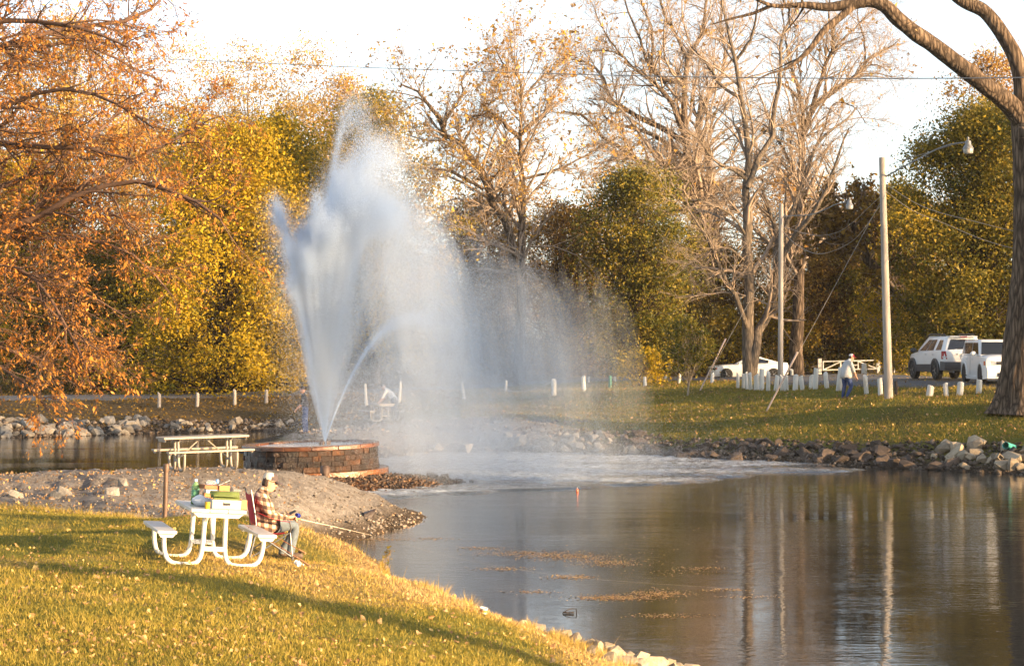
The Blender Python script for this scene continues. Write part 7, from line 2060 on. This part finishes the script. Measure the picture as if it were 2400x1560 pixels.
# steel post of a missing grill
gp_ = at(386, 1236, 37.3); gp_.z = gzs(gp_.x, gp_.y)
sp_ = empty('grill_post', gp_, (0, math.radians(1.5), 0)); tag(sp_, 'rusty steel pipe standing in the grass before the gravel', 'post')
MB().tube([(0, 0, -0.3), (0, 0, 0.9)], 0.040, 14).build('pipe', RUSTY, sp_)
MB().lathe([(0.044, 0.88), (0.050, 0.90), (0.050, 1.0), (0.038, 1.02)], n=14).build('collar', RUSTY, sp_)
# bobber, cup, litter
bo = empty('fishing_float', at(1353, 1152, 5200 * EYE / 352)); bo.location.z = 0.0; tag(bo, 'tiny orange float out on the water', 'float')
MB().lathe([(0.01, -0.02), (0.03, 0.0), (0.035, 0.03), (0.022, 0.07), (0.008, 0.10)], n=12).build('float_body', simple('orange_float', (0.75, 0.13, 0.04), 0.3), bo)
MB().tube([(0, 0, 0.09), (0, 0, 0.14)], 0.005, 6).build('float_stem', CREAM, bo)
cpos = at(1133, 1436, 27.6); cpos.z = gzs(cpos.x, cpos.y)
cup = empty('paper_cup', cpos, (0.1, 0.12, 0)); tag(cup, 'white cup with an orange band left in the grass near the water', 'cup')
MB().lathe([(0.040, 0.0), (0.050, 0.075), (0.053, 0.078), (0.046, 0.074), (0.036, 0.006)], n=18).build('cup_body', CREAM, cup, 40)
MB().lathe([(0.0437, 0.024), (0.0478, 0.052)], n=18).build('cup_band', simple('orange_print', (0.6, 0.22, 0.05), 0.5), cup, 40)
# rubbish among the rocks at the right
bp = at(2345, 1086, 74.2); bp.z = gzs(bp.x, bp.y)
cb = MB()
for x in (-0.19, 0.0, 0.19): cb.box((x, 0, 0), (0.03, 0.19, 0.19))
for y in (-0.082, 0.082): cb.box((0, y, 0), (0.352, 0.026, 0.188))
cbo = cb.build('cinder_block', R_TAN, None, 30); cbo.location = at(2346, 1077, 73.2); cbo.rotation_euler = (math.radians(70), math.radians(40), 0.3)
tag(cbo, 'hollow cinder block tipped among the rocks at the waterline', 'cinder block')
pp = at(2366, 1046, 73.9)
TEAL = simple('teal_pipe', (0.05, 0.30, 0.25), 0.4, 0.1, 8)
po = MB().lathe([(0.12, -0.3), (0.12, 0.3), (0.105, 0.3), (0.105, -0.3), (0.12, -0.3)], n=22).build('drain_pipe', TEAL, None, 40)
po.location = pp; po.rotation_euler = (math.radians(80), 0, math.radians(-38))
tag(po, 'teal plastic pipe end sticking out of the rocks', 'pipe')
pb = MB().tube([(-0.35, 0, -0.25), (0, 0, 0), (0.25, 0.05, 0.22)], 0.10, 12).build('black_hose', BLACK, None, 60)
pb.location = at(2362, 1066, 73.5); tag(pb, 'short black corrugated hose between the pale rocks', 'hose')
# ------------------------------------------------------------------ stones
import bmesh
def stone_mesh(seed, mat, flat=0.7):
    g = np.random.default_rng(seed)
    bm = bmesh.new()
    P = unit(g.normal(size=(16, 3))) * g.uniform(0.75, 1.1, (16, 1)) * np.array([1.0, 0.8, flat]) * 0.5
    for p in P: bm.verts.new(p)
    r = bmesh.ops.convex_hull(bm, input=bm.verts)
    for v in [v for v in bm.verts if not v.link_faces]: bm.verts.remove(v)
    me = bpy.data.meshes.new('stone'); bm.to_mesh(me); bm.free()
    me.materials.append(mat)
    return me
ST = {k: [stone_mesh(300 + 10 * i + j, m, fl) for j in range(7)] for i, (k, m, fl) in enumerate((('pale', R_PALE, 0.7), ('brown', R_BROWN, 0.65), ('tan', R_TAN, 0.7), ('wet', R_WET, 0.6)))}
gs = np.random.default_rng(55)
n_stone = 0
def stone(x, y, size, kind, sink=0.25, squash=None):
    global n_stone
    z = gzs(x, y)
    o = bpy.data.objects.new('stone', ST[kind][n_stone % 7]); COL.objects.link(o)
    s = size * np.exp(gs.normal(0, 0.15, 3))
    o.scale = tuple(s)
    o.location = (x, y, max(z, -0.12) + size * (0.35 - sink))
    o.rotation_euler = (gs.normal(0, 0.35), gs.normal(0, 0.35), gs.uniform(0, 6.28))
    o.parent = ground
    n_stone += 1
def band(n, px0, px1, off0, off1, size, kinds, seed, shore):
    """stones along a shoreline given as (px, distance of the waterline)"""
    g = np.random.default_rng(seed)
    px = np.sort(g.uniform(px0, px1, n))
    d = np.interp(px, [a for a, b in shore], [b for a, b in shore]) + off0 + (off1 - off0) * g.random(n) ** 1.2
    for i in range(n):
        k = kinds(px[i]) if callable(kinds) else kinds
        stone(xat(px[i], d[i]), d[i], g.uniform(*size), k)
SH_L = [(-100, 98.5), (0, 99), (180, 101), (350, 104), (550, 106), (690, 107)]
SH_R = [(1180, 85), (1300, 85), (1500, 84), (1600, 81.2), (1700, 80.2), (1800, 79), (2000, 76.6), (2200, 74.5), (2450, 71)]
SH_F = [(700, 79.5), (800, 79.8), (950, 82), (1100, 85), (1300, 85)]
band(84, -40, 335, -0.1, 3.4, (0.4, 0.85), 'pale', 401, SH_L)
band(28, 335, 705, 0.2, 2.2, (0.35, 0.75), 'pale', 402, SH_L)
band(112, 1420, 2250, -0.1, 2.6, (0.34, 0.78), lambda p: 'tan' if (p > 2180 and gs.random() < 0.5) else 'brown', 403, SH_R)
band(18, 1330, 1500, 0.2, 2.6, (0.35, 0.8), 'pale', 404, SH_R)
band(26, 2220, 2440, 0.0, 2.9, (0.5, 0.9), 'tan', 405, SH_R)
band(12, 930, 1330, 0.3, 2.5, (0.3, 0.8), 'pale', 406, SH_F)
for px, py, d, s in [(1378, 1502, 27.3, 0.26), (1400, 1518, 27.2, 0.3), (1425, 1512, 27.9, 0.24), (1445, 1530, 27.3, 0.34), (1470, 1528, 28.1, 0.3), (1490, 1545, 27.6, 0.36), (1515, 1540, 28.5, 0.3), (1535, 1552, 28.2, 0.38), (1560, 1556, 28.6, 0.34), (1590, 1562, 28.8, 0.3), (1345, 1490, 27.4, 0.26), (1320, 1480, 27.5, 0.22),
                     (1262, 1458, 28.0, 0.22), (1225, 1452, 28.2, 0.2), (1465, 1558, 26.4, 0.34), (1430, 1560, 26.0, 0.3), (1505, 1575, 26.6, 0.3), (1620, 1570, 29.0, 0.3), (1575, 1580, 27.8, 0.3), (1385, 1540, 26.2, 0.22)]:
    stone(xat(px, d), d, s, 'tan', 0.2)
for px, d, s, k in [(1045, 67.4, 0.75, 'wet'), (1012, 67.8, 0.6, 'wet'), (975, 68.5, 0.4, 'wet'), (960, 68.8, 0.45, 'wet'), (1080, 67.3, 0.4, 'wet'), (790, 61.6, 0.6, 'wet'), (810, 61.2, 0.6, 'wet'), (770, 61.4, 0.45, 'wet'), (750, 61.8, 0.5, 'wet'), (830, 61.9, 0.4, 'wet'), (1105, 67.6, 0.3, 'wet'),
                    (546, 46.2, 0.42, 'pale'), (265, 44.2, 0.55, 'pale'), (255, 44.9, 0.4, 'pale'), (130, 43.8, 0.4, 'pale'), (150, 44.6, 0.5, 'pale'), (35, 43.2, 0.4, 'pale'), (860, 50.6, 0.45, 'wet'), (290, 45.9, 0.35, 'pale')]:
    stone(xat(px, d), d, s, k, 0.3)

def rubble(name, label, n, sampler, size, mat, seed, zmax=9.0):
    """many small stones as one piece"""
    g = np.random.default_rng(seed)
    x, y = sampler(g, n)
    z = gz(x, y)
    ok = (z > -0.06) & (z < zmax * g.uniform(0.3, 1.0, len(z)))
    x, y, z = x[ok], y[ok], z[ok]
    # an octahedral pebble
    base = np.array([(1, 0, 0), (-1, 0, 0), (0, 1, 0), (0, -1, 0), (0, 0, 0.7), (0, 0, -0.7)]) * 0.5
    tri = np.array([(0, 2, 4), (2, 1, 4), (1, 3, 4), (3, 0, 4), (2, 0, 5), (1, 2, 5), (3, 1, 5), (0, 3, 5)])
    m = len(x)
    s = size[0] + (size[1] - size[0]) * g.random(m) ** 2.5
    a = g.uniform(0, 6.28, m)
    V = base[None] * (1 + 0.3 * g.normal(size=(m, 6, 1))) * s[:, None, None]
    c, sn = np.cos(a)[:, None], np.sin(a)[:, None]
    V = np.stack([V[..., 0] * c - V[..., 1] * sn + x[:, None], V[..., 0] * sn + V[..., 1] * c + y[:, None], V[..., 2] + (z + s * 0.15)[:, None]], -1)
    Fq = (tri[None] + 6 * np.arange(m)[:, None, None]).reshape(-1, 3)
    tint = np.repeat(g.random(m), 6)
    o = link(name, np_mesh(name, V.reshape(-1, 3), Fq, {'tint': tint}), mat)
    return tag(o, label, 'gravel', kind='stuff')
PEB = leaf_mat('pebbles', [(0.0, (0.07, 0.058, 0.048)), (0.4, (0.17, 0.145, 0.12)), (0.8, (0.27, 0.235, 0.205)), (1.0, (0.33, 0.21, 0.12))], 0.0, 0.9)
PEB_WET = leaf_mat('wet_pebbles', [(0.0, (0.025, 0.018, 0.014)), (0.6, (0.075, 0.05, 0.036)), (0.9, (0.13, 0.075, 0.04)), (1.0, (0.22, 0.13, 0.07))], 0.0, 0.45)
RUB = leaf_mat('bank_rubble', [(0.0, (0.03, 0.024, 0.018)), (0.5, (0.09, 0.068, 0.05)), (1.0, (0.20, 0.16, 0.125))], 0.0, 0.85)
rubble('gravel', 'loose pale gravel scattered over the spit', 5500, lambda g, n: (lambda p, d: (xat(p, d), d))(g.uniform(-100, 1000, n), g.uniform(39, 55.5, n)), (0.015, 0.075), PEB, 501)
rubble('gravel', 'stony margin of the spit by the water', 2600, lambda g, n: (lambda p, d: (xat(p, d), d))(g.uniform(640, 1010, n), np.clip(g.normal(50.8, 1.6, n), 46.5, 54.5)), (0.03, 0.12), PEB, 502, 0.5)
rubble('gravel', 'wet dark pebbles of the point beside the basin', 5000, lambda g, n: (lambda p, d: (xat(p, d), d))(g.uniform(735, 1130, n), np.clip(g.normal(65.6, 1.6, n), 61, 70)), (0.04, 0.17), PEB_WET, 503)
rubble('gravel', 'small rubble between the rocks of the right bank', 3600, lambda g, n: (lambda p: (lambda d: (xat(p, d), d))(np.interp(p, [a for a, b in SH_R], [b for a, b in SH_R]) + g.uniform(-0.4, 3.2, n)))(g.uniform(1180, 2450, n)), (0.06, 0.26), RUB, 504)
rubble('gravel', 'small rubble between the pale rocks of the left bank', 2400, lambda g, n: (lambda p: (lambda d: (xat(p, d), d))(np.interp(p, [a for a, b in SH_L], [b for a, b in SH_L]) + g.uniform(-0.4, 3.0, n)))(g.uniform(-100, 720, n)), (0.07, 0.3), RUB, 505)
rubble('gravel', 'gravel of the far point behind the spray', 3000, lambda g, n: (lambda p, d: (xat(p, d), d))(g.uniform(700, 1380, n), g.uniform(80, 90, n)), (0.05, 0.2), PEB, 506)

# ------------------------------------------------------------------ grass
def blades(name, label, n, sampler, h, w, seed, dryfn, keep=None):
    g = np.random.default_rng(seed)
    x, y = sampler(g, n)
    gr = gravel_mask(x, y); z = gz(x, y)
    ok = (g.random(len(x)) > gr * 1.1) & (z > 0.12)
    x, y, z = x[ok], y[ok], z[ok]
    m = len(x)
    dry = dryfn(x, y)
    pt = fbm(x * 0.7 + 3, y * 0.7, 3)
    hh = h * np.exp(g.normal(0, 0.35, m)) * (0.65 + 0.7 * pt)
    a = g.uniform(0, 6.28, m)
    ln = g.normal(0, 0.45, (m, 2)) * hh[:, None]
    ww = w * np.exp(g.normal(0, 0.25, m))
    dx, dy = np.cos(a) * ww, np.sin(a) * ww
    base = np.stack([x, y, z - 0.01], 1)
    V = np.stack([base + np.stack([dx, dy, 0 * dx], 1), base - np.stack([dx, dy, 0 * dx], 1), base + np.stack([ln[:, 0], ln[:, 1], hh], 1)], 1)
    tint = np.repeat(np.clip(0.28 + 0.55 * dry + 0.35 * (pt - 0.5) + 0.14 * g.normal(size=m), 0, 1), 3)
    o = link(name, np_mesh(name, V.reshape(-1, 3), np.arange(3 * m).reshape(m, 3), {'tint': tint}), GRASS)
    return tag(o, label, 'grass', kind='stuff')
def dry_near(x, y):
    p = _px(x, y)
    e = np.interp(p, [0, 600, 700, 760, 900, 1000, 1150, 1250, 1330, 1500, 1640], [60, 60, 35.5, 34.5, 32, 30, 28.5, 27.5, 26.6, 25.5, 24])
    nz = fbm(x * 0.5 + 5, y * 0.5, 4)
    return np.clip(smoothstep(y + (nz - 0.5) * 5, e - 3.4, e - 0.8) + 0.9 * np.exp(-(((p - 600) / 170) ** 2 + ((y - 28.6) / 1.6) ** 2)) + smoothstep(nz, 0.56, 0.75) * 0.5, 0, 1)
def near_s(g, n):
    p = g.uniform(-250, 1660, n); d = np.exp(g.uniform(math.log(18.6), math.log(43), n))
    return xat(p, d), d
blades('lawn_grass', 'short yellow-green grass of the near lawn', 240000, near_s, 0.038, 0.0052, 601, dry_near)
def edge_s(g, n):
    p = g.uniform(560, 1500, n)
    d = np.interp(p, [560, 700, 760, 900, 1000, 1150, 1250, 1330, 1500], [37, 35.2, 34.5, 32.2, 30.2, 28.7, 27.7, 27.0, 26.6]) + g.normal(-0.1, 0.35, n)
    c = vnoise(p * 0.05, d * 0 + 3)
    k = g.random(n) < smoothstep(c, 0.3, 0.75)
    return xat(p, d)[k], d[k]
blades('bank_grass', 'taller straw-coloured grass along the lip of the near bank', 14000, edge_s, 0.09, 0.0045, 602, lambda x, y: 0.75 + 0 * x)
def mid_s(g, n):
    p = g.uniform(-100, 720, n)
    lo = np.interp(p, [0, 200, 385, 500, 600, 720], [41.2, 40.2, 38.6, 38.2, 37.4, 37.0])
    d = lo + g.normal(0.0, 0.5, n)
    return xat(p, d), d
blades('bank_grass', 'ragged grass where the lawn meets the gravel', 9000, mid_s, 0.10, 0.005, 603, lambda x, y: 0.5 + 0 * x)
def far_s(g, n):
    p = g.uniform(1080, 2520, n)
    d = np.interp(p, [1080, 1300, 1500, 1600, 1800, 2000, 2200, 2520], [90, 88.5, 87.5, 84.5, 82.3, 79.7, 77.5, 74]) + (1 - np.sqrt(g.random(n))) * 38
    return xat(p, d), d
blades('lawn_grass', 'green grass of the far lawn', 85000, far_s, 0.075, 0.016, 604, lambda x, y: 0.08 + 0 * x)
# weeds at the water's edge
for i, (px, d, h, lab) in enumerate([(905, 31.9, 0.3, 'small leafy yellow-green weed on the lip of the bank'), (322, 38.5, 0.38, 'dry upright weed stalk left of the rusty pipe'), (348, 38.0, 0.30, 'bent dry weed stalk close to the rusty pipe')]):
    gw = np.random.default_rng(700 + i)
    x = xat(px, d); z = gzs(x, d)
    bag = Bag(); P = []
    for k in range(4 if i == 0 else 1):
        P.append(resample([(x, d, z - 0.02), (x + gw.normal(0, 0.03), d, z + h * 0.5), (x + gw.normal(0, 0.09), d + gw.normal(0, 0.05), z + h)], (0.006, 0.003), 8))
    bag.add(*tubes(np.array([p[0] for p in P]), np.array([p[1] for p in P]), 5))
    C = np.concatenate([p[0][4:] for p in P]); C = np.repeat(C, 2 if i == 0 else 3, 0) + gw.normal(0, 0.03 if i == 0 else 0.012, (len(C) * (2 if i == 0 else 3), 3))
    finish_tree('weed', (x, d, z), bag, [leaves(C, 0.05 if i == 0 else 0.03, gw, tint=np.full(len(C), 0.6) + gw.normal(0, 0.2, len(C)))], L_OLIVE if i == 0 else L_LITTER, B_TWIG, lab, 'plant', parts=('stem', 'foliage'))

# ------------------------------------------------------------------ fallen leaves
def leaf_piece(seed):
    g = np.random.default_rng(seed)
    n = 9
    out = []
    for k in range(n):
        a = 2 * math.pi * k / n
        r = 0.5 * (0.75 + 0.35 * abs(math.cos(2.5 * a + g.uniform(0, 1)))) * (1 + g.normal(0, 0.08))
        out.append((r * math.cos(a), r * 0.75 * math.sin(a), 0.12 * math.sin(a * 2 + seed) + g.normal(0, 0.05)))
    mb = MB(); mb.add([(0, 0, 0.02)] + out, [(0, 1 + k, 1 + (k + 1) % n) for k in range(n)])
    me = mb.mesh('fallen_leaf')
    a = me.attributes.new('tint', 'FLOAT', 'POINT'); a.data.foreach_set('value', np.full(len(me.vertices), g.uniform(0.15, 1.0), dtype=np.float32))
    me.materials.append(L_LITTER)
    return me
LEAFM = [leaf_piece(800 + k) for k in range(8)]
gl_ = np.random.default_rng(66)
k = 0
while k < 285:
    p = gl_.uniform(-20, 1400); d = math.exp(gl_.uniform(math.log(19.3), math.log(37)))
    x = xat(p, d)
    if gl_.random() > 0.35 + 0.65 * float(vnoise(x * 0.6, d * 0.6)): continue
    z = gzs(x, d)
    if z < 0.5 or float(gravel_mask(np.array([x]), np.array([d]))[0]) > 0.5: continue
    o = bpy.data.objects.new('fallen_leaf', LEAFM[k % 8]); COL.objects.link(o)
    s = gl_.uniform(0.042, 0.09)
    o.scale = (s, s, s); o.location = (x, d, z + 0.03); o.rotation_euler = (gl_.normal(0, 0.5), gl_.normal(0, 0.5), gl_.uniform(0, 6.28))
    o.parent = ground
    k += 1
def litter(name, label, n, sampler, size, seed, mat=L_LITTER, lift=0.02, flat=2.5, cat='leaf litter', water_level=False, tint=None):
    g = np.random.default_rng(seed)
    x, y = sampler(g, n)
    z = gz(x, y) if not water_level else np.zeros(len(x))
    if not water_level:
        ok = z > 0.1; x, y, z = x[ok], y[ok], z[ok]
    C = np.stack([x, y, z + lift * (1 + g.random(len(x)))], 1)
    V, Fq, T = leaves(C, size, g, 0.75, flat, g.random(len(x)) if tint is None else tint + 0.2 * g.normal(size=len(x)), kite=True, jitter=0.25)
    if water_level: V[:, 2] = np.clip(V[:, 2], 0.004, 0.009)
    return tag(link(name, np_mesh(name, V, Fq, {'tint': T}), mat), label, cat, kind='stuff')
def drift_s(g, n):
    x, y = near_s(g, n * 3)
    k = g.random(len(x)) < smoothstep(fbm(x * 0.45 + 2, y * 0.45 + 6, 3), 0.42, 0.68)
    return x[k], y[k]
litter('leaf_litter', 'small fallen leaves all over the near lawn', 2000, drift_s, 0.034, 901, lift=0.025, flat=1.0)
litter('leaf_litter', 'fallen leaves strewn over the far lawn', 5500, far_s, 0.08, 902, lift=0.05)
litter('leaf_litter', 'leaves carpeting the left bank', 9000, lambda g, n: (lambda p, d: (xat(p, d), d))(g.uniform(-100, 1080, n), g.uniform(100, 136, n)), 0.12, 903, L_BROWN, 0.03)
litter('leaf_litter', 'brown leaves caught on the gravel spit', 1500, lambda g, n: (lambda p, d: (xat(p, d), d))(g.uniform(-50, 700, n), g.uniform(39.5, 50, n)), 0.055, 904)
def float_s(g, n):
    xs, ys = [], []
    for px, py, sx, sy, w in [(1230, 1296, 130, 7, 5), (1330, 1304, 110, 8, 7), (1420, 1318, 90, 9, 5), (1180, 1332, 70, 5, 2), (1340, 1352, 60, 5, 3), (1540, 1392, 70, 9, 6), (1450, 1400, 90, 7, 5), (1400, 1401, 80, 5, 2), (1560, 1442, 90, 6, 2), (880, 1264, 80, 3, 2), (1000, 1262, 70, 4, 1), (1130, 1284, 60, 4, 1.5), (1640, 1331, 60, 4, 1), (1700, 1382, 60, 3, 1), (1250, 1387, 60, 4, 1), (1750, 1398, 80, 3, 0.8), (1600, 1340, 120, 10, 0.8), (1500, 1290, 300, 60, 0.8)]:
        k = int(n * w / 47)
        a = g.normal(px, sx * 0.5, k); b = g.normal(py, sy * 0.55, k)
        d = F * EYE / (b - HOR)
        xs.append(xat(a, d)); ys.append(d)
    return np.concatenate(xs), np.concatenate(ys)
litter('floating_leaves', 'rafts of leaves floating on the pond', 5200, float_s, 0.04, 905, lift=0.006, flat=8.0, water_level=True, tint=0.7)
# twig in the water
tw_o = empty('driftwood', at(1330, 1437, F * EYE / 637)); tw_o.location.z = 0; tag(tw_o, 'dark curved twig poking out of the water near the bank', 'twig')
MB().tube([(-0.08, 0, 0.0), (-0.02, 0, 0.05), (0.06, 0.02, 0.075), (0.14, 0.03, 0.07), (0.15, 0.03, -0.05)], 0.008, 6).build('stem', B_DARK, tw_o)
MB().tube([(-0.07, 0, 0.02), (0.0, -0.02, 0.015), (0.1, -0.02, 0.02)], 0.014, 6).build('side_shoot', B_DARK, tw_o)
# ------------------------------------------------------------------ the evening air
HZ = bpy.data.materials.new('evening_haze'); HZ.use_nodes = True
_n, _l = HZ.node_tree.nodes, HZ.node_tree.links
_n.remove(_n['Principled BSDF'])
_v = _n.new('ShaderNodeVolumePrincipled')
_v.inputs['Color'].default_value = (0.95, 0.93, 0.90, 1)
_v.inputs['Density'].default_value = 0.00008
_v.inputs['Anisotropy'].default_value = 0.0
_l.new(_v.outputs[0], _n['Material Output'].inputs['Volume'])
hz = MB().box((0, 290, 16), (2200, 760, 37)).build('haze', HZ, None, 30)
tag(hz, kind='stuff')
